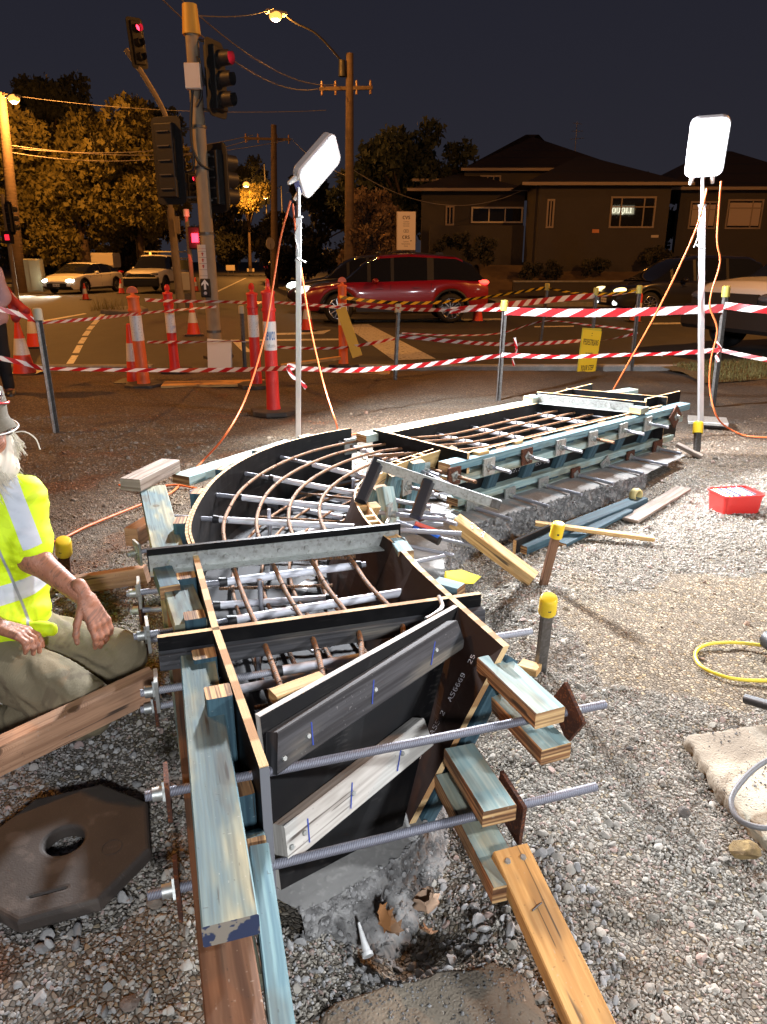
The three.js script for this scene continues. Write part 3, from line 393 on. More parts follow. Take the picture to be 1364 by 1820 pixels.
// near bay with its slanted stop end
const near = thing('end_formwork', 'black plywood form bay with slanted stop end and stamped panel', 'formwork');
const RB = [0.066,0.03,-1.61], Lend = Lpx[0];
{
  const g = near, Lnear = [Lpx[0], Lpx[1], Lpx[2]];
  add('form_panel', sheet(Lnear, raise(Lnear, 0.075), 0.021, -1), filmSides, g);
  { const a = V(Lnear[0]).addScaledVector(V([0.36, 0, 0.933]), 0.0025).add(new THREE.Vector3(-0.0098, 0, 0.0037)); add('painted_edge', bar(a.clone().setY(0.078).toArray(), a.clone().setY(0.448).toArray(), 0.0215, 0.003, { up: [0.36, 0, 0.933], ch: 0.0005 }), mat({ color: col(0.16, 0.165, 0.18), roughness: 0.6 }), g); }
  const Rn = [Rpx[0], Rpx[1], Rpx[2], Rpx[3]], out = (k) => [0.927 * k, 0, -0.375 * k], Rbot = [RB, [0.0, 0.04, -2.03], [-0.07, 0.045, -2.33], [-0.12, 0.05, -2.55]];
  add('form_panel', sheet(Rn, Rbot, 0.021, 1), brownSides, g);
  // stamped print on the inner face of the open panel
  {
    const p0 = V(RB), ax = V(Rpx[0]).sub(p0).normalize(), side = V(Rpx[1]).sub(V(Rpx[0])).normalize(), n = side.clone().cross(ax).normalize(); if (n.x > 0) n.negate();
    const yy = n.clone().cross(ax).normalize(), b = new THREE.Matrix4().makeBasis(ax, yy, n);
    const tx = stampTex('2   22.5 - 1ASS 2  AS6669  25', 1024, 80, 56), q = add('stamped_print', new THREE.PlaneGeometry(0.47, 0.037), mat({ map: tx, transparent: true, alphaTest: 0.5, roughness: 0.6 }), g);
    q.quaternion.setFromRotationMatrix(b); q.position.copy(p0.clone().addScaledVector(ax, 0.265).addScaledVector(side, 0.095).addScaledVector(n, 0.003));
  }
  // stop end
  const tl = [-0.3,0.45,-1.514], tr = [0.239,0.45,-2.11], bl = V([-0.242,0.09,-1.341]), br = V([0.052,0.045,-1.597]);
  const stop = add('stop_panel', sheet([tl, V(tl).lerp(V(tr), 0.5).toArray(), tr], [bl.toArray(), bl.clone().lerp(br, 0.5).toArray(), br.toArray()], 0.018, -1), [M.filmblack, M.ash], g);
  const on = (u, v, k) => { const a = V(tl).lerp(V(tr), u), b = bl.clone().lerp(br, u), n = V(tr).sub(V(tl)).cross(bl.clone().sub(V(tl))).normalize(); if (n.z < 0) n.negate(); return a.lerp(b, v).addScaledVector(n, k); };
  const nrm = on(0, 0, 1).sub(on(0, 0, 0)).toArray();
  add('batten', bar(on(0.005, 0.215, 0.026).toArray(), on(0.985, 0.14, 0.026).toArray(), 0.088, 0.05, { up: nrm, cut0: -0.45 }), [M.blackwood, M.blackwood], stop);
  add('batten', bar(on(-0.005, 0.73, 0.026).toArray(), on(0.905, 0.575, 0.026).toArray(), 0.085, 0.05, { up: nrm, cut0: -0.3 }), timbers.ash, stop);
  for (const [u, v] of [[0.14, 0.215], [0.03, 0.26], [0.47, 0.175], [0.82, 0.15], [0.1, 0.715], [0.4, 0.66], [0.72, 0.605], [0.02, 0.75]]) { const m = add('screw', rod(on(u, v, 0.0505).toArray(), on(u, v, 0.055).toArray(), 0.0075, 0.006, 8), M.galv, stop); void m; }
  const chalk = mat({ color: col(0.03, 0.06, 0.3), roughness: 0.9 });
  for (const [u, v] of [[0.155, 0.21], [0.455, 0.175], [0.8, 0.15], [0.12, 0.71], [0.385, 0.66], [0.7, 0.61]]) add('chalk_mark', bar(on(u, v - 0.06, 0.0516).toArray(), on(u + 0.006, v + 0.07, 0.0516).toArray(), 0.004, 0.0006, { up: nrm, ch: 0.0001 }), chalk, stop);
  // white sealant bead at the far corner
  add('sealant_bead', tube([[0.181,0.455,-2.174], [0.189,0.44,-2.13], [0.161,0.43,-2.094], [0.134,0.43,-2.063]], 0.007, 6, 16), M.white, stop);
  // board across the tops
  const b0 = V([-0.663,0.45,-1.904]), b1 = V([0.324,0.45,-2.201]), bd = b1.clone().sub(b0).normalize(), bn = new THREE.Vector3(-bd.z, 0, bd.x); if (bn.z < 0) bn.negate();
  const cb = add('cross_board', sheet([b0.toArray(), b1.toArray()], [b0.clone().setY(0.36).toArray(), b1.clone().setY(0.36).toArray()], 0.02, -1), blackSides, g);
  void bn;
  add('batten', bar(b0.clone().addScaledVector(bn, 0.02).setY(0.383).toArray(), b1.clone().addScaledVector(bn, 0.02).setY(0.383).toArray(), 0.035, 0.05), [M.blackwood, M.blackwood], cb);
  add('wedge', bar([-0.285,0.43,-1.626], [-0.162,0.43,-1.712], 0.05, 0.03), timbers.pine, g);
  // left walers in pairs
  add('waler', bar([-0.269,0.378,-0.979], [-0.554,0.378,-1.918], 0.1, 0.047, { seg: 6 }), [M.blue, endPaint, M.wornblue], g);
  add('waler', bar([-0.615,0.378,-2.094], [-0.828,0.378,-2.608], 0.105, 0.047), timbers.worn, g);
  add('waler', bar([-0.202,0.3,-0.734], [-0.854,0.3,-2.761], 0.097, 0.045, { seg: 6 }), [M.brown, M.brown], g);
  add('waler', bar([-0.154,0.28,-0.811], [-0.265,0.28,-1.237], 0.042, 0.09), timbers.blue, g);
  add('waler', bar([-0.275,0.21,-0.998], [-0.948,0.21,-2.968], 0.1, 0.045), timbers.worn, g);
  add('waler', bar([-0.289,0.12,-1.067], [-1.015,0.12,-3.175], 0.1, 0.045), timbers.brown, g);
  // studs between the left panel and the walers
  for (const [k, t, h] of [[0, 0.47, 0.452], [0, 0.12, 0.34], [0, 0.86, 0.415], [1, 0.22, 0.42], [1, 0.68, 0.425]]) { const p = V(Lpx[k]).lerp(V(Lpx[k + 1]), t).add(new THREE.Vector3(-0.0545, 0, 0.0199)).setY(h); add('stud', bar(p.toArray(), p.clone().setY(0).toArray(), 0.062, 0.066, { up: [-0.94, 0, 0.34], ch: 0.004 }), timbers.deep, g); }
  add('block', bar([-0.275,0.3,-1.248], [-0.355,0.06,-1.577], 0.05, 0.05, { up: [-0.94, 0, 0.34] }), timbers.blue, g);
  add('packer', bar([-0.672,0.362,-2.174], [-0.639,0.362,-2.174], 0.03, 0.012), timbers.pine, g);
  // right walers, pairs with a gap for the ties
  for (const [p, q, m] of [[[0.428,0.385,-1.603], [0.313,0.385,-1.881], timbers.red], [[0.442,0.3,-1.569], [0.3,0.3,-1.929], timbers.red], [[0.283,0.215,-1.444], [0.208,0.215,-1.685], timbers.red], [[0.291,0.13,-1.298], [0.185,0.13,-1.682], timbers.red]]) add('waler', bar(p, q, 0.09, 0.047, { cut0: 0 }), [M.lvlred, M.lvlend, M.paleblue], g);
  add('waler', bar([0.175,0.36,-2.335], [0.019,0.36,-2.892], 0.08, 0.045), [M.paleblue, M.lvlend], g);
  add('waler', bar([0.149,0.27,-2.5], [-0.015,0.27,-3.071], 0.09, 0.045), timbers.red, g);
  add('packer', bar([0.271,0.4,-2.324], [0.187,0.4,-2.38], 0.06, 0.045), timbers.blue, g);
  for (const k of [0.08, 0.62, 1.15]) { const tp = V(Rpx[0]).lerp(V(Rpx[1]), k), bt = V(RB).lerp(V(Rbot[1]), k), d = tp.clone().sub(bt).normalize(), sd = V(Rpx[1]).sub(V(Rpx[0])).normalize(), n = d.clone().cross(sd).normalize(); if (n.x < 0) n.negate(); add('stud', bar(tp.clone().addScaledVector(n, 0.046).addScaledVector(d, -0.02).toArray(), bt.clone().addScaledVector(n, 0.046).toArray(), 0.08, 0.042, { up: n.toArray() }), timbers.deep, g); }
  // tie rods of the near bay
  const big = { r: 0.0115, m: M.darkthread };
  const U0 = V([-0.542,0.345,-1.359]), U1 = V([0.608,0.345,-1.723]); tie(g, U0.toArray(), U1.toArray(), { ...big, ends: [{ s: 0.055, dir: -1, rust: 1, h: 0.11, w: 0.08 }, { s: U0.distanceTo(V([0.491,0.345,-1.686])), dir: 1, rust: 1, w: 0.12, h: 0.12, roll: 0.55, nut: 0 }] });
  const W0 = V([-0.521,0.172,-1.248]), W1 = V([0.566,0.172,-1.601]); tie(g, W0.toArray(), W1.toArray(), { ...big, ends: [{ s: 0.07, dir: -1, rust: 1, h: 0.12, w: 0.08 }, { s: W0.distanceTo(V([0.321,0.172,-1.521])), dir: 1, rust: 1, w: 0.13, h: 0.13, roll: 0.1 }] });
  for (const [a, b, sl] of [[[-0.937,0.345,-2.421], [-0.072,0.345,-2.697], [0.36, 0.86]], [[-0.808,0.345,-2.102], [0.078,0.345,-2.44], [0.33, 0.95]], [[-0.684,0.345,-1.778], [0.486,0.345,-2.14], [0.4, 1.0]], [[-0.764,0.16,-1.968], [0.118,0.16,-2.323], [0.3, 0.7]], [[-1.035,0.14,-2.692], [-0.196,0.14,-2.818], [0.36, 0.8]], [[-1.101,0.3,-2.906], [-0.869,0.3,-3.078], null], [[-0.94,0.14,-2.44], [-0.094,0.14,-2.622], [0.36, 0.8]]])
    tie(g, a, b, { ends: [{ s: 0.05, dir: -1, h: 0.1, w: 0.08, rust: a[1] < 0.2 }], sleeve: sl });
}

// reinforcing cage inside the forms: bars along the wall tied over the sleeves, bent where the wall bends
const cage = thing('reinforcing_cage', 'rusty steel reinforcing bars tied in a grid inside the wall forms', 'reinforcement');
{
  const lp = spline([[-0.30, 0, -1.5], Lpx[1], Lpx[2], ...Lpx.slice(4, 11), S(0.35, -0.66, T), S(1.0, -0.66, T), S(1.95, -0.66, T)], 60), rp = spline([[0.12, 0, -1.95], Rpx[1], Rpx[2], Rpx[3], ...Rpx.slice(4, 10), S(0.25, 0, T), S(0.9, 0, T), S(1.9, 0, T)], 60);
  for (let k = 0; k < 4; k++) { const t = 0.17 + k * 0.2; add('main_bar', tube(lp.map((p, i) => { const q = V(p).lerp(V(rp[i]), t); q.y = 0.395; return q; }), 0.0085, 8, 220), M.rebar, cage); }
  for (let k = 0; k < 4; k++) { const t = 0.2 + k * 0.18; add('main_bar', tube(lp.map((p, i) => { const q = V(p).lerp(V(rp[i]), t); q.y = 0.135; return q; }), 0.0085, 6, 160), M.rebar, cage); }
  for (let i = 2; i < 60; i += 5) { const a = V(lp[i]).lerp(V(rp[i]), 0.12).setY(0.15), b = V(lp[i]).lerp(V(rp[i]), 0.8).setY(0.15); if (a.distanceTo(b) > 0.1) add('cross_bar', tube([a, a.clone().lerp(b, 0.5), b], 0.0075, 6, 8), M.rebar, cage); }
  add('cross_bar', tube([[-0.686,0.36,-2.65], [-0.668,0.37,-2.649], [-0.406,0.375,-2.677], [-0.113,0.375,-2.712]], 0.012, 8, 20), M.rebar, cage);
  for (const [px, h0] of [[[-0.524,0.42,-3.159], 0], [[-0.458,0.38,-2.473], 0], [[-0.432,0.35,-2.218], 0], [[-0.161,0.4,-3.725], 0]]) add('starter_bar', rod([px[0], h0, px[2]], px, 0.009, 0.009, 8), M.thread, cage);
  for (const [a, b] of [[[-0.089,0.41,-4.131], [0.12,0.41,-4.209]], [[0.055,0.42,-3.853], [0.182,0.42,-4.093]]]) add('main_bar', tube([a, b], 0.01, 8, 8), M.rebar, cage);
  // tie wire loops at the crossings
  const r = rng(5);
  for (let i = 1; i < 59; i += 2) for (let k = 0; k < 4; k++) { const q = V(lp[i]).lerp(V(rp[i]), 0.17 + k * 0.2).setY(0.393); const tg = V(lp[Math.min(60, i + 1)]).sub(V(lp[i - 1])).normalize(); const t = new THREE.TorusGeometry(0.0115, 0.0014, 5, 10); t.rotateY(Math.atan2(tg.x, tg.z)); t.translate(q.x + (r() - 0.5) * 0.01, q.y, q.z); if (r() < 0.75) add('tie_wire', t, M.wire, cage); }
}
// dark plastic sheet under the cage
{
  const lp = spline([[-0.26, 0, -1.4], Lpx[1], Lpx[2], ...Lpx.slice(4, 11), S(0.35, -0.66, T), S(1.0, -0.66, T), S(2.3, -0.66, T)], 50), rp = spline([[0.05, 0, -1.72], [0, 0, -2.03], [-0.07, 0, -2.33], ...shiftIn(Rpx.slice(3), -0.14, 0, 1), S(0.25, -0.14, 0), S(0.9, -0.14, 0), S(2.3, -0.14, 0)], 50);
  const pos = [], uv = [], idx = [], K = 14; for (let i = 0; i <= 50; i++) for (let k = 0; k <= K; k++) { const q = V(lp[i]).lerp(V(rp[i]), k / K); const y = 0.098 + 0.03 * (n2(q.x * 9, q.z * 9, 5, 3) - 0.5) ; pos.push(q.x, y, q.z); uv.push(q.x, q.z); if (i < 50 && k < K) { const a = i * (K + 1) + k; idx.push(a, a + 1, a + K + 2, a, a + K + 2, a + K + 1); } }
  tag(add('plastic_sheet', geoOf(pos, uv, idx), mat({ color: col(0.03, 0.03, 0.032), roughness: 0.7, specularIntensity: 0.3 })), 'crumpled black plastic sheet lying under the reinforcing bars inside the forms', 'plastic sheet');
  const paper = mat({ color: col(0.8, 0.8, 0.8), roughness: 0.7 });
  [[[-0.306,0.13,-3.119], 0.1, 0.05, 0.9], [[-0.343,0.13,-2.964], 0.09, 0.06, 1.1], [[-0.24,0.13,-2.416], 0.08, 0.04, 0.6]].forEach(([p, w, l, t], i) => tag(add('foam_offcut', boxAt(p, w, 0.012, l, t), paper), ['white foam strip offcut lying beneath the bars by the steel angle', 'short white foam offcut beside the longer foam strip', 'white foam offcut beneath the bars behind the stop end'][i], 'offcut'));
}

// ---------- work lights ----------
function workLight(label, base, head, n, t, cable) {
  const g = thing('work_light', label, 'work light', 'white LED work lights on poles');
  const N = V(n).normalize(), Tt = V(t).addScaledVector(N, -V(t).dot(N)).normalize(), W = Tt.clone().cross(N).normalize(), H0 = V(head), at = (a, b, c) => H0.clone().addScaledVector(Tt, a).addScaledVector(W, b).addScaledVector(N, c);
  const mtx = new THREE.Matrix4().makeBasis(W, Tt, N).setPosition(H0), foot = at(-0.215, 0, -0.03);
  const rr = (w, h, r) => { const p = []; for (const [sx, sy, a0] of [[1, 1, 0], [-1, 1, 90], [-1, -1, 180], [1, -1, 270]]) for (let k = 0; k <= 5; k++) { const a = (a0 + k * 18) * PI / 180; p.push([sx * (w / 2 - r) + cos(a) * r, sy * (h / 2 - r) + sin(a) * r]); } return p; };
  const hs = extrude(rr(0.265, 0.425, 0.05), 0.04, 0.008); hs.translate(0, 0, -0.048); hs.applyMatrix4(mtx); add('housing', hs, mat({ color: col(0.35, 0.36, 0.38), roughness: 0.35 }), g);
  const fr = extrude(rr(0.28, 0.44, 0.055), 0.018, 0.004, [new THREE.Path(rr(0.236, 0.396, 0.04).map((p) => new THREE.Vector2(...p)))]); fr.translate(0, 0, -0.004); fr.applyMatrix4(mtx); add('rim', fr, mat({ color: col(0.75, 0.77, 0.8), roughness: 0.25 }), g);
  const fc = new THREE.ShapeGeometry(new THREE.Shape(rr(0.232, 0.392, 0.039).map((p) => new THREE.Vector2(...p)))); fc.translate(0, 0, 0.004); fc.applyMatrix4(mtx);
  add('lamp_face', fc, mat({ color: col(0.8, 0.8, 0.8), emissive: col(1, 1, 1), emissiveIntensity: 14 }), g);
  const p0 = V(base), top = foot.clone().addScaledVector(new THREE.Vector3(0, -1, 0), 0.03), mid = p0.clone().lerp(top, 0.9), thin = p0.clone().lerp(top, 1.0);
  add('pole', bar(p0.toArray(), mid.toArray(), 0.042, 0.042, { up: [0, 0, 1], ch: 0.003 }), M.alu, g);
  add('inner_pole', rod(mid.toArray(), thin.clone().add(new THREE.Vector3(0, 0.04, 0)).toArray(), 0.014), M.alu, g);
  add('collar', rod(mid.clone().add(new THREE.Vector3(0, -0.006, 0)).toArray(), mid.clone().add(new THREE.Vector3(0, 0.008, 0)).toArray(), 0.034, 0.034, 16), M.steel, g);
  add('bracket', bar(at(-0.225, -0.06, -0.03).toArray(), at(-0.225, 0.06, -0.03).toArray(), 0.045, 0.03), mat({ color: col(0.1, 0.12, 0.3), roughness: 0.5 }), g);
  for (const k of [-1, 1]) add('plug', rod(at(-0.215, 0.07 * k, -0.03).toArray(), at(-0.3, 0.085 * k, -0.035).toArray(), 0.024, 0.013, 10), mat({ color: col(0.65, 0.64, 0.62), roughness: 0.5 }), g);
  add('clamp_knob', bar(mid.clone().add(new THREE.Vector3(-0.02, -0.3, 0.03)).toArray(), mid.clone().add(new THREE.Vector3(0.05, -0.33, 0.05)).toArray(), 0.014, 0.014), M.galv, g);
  add('chain', tube([mid.clone().add(new THREE.Vector3(0, -0.05, 0.026)), mid.clone().add(new THREE.Vector3(-0.03, -0.14, 0.03)), mid.clone().add(new THREE.Vector3(-0.012, -0.24, 0.03)), mid.clone().add(new THREE.Vector3(-0.035, -0.32, 0.03))], 0.0055, 5, 20), M.galv, g);
  const l = new THREE.RectAreaLight(0xf4f8ff, LED, 0.22, 0.38); const lp = at(0, 0, 0.012); l.position.copy(lp); l.lookAt(lp.clone().add(N)); // keeps its long side along the head
  { const m = new THREE.Matrix4().makeBasis(W.clone().negate(), Tt, N.clone().negate()); l.quaternion.setFromRotationMatrix(m); }
  l.castShadow = true; l.name = 'lamp_light'; g.add(l);
  return g;
}
const firstLight = workLight('slanted bright LED work light on pole behind the curved form', [-0.735, 0, -6.15], [-0.492,2.168,-6.12], [0.8, -0.4, 0.45], [0.62, 0.72, -0.46]);
const secondLight = workLight('bright LED work light on pole beside the yellow capped peg, orange cord looping down', [2.83, 0.03, -6.4], [2.515,2.319,-6.3], [-0.24, -0.5, 0.84], [-0.17, 0.85, 0.465]);
const third = workLight('LED work light on a pole standing on the open gravel', [4.1, 0, -0.95], [4.05, 2.5, -1.0], [-0.84, -0.52, -0.16], [-0.5, 0.85, -0.1]);
third.children.at(-1).intensity = LED * 0.42;
const fourth = workLight('LED work light on a pole at the open end of the site', [0.75, 0, 2.6], [0.75, 2.5, 2.55], [-0.15, -0.46, -0.87], [-0.05, 0.88, -0.46]);
fourth.children.at(-1).intensity = LED * 0.42;
firstLight.children.at(-1).intensity = LED * 2.2; secondLight.children.at(-1).intensity = LED * 0.66;
const cord = (name, label, pts, r, m, n = 0) => tag(add(name, tube(pts, r, 6, n || pts.length * 10), m), label, 'cord');
cord('extension_cord', 'orange extension cord hanging from the slanted work light to the block on the beam', [[-0.712,1.921,-6.08], [-0.793,1.665,-6.05], [-0.859,1.334,-6], [-0.933,0.918,-5.85], [-1.065,0.478,-5.6], [-1.175,0.261,-5.3], [-1.391,0.03,-5.469], [-1.424,0.01,-5.046], [-1.432,0.02,-4.642], [-1.589,0.012,-4.375], [-1.753,0.012,-4.017], [-1.809,0.012,-3.835], [-1.902,0.012,-3.691]], 0.0075, M.orangecord);
cord('extension_cord', 'orange extension cord hanging from the slanted work light behind the cross board', [[-0.698,1.902,-6.1], [-0.684,1.708,-6.1], [-0.651,1.416,-6.1], [-0.589,0.987,-6.05], [-0.484,0.559,-5.9], [-0.368,0.293,-5.6], [-0.378,0.02,-6.328], [-0.212,0.02,-6.439]], 0.0075, M.orangecord);
cord('extension_cord', 'orange extension cord slanting from the work light to the far end of the straight form', [[2.55,2.024,-6.28], [2.52,1.757,-6.3], [2.445,1.412,-6.4], [2.374,1.036,-6.6], [2.296,0.609,-6.9], [2.271,0.297,-7.2], [2.475,0.02,-8.039], [2.218,0.02,-7.776]], 0.0075, M.orangecord);
cord('extension_cord', 'orange extension cord looping down the pole and across the gravel', [[2.653,2.077,-6.28], [2.671,1.923,-6.3], [2.697,1.63,-6.3], [2.743,1.479,-6.3], [2.709,1.237,-6.3], [2.712,1.125,-6.3], [2.8,0.943,-6.3], [2.794,0.684,-6.32], [2.833,0.439,-6.35], [2.892,0.227,-6.3], [3.185,0.02,-6.576], [3.223,0.02,-6.328], [3.414,0.02,-6.264]], 0.0075, M.orangecord);
cord('extension_cord', 'short orange cord lying on gravel behind the timber block on the curved form', [[-1.832,0.02,-4.847], [-1.62,0.02,-4.769], [-1.45,0.02,-4.847], [-1.275,0.02,-4.769]], 0.0075, M.orangecord);
// ---------- pegs, pickets, caps ----------
function capGeo(r, h) { const g = lathe([[0, h], [r * 0.8, h], [r * 0.94, h * 0.93], [r, h * 0.8], [r * 1.02, 0], [r * 0.9, 0], [r * 0.88, h * 0.7], [0, h * 0.72]], 16); return g; }
function peg(label, base, top, w, m, cat = 'peg') {
  const g = thing('capped_peg', label, cat, 'short pegs with yellow caps'); const b = V(base), t = V(top), d = t.clone().sub(b).normalize();
  add('peg', bar(b.clone().addScaledVector(d, -0.08).toArray(), t.toArray(), w, w * 0.55, { up: [0.3, 0, 1] }), m, g);
  const c = capGeo(w * 0.72, w * 1.75); c.applyQuaternion(new THREE.Quaternion().setFromUnitVectors(new THREE.Vector3(0, 1, 0), d)); const p = t.clone().addScaledVector(d, -w * 1.15); c.translate(p.x, p.y, p.z); const cm = add('safety_cap', c, M.yellowcap, g);
  add('slot', boxAt(p.clone().addScaledVector(d, w * 0.5).add(new THREE.Vector3(0, 0, w * 0.73)).toArray(), w * 0.22, w * 0.22, 0.004), M.blackplastic, cm);
}
peg('timber peg with yellow cap at the foot of the pine brace', [0.777,0,-3.245], [0.814,0.315,-3.2], 0.042, [M.brown, M.brown]);
peg('steel peg with yellow cap standing beside the dusty slab', [0.61,0,-2.488], [0.586,0.348,-2.35], 0.044, [M.steel, M.steel]);
peg('steel peg with yellow cap beside the work light pole', [2.508,0,-5.685], [2.537,0.227,-5.8], 0.055, [M.steel, M.steel]);
peg('rusty peg with dirty yellow cap beside the kneeling worker', [-1.539,0,-3.232], [-1.468,0.262,-3.12], 0.05, [M.rust, M.rust]);
const capOlive = mat({ color: col(0.5, 0.42, 0.09), roughness: 0.5 }), capGrey = mat({ color: col(0.42, 0.4, 0.3), roughness: 0.6 });
function picket(label, base, top, cap = capOlive) {
  const g = thing('steel_picket', label, 'picket', 'steel pickets holding the barrier tape'), b = V(base), t = V(top), d = t.clone().sub(b).normalize();
  const fins = [0, 2.1, 4.2].map((a) => { const o = new THREE.Vector3(cos(a), 0, sin(a)).multiplyScalar(0.016); return bar(b.clone().add(o).addScaledVector(d, -0.1).toArray(), t.clone().add(o).toArray(), 0.034, 0.006, { up: [-sin(a), 0, cos(a)], ch: 0.001 }); });
  add('post', merge(fins), M.steel, g);
  const c = capGeo(0.04, 0.11); c.applyQuaternion(new THREE.Quaternion().setFromUnitVectors(new THREE.Vector3(0, 1, 0), d)); const p = t.clone().addScaledVector(d, -0.07); c.translate(p.x, p.y, p.z); add('safety_cap', c, cap, g);
}
picket('leaning steel picket with pale grey cap beside the two big cones', [-3.001,0,-6.572], [-3.089,1.045,-6.75], capGrey);
picket('steel picket with yellow cap between the red tapes, behind the straight form', [1.259,0,-8.013], [1.283,1.05,-8.05]);
picket('steel picket with tan cap in front of the red car door', [0.137,0,-9.41], [0.185,0.922,-9.6], capGrey);
picket('tall steel picket with yellow cap next to the work light pole', [3.5,0,-7.723], [3.477,1.204,-7.75]);
picket('steel picket with olive cap where striped black and yellow tape turns', [2.644,0.247,-12.6], [2.697,1.081,-12.6]);
picket('steel picket with olive cap behind the yellow sign', [3.231,0.132,-11.6], [3.231,1.049,-11.6]);
picket('steel picket with olive cap in front of the dark car headlight', [3.623,-0.016,-10.8], [3.618,1.11,-10.8]);
picket('black steel picket with tan cap behind the grey signal pole', [-2.022,0.031,-10.75], [-2.02,0.837,-10.75], capGrey);
// ---------- barrier tape ----------
const stripeTex = (a, b) => { const t = canvasTex(64, 64, (c) => { c.fillStyle = a; c.fillRect(0, 0, 64, 64); c.fillStyle = b; for (let k = -1; k < 2; k++) { c.beginPath(); c.moveTo(k * 64 + 0, 64); c.lineTo(k * 64 + 32, 64); c.lineTo(k * 64 + 64, 0); c.lineTo(k * 64 + 32, 0); c.fill(); } }); t.wrapS = t.wrapT = THREE.RepeatWrapping; return t; };
const tapeRW = mat({ map: stripeTex('#e9e4e0', '#b3141e'), roughness: 0.35, side: THREE.DoubleSide, transmission: 0.25, thickness: 0 }), tapeYB = mat({ map: stripeTex('#d9a51c', '#141414'), roughness: 0.35, side: THREE.DoubleSide });
function tape(label, pts, w, m = tapeRW, { twist = 0.5, pitch = 0.21, seed = 1, flat = [] } = {}) {
  const c = new THREE.CatmullRomCurve3(pts.map(V), false, 'centripetal'), n = pts.length * 22, P = c.getSpacedPoints(n), pos = [], uv = [], idx = []; let len = 0;
  for (let i = 0; i <= n; i++) { const p = P[i], tg = P[Math.min(n, i + 1)].clone().sub(P[Math.max(0, i - 1)]).normalize(); if (i) len += p.distanceTo(P[i - 1]); const s = new THREE.Vector3(0, 1, 0).cross(tg).normalize(), u = tg.clone().cross(s); const a = (n2(len * 0.9, 3.3, seed, 2) - 0.5) * 2.6 * twist * PI / 2, narrow = 1 - 0.35 * twist * n2(len * 1.7, 9.1, seed + 4, 2), d = u.multiplyScalar(cos(a)).addScaledVector(s, sin(a)).multiplyScalar(w / 2 * narrow); for (const k of [-1, 1]) { pos.push(p.x + d.x * k, p.y + d.y * k, p.z + d.z * k); uv.push(len / pitch, (k + 1) / 2); } if (i < n) { const b = i * 2; idx.push(b, b + 2, b + 3, b, b + 3, b + 1); } }
  return tag(add('barrier_tape', geoOf(pos, uv, idx), m), label, 'barrier tape');
}
tape('red and white barrier tape at knee height between the leaning picket and the lamp pole', [[-3.172,0.531,-6.9], [-2.757,0.478,-7.2], [-2.157,0.444,-7.4], [-1.439,0.478,-7.2], [-0.766,0.606,-6.4]], 0.05, tapeRW, { twist: 0.75, seed: 3 });
tape('red and white barrier tape at knee height between the lamp pole and the capped picket', [[-0.701,0.615,-6.3], [-0.331,0.501,-7], [0.217,0.464,-7.5], [0.7,0.475,-7.8], [1.262,0.515,-8]], 0.05, tapeRW, { twist: 0.55, seed: 5 });
tape('low red and white barrier tape crossing in front of the yellow sign', [[1.273,0.521,-8], [1.905,0.515,-7.9], [2.503,0.533,-7.9], [3.06,0.563,-7.8], [3.471,0.609,-7.7]], 0.05, tapeRW, { twist: 0.7, seed: 7 });
tape('low red and white barrier tape running out past the tall picket', [[3.482,0.609,-7.7], [3.685,0.571,-7.5], [4.046,0.516,-7.2]], 0.05, tapeRW, { twist: 0.6, seed: 9 });
tape('wide flat red and white barrier tape stretched at hip height to the lamp pole', [[1.282,0.977,-8.02], [1.881,0.964,-7.95], [2.558,0.976,-7.85], [3.463,1.024,-7.72]], 0.085, tapeRW, { twist: 0.12, pitch: 0.33, seed: 11 });
tape('red and white barrier tape at hip height past the tall picket beside the dark bonnet', [[3.47,1.052,-7.72], [3.609,1.038,-7.5], [3.954,1.015,-7.2]], 0.075, tapeRW, { twist: 0.4, pitch: 0.3, seed: 12 });
tape('red and white barrier tape at hip height from the bollard past the tan capped picket', [[-0.56,0.922,-10.2], [0.184,0.904,-9.55], [0.763,0.945,-8.7], [1.28,0.992,-8.05]], 0.05, tapeRW, { twist: 0.7, seed: 13 });
tape('wide red and white barrier tape sloping up to the picket behind the sign', [[0.816,0.9,-9.3], [1.617,0.926,-10], [2.426,0.94,-11], [3.238,0.975,-11.6]], 0.085, tapeRW, { twist: 0.25, pitch: 0.33, seed: 15 });
tape('rolled red and white barrier tape between the two olive capped pickets', [[3.248,0.967,-11.6], [3.456,1.009,-11.2], [3.621,1.08,-10.8]], 0.05, tapeRW, { twist: 0.9, seed: 17 });
tape('thin twisted red and white tape low behind the capped picket', [[0.188,0.567,-9.6], [0.871,0.482,-9.8], [1.727,0.363,-10.5], [2.684,0.321,-11.2], [3.283,0.321,-11.6]], 0.055, tapeRW, { twist: 0.5, seed: 19 });
tape('frayed red and white tape running from behind the sign to the dark picket', [[3.255,0.284,-11.55], [3.48,0.378,-11.2], [3.664,0.49,-10.8]], 0.05, tapeRW, { twist: 0.95, seed: 20 });
tape('thin sagging red and white tape over the road behind the sign', [[0.297,0.377,-12], [1.082,0.323,-12.2], [1.936,0.34,-12.4], [2.672,0.514,-12.6], [3.249,0.517,-11.8], [3.669,0.525,-10.85]], 0.03, tapeRW, { twist: 0.9, seed: 21 });
tape('thin red and white tape strung low from bollard to lamp pole over the road edge', [[-2.944,0.521,-9.3], [-2.577,0.447,-10], [-1.997,0.392,-10.6], [-1.443,0.324,-10.5], [-0.593,0.35,-10.2], [-0.241,0.417,-10], [0.174,0.537,-9.62]], 0.045, tapeRW, { twist: 0.8, seed: 23 });
tape('thin red and white tape strung high from the leaning picket to the red bollard', [[-3.087,0.957,-6.75], [-2.96,0.927,-7.6], [-2.889,0.88,-9.2], [-2.292,0.881,-10.4]], 0.035, tapeRW, { twist: 0.8, seed: 25 });
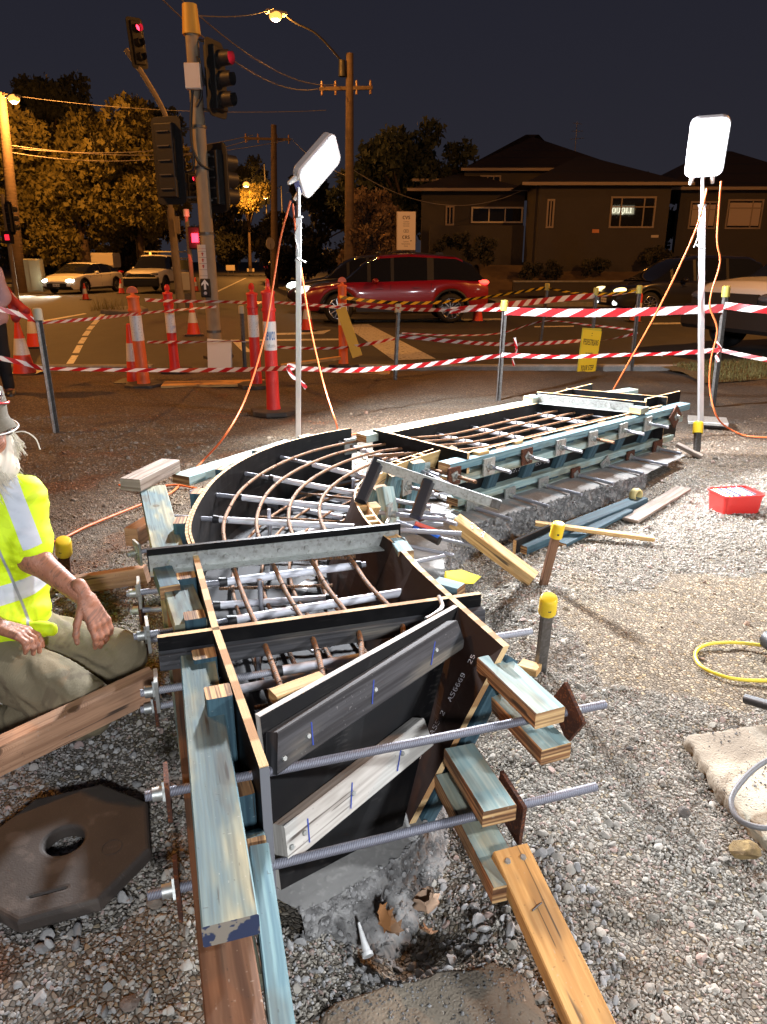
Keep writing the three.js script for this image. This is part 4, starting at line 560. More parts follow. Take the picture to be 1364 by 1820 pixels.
tape('red and white tape tied along the tops of the bollards', [[-2.949,1.021,-9.4], [-2.712,0.981,-9.9], [-2.287,0.948,-10.4], [-1.687,0.96,-9.9], [-1.276,1.032,-8.7], [-1,0.962,-9.5], [-0.575,0.886,-10.2]], 0.045, tapeRW, { twist: 0.8, seed: 27 });
tape('red and white tape from the leaning picket past the pink sleeve', [[-3.096,0.967,-6.75], [-3.156,1.036,-6.6], [-3.371,1.148,-6.3]], 0.05, tapeRW, { twist: 0.8, seed: 29 });
tape('red and white tape from the leaning picket past the black trousers', [[-3.122,0.54,-6.8], [-3.223,0.623,-6.6], [-3.445,0.743,-6.3]], 0.05, tapeRW, { twist: 0.8, seed: 31 });
tape('black and yellow striped tape sagging in front of the red car', [[-0.588,1.017,-10.2], [-0.251,0.952,-10.6], [0.187,0.9,-11], [0.743,0.879,-11.4], [1.491,0.914,-12], [2.689,1.054,-12.6]], 0.05, tapeYB, { twist: 0.5, seed: 33 });
tape('black and yellow striped tape between the olive capped pickets', [[2.709,1.045,-12.6], [2.951,1,-12.2], [3.237,0.991,-11.6], [3.614,1.072,-10.8]], 0.04, tapeYB, { twist: 0.9, seed: 35 });
const knotTail = (label, pts, s) => tape(label, pts, 0.04, tapeRW, { twist: 0.9, seed: s });
knotTail('loose tail of red and white tape knotted at the lamp pole', [[-0.75,0.623,-6.35], [-0.816,0.639,-6.3], [-0.781,0.553,-6.3], [-0.706,0.496,-6.3], [-0.664,0.447,-6.3]], 37);
knotTail('loose tail of red and white tape hanging beside the capped picket', [[1.402,0.705,-8], [1.428,0.575,-8], [1.398,0.467,-8], [1.413,0.407,-8]], 39);
knotTail('bow of red and white tape tied to the tall picket', [[3.422,0.701,-7.7], [3.47,0.634,-7.68], [3.454,0.563,-7.7], [3.483,0.488,-7.7]], 41);
// ---------- bollards and cones ----------
const logoFor = (turn) => canvasTex(512, 256, (c) => { c.fillStyle = '#dcdad8'; c.fillRect(0, 0, 512, 256); c.textAlign = 'center'; const x = ((-turn / (2 * PI) + 2) % 1) * 512; for (const k of [x - 512, x, x + 512]) { c.fillStyle = '#2a5f9c'; c.font = 'italic bold 46px sans-serif'; c.fillText('Kewco', k + 8, 140); c.fillRect(k - 76, 96, 10, 46); c.font = '15px sans-serif'; c.fillStyle = '#666'; c.fillText('traffic control', k + 20, 162); } const r = rng(9); for (let i = 0; i < 90; i++) { c.fillStyle = 'rgba(90,80,75,' + r() * 0.25 + ')'; c.fillRect(r() * 512, r() * 256, 2 + r() * 20, 1 + r() * 5); } });
const logoMat = (turn) => mat({ map: logoFor(turn), roughness: 0.35 });
const octGeo = (w, h, hole) => { const c = w / 2, k = c * 0.45, s = new THREE.Shape([[c, -k], [c, k], [k, c], [-k, c], [-c, k], [-c, -k], [-k, -c], [k, -c]].map((p) => new THREE.Vector2(...p))); if (hole) { const p = new THREE.Path(); p.absarc(0, 0, hole, 0, PI * 2, true); s.holes.push(p); } const g = new THREE.ExtrudeGeometry(s, { depth: h - 0.016, bevelEnabled: true, bevelSize: 0.01, bevelThickness: 0.008, bevelSegments: 2, curveSegments: 32 }); g.rotateX(-PI / 2); g.translate(0, 0.008, 0); return g; };
const uvM = (g) => { const p = g.attributes.position, u = g.attributes.uv; for (let i = 0; i < p.count; i++) u.setXY(i, p.getX(i) + p.getY(i) * 0.7, p.getZ(i) + p.getY(i) * 0.7); return g; };
function bollard(label, base, h, { m = M.redplastic, turn = 0, lean = [0, 0], r = 0.065, bandM = M.reflect, band = [0.5, 0.72], baseless = false, fat = 1 } = {}) {
  const g = thing('traffic_bollard', label, 'bollard', 'plastic bollards along the road edge'); g.userData.set = 1;
  const gp = new THREE.Group(); void gp;
  const body = lathe([[r * 1.12, 0.03], [r * 1.05, 0.1], [r, 0.2], [r * 0.94, h * 0.8], [r * 1.08, h * 0.805], [r * 1.08, h * 0.825], [r * 0.94, h * 0.83], [r * 0.92, h * 0.93], [r * 1.05, h * 0.935], [r * 1.05, h * 0.955], [r * 0.5, h * 0.965], [r * 0.34, h * 0.97], [r * 0.34, h * 0.99], [0, h * 0.992]], 20);
  add('tube', body, m, g);
  const hd = new THREE.Shape(); hd.absarc(0, 0, r * 0.85, 0, PI, false); hd.lineTo(-r * 0.85, -0.008); hd.lineTo(r * 0.85, -0.008); const hg = new THREE.ExtrudeGeometry(hd, { depth: 0.02, bevelEnabled: true, bevelSize: 0.004, bevelThickness: 0.004, bevelSegments: 1, curveSegments: 10 }); hg.translate(0, h, -0.01); add('handle', hg, m, g);
  const rb = r * 0.955 + 0.003; add('reflective_band', lathe([[rb * 1.01, h * band[0]], [rb * 1.005, h * band[0] + 0.001], [rb * 0.995, h * band[1] - 0.001], [rb * 0.985, h * band[1]]], 20), bandM, g);
  if (!baseless) { const b = uvM(octGeo(0.42 * fat, 0.05)); add('rubber_base', b, M.rubber, g); }
  g.position.set(...base); g.rotation.set(lean[0], turn, lean[1]); return g;
}
bollard('upright red bollard with blue logo on its white band, beside the lamp pole', [-1.126,0,-7.423], 1.26, { bandM: logoMat(-1.3), turn: -1.3, band: [0.51, 0.73] });
bollard('red bollard with plain white band beside the black picket', [-1.567,0,-9.061], 1.17, { turn: -1.0, band: [0.52, 0.74] });
bollard('orange bollard with scuffed white band and rounded handle', [-2.961,0,-9.061], 1.13, { m: M.orangeplastic, r: 0.072, turn: 0.2, band: [0.5, 0.76], lean: [0, 0.02] });
bollard('red bollard standing on the timber boards', [-2.899,0.02,-10.264], 1.1, { turn: 1.4, band: [0.48, 0.72], lean: [0, 0.02] });
bollard('orange bollard beside the grey signal pole', [-2.645,0,-11.894], 1.1, { m: M.orangeplastic, turn: 1.5, band: [0.45, 0.68], lean: [0, 0.03] });
bollard('orange bollard leaning by the yellow plank near the red car', [-0.587,0,-10.858], 1.2, { m: M.orangeplastic, turn: 0.1, bandM: logoMat(0.1), band: [0.5, 0.75] });
function cone(label, base, h, { half = false, turn = 0, lean = [0, 0], big = 1 } = {}) {
  const g = thing('traffic_cone', label, 'traffic cone', 'orange traffic cones'); g.userData.set = 1;
  const R = h * 0.2 * big, r1 = h * 0.035, at = (y) => lerp(R, r1, (y - 0.05 * h) / (0.95 * h));
  add('cone_body', lathe([[R * 1.02, 0.045 * h], [at(0.08 * h), 0.08 * h], [at(0.36 * h), 0.36 * h], [at(0.98 * h), 0.98 * h], [r1 * 0.7, h], [r1 * 0.5, 0.99 * h]], 24), M.cone, g);
  add('reflective_band', lathe([[at(0.38 * h) + 0.002, 0.38 * h], [at(0.68 * h) + 0.003, 0.68 * h]], 24), M.reflect, g);
  const w = h * 0.56, b = extrude([[w / 2, w * 0.42], [w * 0.42, w / 2], [-w * 0.42, w / 2], [-w / 2, w * 0.42], [-w / 2, -w * 0.42], [-w * 0.42, -w / 2], [w * 0.42, -w / 2], [w / 2, -w * 0.42]], h * 0.03, h * 0.008); b.rotateX(-PI / 2); b.translate(0, h * 0.008, 0); add('base', b, half ? M.cone : M.blackplastic, g);
  g.position.set(...base); g.rotation.set(lean[0], turn, lean[1]); return g;
}
cone('big red cone with scuffed white band beside the black trousers', [-4.912,0,-10.085], 0.72);
cone('big red cone standing behind the leaning picket', [-6.639,-0.1,-14.196], 0.72, { turn: 0.4 });
cone('slim red cone tucked beside the orange bollard', [-3.177,0,-9.365], 0.74, { big: 0.62 });
cone('red cone behind the bollards next to the signal pole', [-4.2,-0.1,-16.585], 0.72, { turn: 0.3 });
cone('red cone on the road in front of the white sedan', [-12.292,-0.1,-31.402], 0.66);
cone('red cone standing between the white sedan and the white pickup', [-12.726,-0.1,-37.084], 0.7);
cone('red cone by the front wheel of the red car', [-1.788,-0.1,-17.657], 0.72, { turn: 0.2 });
cone('red cone at the rear bumper of the red car', [2.528,-0.1,-20.261], 0.72);
cone('red cone leaning by the headlight of the dark car', [6.75,-0.1,-20.261], 0.74, { lean: [0, -0.16] });
cone('small red cone at the foot of the pedestrian signal post', [-9.743,-0.1,-39.686], 0.7);
// ---------- octagonal rubber base lying in front ----------
{
  const g = thing('bollard_base', 'brown octagonal rubber bollard base with round hole lying on gravel', 'bollard base'); g.userData.set = 1;
  const w = 0.455, c = w / 2, k = c * 0.42, s = new THREE.Shape([[c, -k], [c, k], [k, c], [-k, c], [-c, k], [-c, -k], [-k, -c], [k, -c]].map((p) => new THREE.Vector2(...p))); const hole = new THREE.Path(); hole.absarc(0.0, 0.02, 0.07, 0, PI * 2, true); s.holes.push(hole);
  const slot = new THREE.Path(); for (const [x, y, a] of [[0.045, 0, -90], [-0.045, 0, 90]]) for (let i = 0; i <= 6; i++) { const t = (a + i * 30) * PI / 180; const px = x + cos(t) * 0.013 - 0.03, py = y + sin(t) * 0.013 - 0.168; i === 0 && a === -90 ? slot.moveTo(px, py) : slot.lineTo(px, py); } s.holes.push(slot);
  const b = new THREE.ExtrudeGeometry(s, { depth: 0.026, bevelEnabled: true, bevelSize: 0.014, bevelThickness: 0.012, bevelSegments: 3, curveSegments: 40 }); b.rotateX(-PI / 2); b.translate(0, 0.012, 0); add('base_plate', uvM(b), M.rubber, g);
  const ring = new THREE.TorusGeometry(0.028, 0.0014, 6, 28); ring.rotateX(PI / 2); ring.translate(0.135, 0.0502, 0.06); add('moulded_ring', ring, M.rubber, g);
  const mk = canvasTex(128, 64, (q) => { q.clearRect(0, 0, 128, 64); q.fillStyle = '#4c433b'; q.font = 'bold 40px sans-serif'; q.fillText('HAG', 22, 46); }), pm = new THREE.PlaneGeometry(0.042, 0.021); pm.rotateX(-PI / 2); pm.translate(0.135, 0.0503, 0.06); add('moulded_mark', pm, mat({ map: mk, transparent: true, alphaTest: 0.4, roughness: 0.8 }), g);
  const p = [-0.832,0.03,-1.519]; g.position.set(p[0], 0.014, p[2]); g.rotation.set(0.02, 0.33, 0.02); g.scale.setScalar(0.88);
}
// ---------- timber braces and loose boards ----------
const board = (name, label, a, b, w, h, m, o, cat = 'timber') => tag(add(name, bar(a, b, w, h, o), m), label, cat);
{
  const g = thing('brace_plank', 'orange pine brace plank screwed to the blue waler, running down to the gravel', 'plank');
  const a = V([0.3,0.16,-1.385]), b = V([0.432,0.04,-0.97]); add('plank', bar(a.toArray(), b.toArray(), 0.09, 0.042, { seg: 4 }), timbers.orange, g);
  const d = b.clone().sub(a).normalize(), s = d.clone().cross(new THREE.Vector3(0, 1, 0)).normalize(), u = s.clone().cross(d); for (const k of [-0.018, 0.022]) add('screw', rod(a.clone().addScaledVector(d, 0.03).addScaledVector(s, k).addScaledVector(u, 0.021).toArray(), a.clone().addScaledVector(d, 0.03).addScaledVector(s, k).addScaledVector(u, 0.025).toArray(), 0.008, 0.006, 10), M.galv, g);
  add('bent_nail', tube([a.clone().addScaledVector(d, 0.14).addScaledVector(u, 0.024).addScaledVector(s, -0.01), a.clone().addScaledVector(d, 0.145).addScaledVector(u, 0.024).addScaledVector(s, 0.005), a.clone().addScaledVector(d, 0.15).addScaledVector(u, 0.023).addScaledVector(s, 0.018)], 0.002, 5, 8), M.steel, g);
}
{
  const g = thing('brace_plank', 'pine brace plank with screws leaning from the curved form to the peg', 'plank'); const a = V([0.353,0.27,-3.425]), b = V([0.726,0.03,-3.245]); add('plank', bar(a.toArray(), b.toArray(), 0.085, 0.06), timbers.pine, g);
  const r = rng(3), d = b.clone().sub(a).normalize(), s = d.clone().cross(new THREE.Vector3(0, 1, 0)).normalize(), u = s.clone().cross(d); for (let i = 0; i < 9; i++) { const p = a.clone().addScaledVector(d, 0.05 + r() * 0.14).addScaledVector(s, (r() - 0.5) * 0.06).addScaledVector(u, 0.03); add('screw', rod(p.toArray(), p.clone().addScaledVector(u, 0.004).toArray(), 0.006, 0.005, 8), M.galv, g); }
}
board('brace_timber', 'long hardwood brace timber lying across beside the kneeling worker', [-1.18,0.13,-1.712], [-0.743,0.2,-2.066], 0.062, 0.095, timbers.hard, { seg: 3 });
board('brace_timber', 'short hardwood timber lying on gravel behind the kneeling worker', [-1.456,0.06,-3.116], [-1.096,0.12,-3.11], 0.05, 0.08, timbers.hard, {});
board('loose_board', 'blue laminated board lying on gravel beside the footing', [0.734,0.03,-3.646], [1.665,0.03,-4.491], 0.09, 0.045, timbers.deep, {});
board('loose_board', 'wide dark blue board lying flat under the white batten', [0.955,0.02,-3.754], [1.497,0.03,-4.3], 0.12, 0.02, timbers.deep, {});
board('loose_board', 'weathered grey board lying beside the footing end', [1.481,0.015,-4.135], [2.047,0.02,-4.769], 0.1, 0.02, timbers.weathered, {});
board('loose_batten', 'pale pine batten with saw cuts resting on the loose boards', [0.863,0.08,-3.907], [1.503,0.03,-3.788], 0.045, 0.022, timbers.pine, {});
board('loose_board', 'black plywood offcut standing against the footing face', [0.698,0.05,-3.621], [0.927,0.05,-3.85], 0.02, 0.08, [M.film, M.plyedge], {});
board('loose_board', 'short weathered board leaning at the far end of the lower walers', [2.364,0.086,-5.75], [2.536,0.01,-5.647], 0.07, 0.03, timbers.weathered, {});
board('offcut', 'small pale pine offcut lying beside the steel peg', [0.527,0.02,-2.471], [0.591,0.02,-2.431], 0.06, 0.03, timbers.pine, {});
board('loose_board', 'pale blue board end poking out beyond the far closing board', S(2.2, -0.62, 0.42), S(2.75, -0.55, 0.42), 0.1, 0.05, timbers.pale, {});
{ const p = [1.618,0.05,-4.465], t = new THREE.TorusGeometry(0.035, 0.012, 6, 16); t.scale(1, 1, 2.2); t.rotateY(0.6); t.translate(p[0], p[1] + 0.02, p[2]); tag(add('tape_roll', t, mat({ color: col(0.55, 0.46, 0.2), roughness: 0.6 })), 'tan roll of tape lying on the blue board', 'tape roll'); }
// metal box at the lamp foot
{ const g = thing('steel_tray', 'flat grey steel tray on the ground behind the work light pole', 'tray'); add('tray_top', boxAt([3.049,0.06,-6.782], 0.34, 0.03, 0.3, -0.35), M.galv, g); add('tray_side', boxAt([3.091,0.02,-6.867], 0.3, 0.045, 0.27, -0.35), M.steel, g); }
// clamp
{
  const g = thing('bar_clamp', 'steel bar clamp with black jaws and blue handle gripping the curved form', 'clamp');
  const a = V([-0.037,0.58,-3.351]), b = V([0.548,0.4,-3.275]), d = b.clone().sub(a).normalize(), lp = (t) => a.clone().lerp(b, t);
  add('bar', bar(a.toArray(), b.toArray(), 0.014, 0.05, { ch: 0.003 }), M.galv, g);
  add('bar_end', bar(lp(0.93).toArray(), lp(1.0).addScaledVector(d, 0.004).toArray(), 0.022, 0.044), M.steel, g);
  const down = V([-0.117,0.44,-3.14]).sub(a).normalize();
  for (const [t, L, n] of [[0.0, 0.235, 'fixed_jaw'], [0.42, 0.22, 'sliding_jaw']]) { const p = lp(t).addScaledVector(down, -0.03), q = lp(t).addScaledVector(down, L); const j = add(n, bar(p.toArray(), q.toArray(), 0.034, 0.05, { up: d.toArray(), ch: 0.006 }), mat({ color: col(0.035, 0.036, 0.042), roughness: 0.45, metalness: 0.4 }), g); add('jaw_web', bar(p.clone().addScaledVector(d, 0.03).toArray(), q.clone().addScaledVector(d, 0.024).toArray(), 0.014, 0.016, { up: d.toArray() }), M.steel, j); }
  const e = lp(0.42).addScaledVector(down, 0.2), s0 = V([0.059,0.36,-3.159]), s1 = V([0.136,0.34,-3.131]), h1 = V([0.253,0.3,-3.064]); void e;
  add('screw_spindle', rod(s0.toArray(), s1.toArray(), 0.011), M.thread, g);
  const hd = add('handle', rod(s1.toArray(), h1.toArray(), 0.018, 0.021, 14), M.blackplastic, g); const hh = h1.clone().sub(s1);
  add('grip', rod(s1.clone().addScaledVector(hh, 0.04).toArray(), s1.clone().addScaledVector(hh, 0.22).toArray(), 0.0205, 0.0205, 14), mat({ color: col(0.02, 0.1, 0.5), roughness: 0.4 }), hd);
  add('grip', bar(s1.clone().addScaledVector(hh, 0.36).add(new THREE.Vector3(0, 0.012, 0)).toArray(), s1.clone().addScaledVector(hh, 0.96).add(new THREE.Vector3(0, 0.014, 0)).toArray(), 0.026, 0.022, { ch: 0.008 }), mat({ color: col(0.02, 0.12, 0.55), roughness: 0.4 }), hd);
}
tag(add('marker_pen', rod([0.143,0.37,-3.109], [0.241,0.33,-3.114], 0.01, 0.01, 10), mat({ color: col(0.6, 0.09, 0.06), roughness: 0.4 })), 'red marker stick lying along the clamp handle', 'marker');
// red box of papers
{
  const g = thing('plastic_box', 'open red plastic box with sandpaper sheets standing on gravel', 'box'); g.userData.set = 1;
  const W = 0.27, D = 0.2, h = 0.125, wall = (pts) => pts;
  const rr = (w, d, r) => { const p = []; for (const [sx, sy, a0] of [[1, 1, 0], [-1, 1, 90], [-1, -1, 180], [1, -1, 270]]) for (let k = 0; k <= 4; k++) { const a = (a0 + k * 22.5) * PI / 180; p.push(new THREE.Vector2(sx * (w / 2 - r) + cos(a) * r, sy * (d / 2 - r) + sin(a) * r)); } return p; }; void wall;
  const sh = new THREE.Shape(rr(W, D, 0.03)); sh.holes.push(new THREE.Path(rr(W - 0.008, D - 0.008, 0.027))); const bg = new THREE.ExtrudeGeometry(sh, { depth: h, bevelEnabled: false }); bg.rotateX(-PI / 2); const p = bg.attributes.position; for (let i = 0; i < p.count; i++) { const k = 0.9 + 0.1 * p.getY(i) / h; p.setX(i, p.getX(i) * k); p.setZ(i, p.getZ(i) * k); } bg.computeVertexNormals(); add('shell', bg, M.redplastic, g);
  const rs = new THREE.Shape(rr(W + 0.014, D + 0.014, 0.035)); rs.holes.push(new THREE.Path(rr(W - 0.004, D - 0.004, 0.028))); const rg = new THREE.ExtrudeGeometry(rs, { depth: 0.012, bevelEnabled: false }); rg.rotateX(-PI / 2); rg.translate(0, h - 0.01, 0); add('rim', rg, M.redplastic, g);
  const fl = new THREE.ShapeGeometry(new THREE.Shape(rr(W * 0.89, D * 0.89, 0.027))); fl.rotateX(-PI / 2); fl.translate(0, 0.006, 0); add('bottom', fl, M.redplastic, g);
  g.position.set(...[2.201,0,-4.355]); g.position.y = 0.004; g.rotation.y = 0.18;
  const cl = [[0.75, 0.7, 0.5], [0.78, 0.78, 0.74], [0.5, 0.33, 0.05], [0.8, 0.8, 0.78], [0.06, 0.07, 0.12], [0.75, 0.5, 0.35], [0.35, 0.35, 0.6], [0.02, 0.03, 0.12], [0.7, 0.55, 0.2], [0.8, 0.8, 0.75], [0.12, 0.14, 0.2], [0.15, 0.25, 0.45], [0.6, 0.65, 0.7], [0.2, 0.22, 0.25], [0.1, 0.1, 0.12]];
  const names = ['cream', 'off white, behind the cream,', 'mustard', 'white, behind the mustard,', 'charcoal', 'peach', 'lilac', 'navy', 'tan', 'ivory, behind the tan,', 'slate grey', 'mid blue', 'pale blue grey', 'dark grey, behind the pale blue,', 'near black'];
  cl.forEach((c, i) => { const s = tag(add('sandpaper_sheet', new THREE.BoxGeometry(0.0045, 0.1 + 0.012 * hash(i, 3, 1), 0.155), mat({ color: col(...c), roughness: 0.85 })), 'sheet standing upright in the red plastic box', 'sheet', 'sheets in the red box'); const q = new THREE.Vector3(-0.105 + i * 0.0142, 0.075, 0.0).applyAxisAngle(new THREE.Vector3(0, 1, 0), 0.18).add(g.position); s.position.copy(q); s.rotation.set(0, 0.18, 0.35 - i * 0.01); s.userData.label = names[i] + ' paper sheet standing in the red plastic box'; });
}
// yellow tag, cords and pipe at the side, litter in the hole
{ const s = new THREE.Shape([[0, 0], [0.16, 0.0], [0.2, 0.05], [0.11, 0.1], [0.03, 0.09]].map((p) => new THREE.Vector2(...p))); const g = new THREE.ExtrudeGeometry(s, { depth: 0.003, bevelEnabled: false }); g.rotateX(-1.25); const p = [0.274,0.02,-3.215]; g.translate(...p); tag(add('plastic_tag', g, mat({ color: col(0.75, 0.6, 0.03), roughness: 0.4 })), 'flat yellow plastic tag lying against the footing', 'tag'); }
cord('air_hose', 'yellow hose lying in a loop on the dusty slab', [[1.645,0.03,-2.557], [1.553,0.02,-2.619], [1.427,0.012,-2.661], [1.316,0.012,-2.642], [1.243,0.012,-2.57], [1.23,0.012,-2.472], [1.289,0.012,-2.4], [1.363,0.012,-2.377], [1.552,0.012,-2.377]], 0.0075, M.yellowcord);
cord('power_cable', 'grey cable curving over the pale broken slab edge', [[1.273,0.12,-1.831], [1.133,0.1,-1.8], [1.04,0.08,-1.743], [0.976,0.06,-1.674], [0.972,0.05,-1.619], [1.007,0.05,-1.588], [1.154,0.05,-1.592]], 0.008, M.greycord);
tag(add('black_pipe', rod([1.255,0.06,-2.182], [1.358,0.12,-1.987], 0.017, 0.019, 16), M.blackplastic), 'black pipe end lying over the dusty slab beside the yellow hose', 'pipe');
tag(add('hose_fitting', rod([1.555,0.05,-2.625], [1.574,0.05,-2.513], 0.04, 0.045, 16), M.blackplastic), 'black fitting at the end of the yellow hose', 'hose fitting');
{ const g = stoneGeo(91, 0.7); g.scale(0.042, 0.042, 0.034); const p = [0.957,0.02,-1.535]; g.translate(...p); tag(add('stone', g, M.slab.clone()), 'yellowish stone lying beside the pale broken slab', 'stone').material.color = col(0.95, 0.78, 0.45); }
[[[0.855,0.01,-1.69], 0.02, 'dark grey stone on gravel beside the lower tie rod'], [[0.794,0.01,-1.977], 0.012, 'small dark stone on gravel beside the tie rod tip'], [[-0.538,0.01,-1.127], 0.022, 'pinkish stone on gravel beside the brown waler'], [[-0.561,0.015,-1.382], 0.026, 'rough stone on gravel beside the rusty tie plate']].forEach(([p, s, l], i) => { const g = stoneGeo(300 + i, 0.65); g.scale(s, s, s); g.translate(...p); const m = tag(add('stone', g, M.concrete.clone()), l, 'stone'); m.material.color = [col(0.45, 0.42, 0.4), col(0.35, 0.34, 0.34), col(0.95, 0.75, 0.65), col(0.85, 0.7, 0.58)][i]; });
{ const a = [-0.06,-0.02,-1.349], b = [-0.036,-0.05,-1.283]; const g = thing('caulking_nozzle', 'white plastic nozzle lying in the dug hole', 'nozzle'); add('nozzle', rod(b, a, 0.011, 0.003, 12), M.white, g); add('collar', rod(b, V(b).lerp(V(a), 0.12).toArray(), 0.014, 0.013, 12), M.white, g); }
function leaf(label, p, s, yaw, tilt, m, curl) { const out = [[0, 0], [0.08, 0.12], [0.32, 0.16], [0.2, 0.26], [0.3, 0.42], [0.42, 0.55], [0.22, 0.56], [0.18, 0.7], [0.26, 0.86], [0.1, 0.86], [0, 1]], pts = [...out, ...out.slice(1, -1).reverse().map(([x, y]) => [-x * 0.92, y])]; const g = extrude(pts, 0.012, 0), q = g.attributes.position; for (let i = 0; i < q.count; i++) q.setZ(i, q.getZ(i) + curl * (q.getX(i) ** 2 * 2 + (q.getY(i) - 0.5) ** 2)); g.scale(s, s, s); g.rotateX(tilt); g.rotateY(yaw); g.translate(...p); g.computeVertexNormals(); tag(add('dead_leaf', g, m), label, 'leaf'); }
const lf = mat({ color: col(0.3, 0.13, 0.04), roughness: 0.7, transmission: 0.15, thickness: 0 }), lf2 = mat({ color: col(0.3, 0.17, 0.09), roughness: 0.75 });
leaf('brown oak leaf standing upright in the dug hole', [0.011,-0.04,-1.343], 0.075, 0.9, -0.45, lf, 0.5); leaf('curled dead leaf beneath the oak leaf in the hole', [0.046,-0.07,-1.361], 0.08, 1.4, -1.1, lf2, 0.6); leaf('dead leaf curled beside the paper scrap in the hole', [0.115,-0.07,-1.361], 0.07, 2.6, -0.8, lf2, 0.8);
{ const p = [0.113,-0.04,-1.416], g = lathe([[0.0, 0], [0.03, 0.004], [0.034, 0.018], [0.022, 0.03], [0.03, 0.042], [0.024, 0.05]], 13); const q = g.attributes.position; for (let i = 0; i < q.count; i++) { const k = 0.45 + 1.1 * n2(q.getX(i) * 70 + 3, q.getZ(i) * 70 + q.getY(i) * 50, 3, 3); q.setXYZ(i, q.getX(i) * k, q.getY(i) * (0.5 + 0.9 * n2(q.getX(i) * 90, q.getZ(i) * 90, 7, 2)), q.getZ(i) * k * 0.8); } g.rotateZ(0.3); g.translate(...p); g.computeVertexNormals(); tag(add('paper_scrap', g, mat({ color: col(0.45, 0.3, 0.2), roughness: 0.8 })), 'crumpled brown paper scrap in the dug hole', 'paper scrap'); }
// yellow sign
{
  const g = thing('warning_sign', 'yellow sign reading PEDESTRIANS WATCH YOUR STEP hung on a picket', 'sign');
  const tx = canvasTex(256, 640, (c) => { c.fillStyle = '#dfae12'; c.fillRect(0, 0, 256, 640); c.fillStyle = '#17130a'; c.textAlign = 'center'; const ln = (t, y, w) => { c.save(); c.font = 'bold 100px sans-serif'; const k = w / c.measureText(t).width; c.translate(128, y); c.scale(k, 1.05); c.fillText(t, 0, 0); c.restore(); }; ln('PEDESTRIANS', 195, 215); ln('WATCH', 370, 110); ln('YOUR STEP', 545, 190); for (const [y, r] of [[40, 6], [70, 5], [600, 8]]) { c.beginPath(); c.arc(128, y, r, 0, 7); c.fill(); } });
  const tl = V([2.82,0.563,-10.6]), tr = V([3.085,0.532,-10.6]), bl = V([2.791,-0.117,-10.6]), br = V([3.033,-0.101,-10.6]);
  const W = tr.clone().sub(tl), pos = [], uv = []; for (const [p, u, v] of [[bl, 0, 0], [br, 1, 0], [tr, 1, 1], [bl, 0, 0], [tr, 1, 1], [tl, 0, 1]]) { pos.push(p.x, p.y, p.z + 0.006); uv.push(u, v); } void W;
  add('face', geoOf(pos, uv), mat({ map: tx, roughness: 0.45 }), g);
  const c = tl.clone().add(br).multiplyScalar(0.5), up = tl.clone().sub(bl).normalize(); add('back_plate', bar(c.clone().addScaledVector(up, -0.35).toArray(), c.clone().addScaledVector(up, 0.345).toArray(), 0.27, 0.006, { up: [0, 0, 1] }), mat({ color: col(0.5, 0.35, 0.02), roughness: 0.5 }), g);
}
// boards laid along the road edge
board('road_board', 'long yellow formply board lying along the road edge by the orange bollard', [-1.455,0.065,-10.5], [-0.625,0.151,-10.7], 0.12, 0.04, timbers.orange, {});
board('road_board', 'wide worn board lying beneath the red bollards', [-2.724,0.03,-9.047], [-1.5,0.03,-9.221], 0.35, 0.03, timbers.orange, {});
board('road_board', 'orange board lying flat behind the lamp pole', [-0.638,0.03,-10.195], [0.077,0.03,-10.037], 0.14, 0.03, timbers.orange, {});
board('road_plank', 'yellow plank leaning against the orange bollard', [-0.581,0.865,-10.3], [-0.351,0.248,-10.05], 0.14, 0.03, [mat({ color: col(0.55, 0.36, 0.05), roughness: 0.6 }), M.pine], { up: [0, 0.2, 1] });
board('road_board', 'white board standing behind the orange bollard at the signal pole', [-2.552,0.202,-10.8], [-2.19,0.183,-10.7], 0.03, 0.42, [M.white, M.white], {});

// ---------- road ----------
const asphalt = withTex(pair(256, 1.5, (u, v) => { const a = fb(u, v, 4, 4, 4, 141), b = vn(u * 220, v * 220, 220, 220, 143); return [...mix3([0.2, 0.197, 0.195], [0.29, 0.285, 0.28], a * 0.6 + b * 0.4), b]; }), 0.004, { roughness: 0.75 });
const flat = (pts, y, m, name) => { const s = new THREE.Shape(pts.map((p) => new THREE.Vector2(p[0], p[1]))), g = new THREE.ShapeGeometry(s); g.rotateX(PI / 2); const p = g.attributes.position, u = g.attributes.uv; for (let i = 0; i < p.count; i++) { p.setY(i, y); u.setXY(i, p.getX(i), p.getZ(i)); } const ix = g.index.array; for (let i = 0; i < ix.length; i += 3) { const t = ix[i]; ix[i] = ix[i + 1]; ix[i + 1] = t; } g.computeVertexNormals(); return kind(add(name, g, m), 'structure'); };
const RY = -0.1;
flat([[-140, -10.95], [4.6, -10.95], [9, -12.6], [140, -12.6], [140, -27], [4, -27], [1.5, -34], [2, -130], [-14, -130], [-19, -46], [-140, -46]], RY, asphalt, 'road');
kind(add('kerb', bar([-30, -0.045, -10.88], [-3.4, -0.045, -10.88], 0.15, 0.15, { ch: 0.02 }), M.concrete), 'structure'); kind(add('kerb', bar([-0.5, -0.045, -10.88], [4.6, -0.045, -10.88], 0.15, 0.15, { ch: 0.02 }), M.concrete), 'structure');
kind(add('kerb', bar([4.6, -0.045, -10.88], [9, -0.045, -12.55], 0.15, 0.15, { ch: 0.02 }), M.concrete), 'structure'); kind(add('kerb', bar([9, -0.045, -12.55], [60, -0.045, -12.55], 0.15, 0.15, { ch: 0.02 }), M.concrete), 'structure');
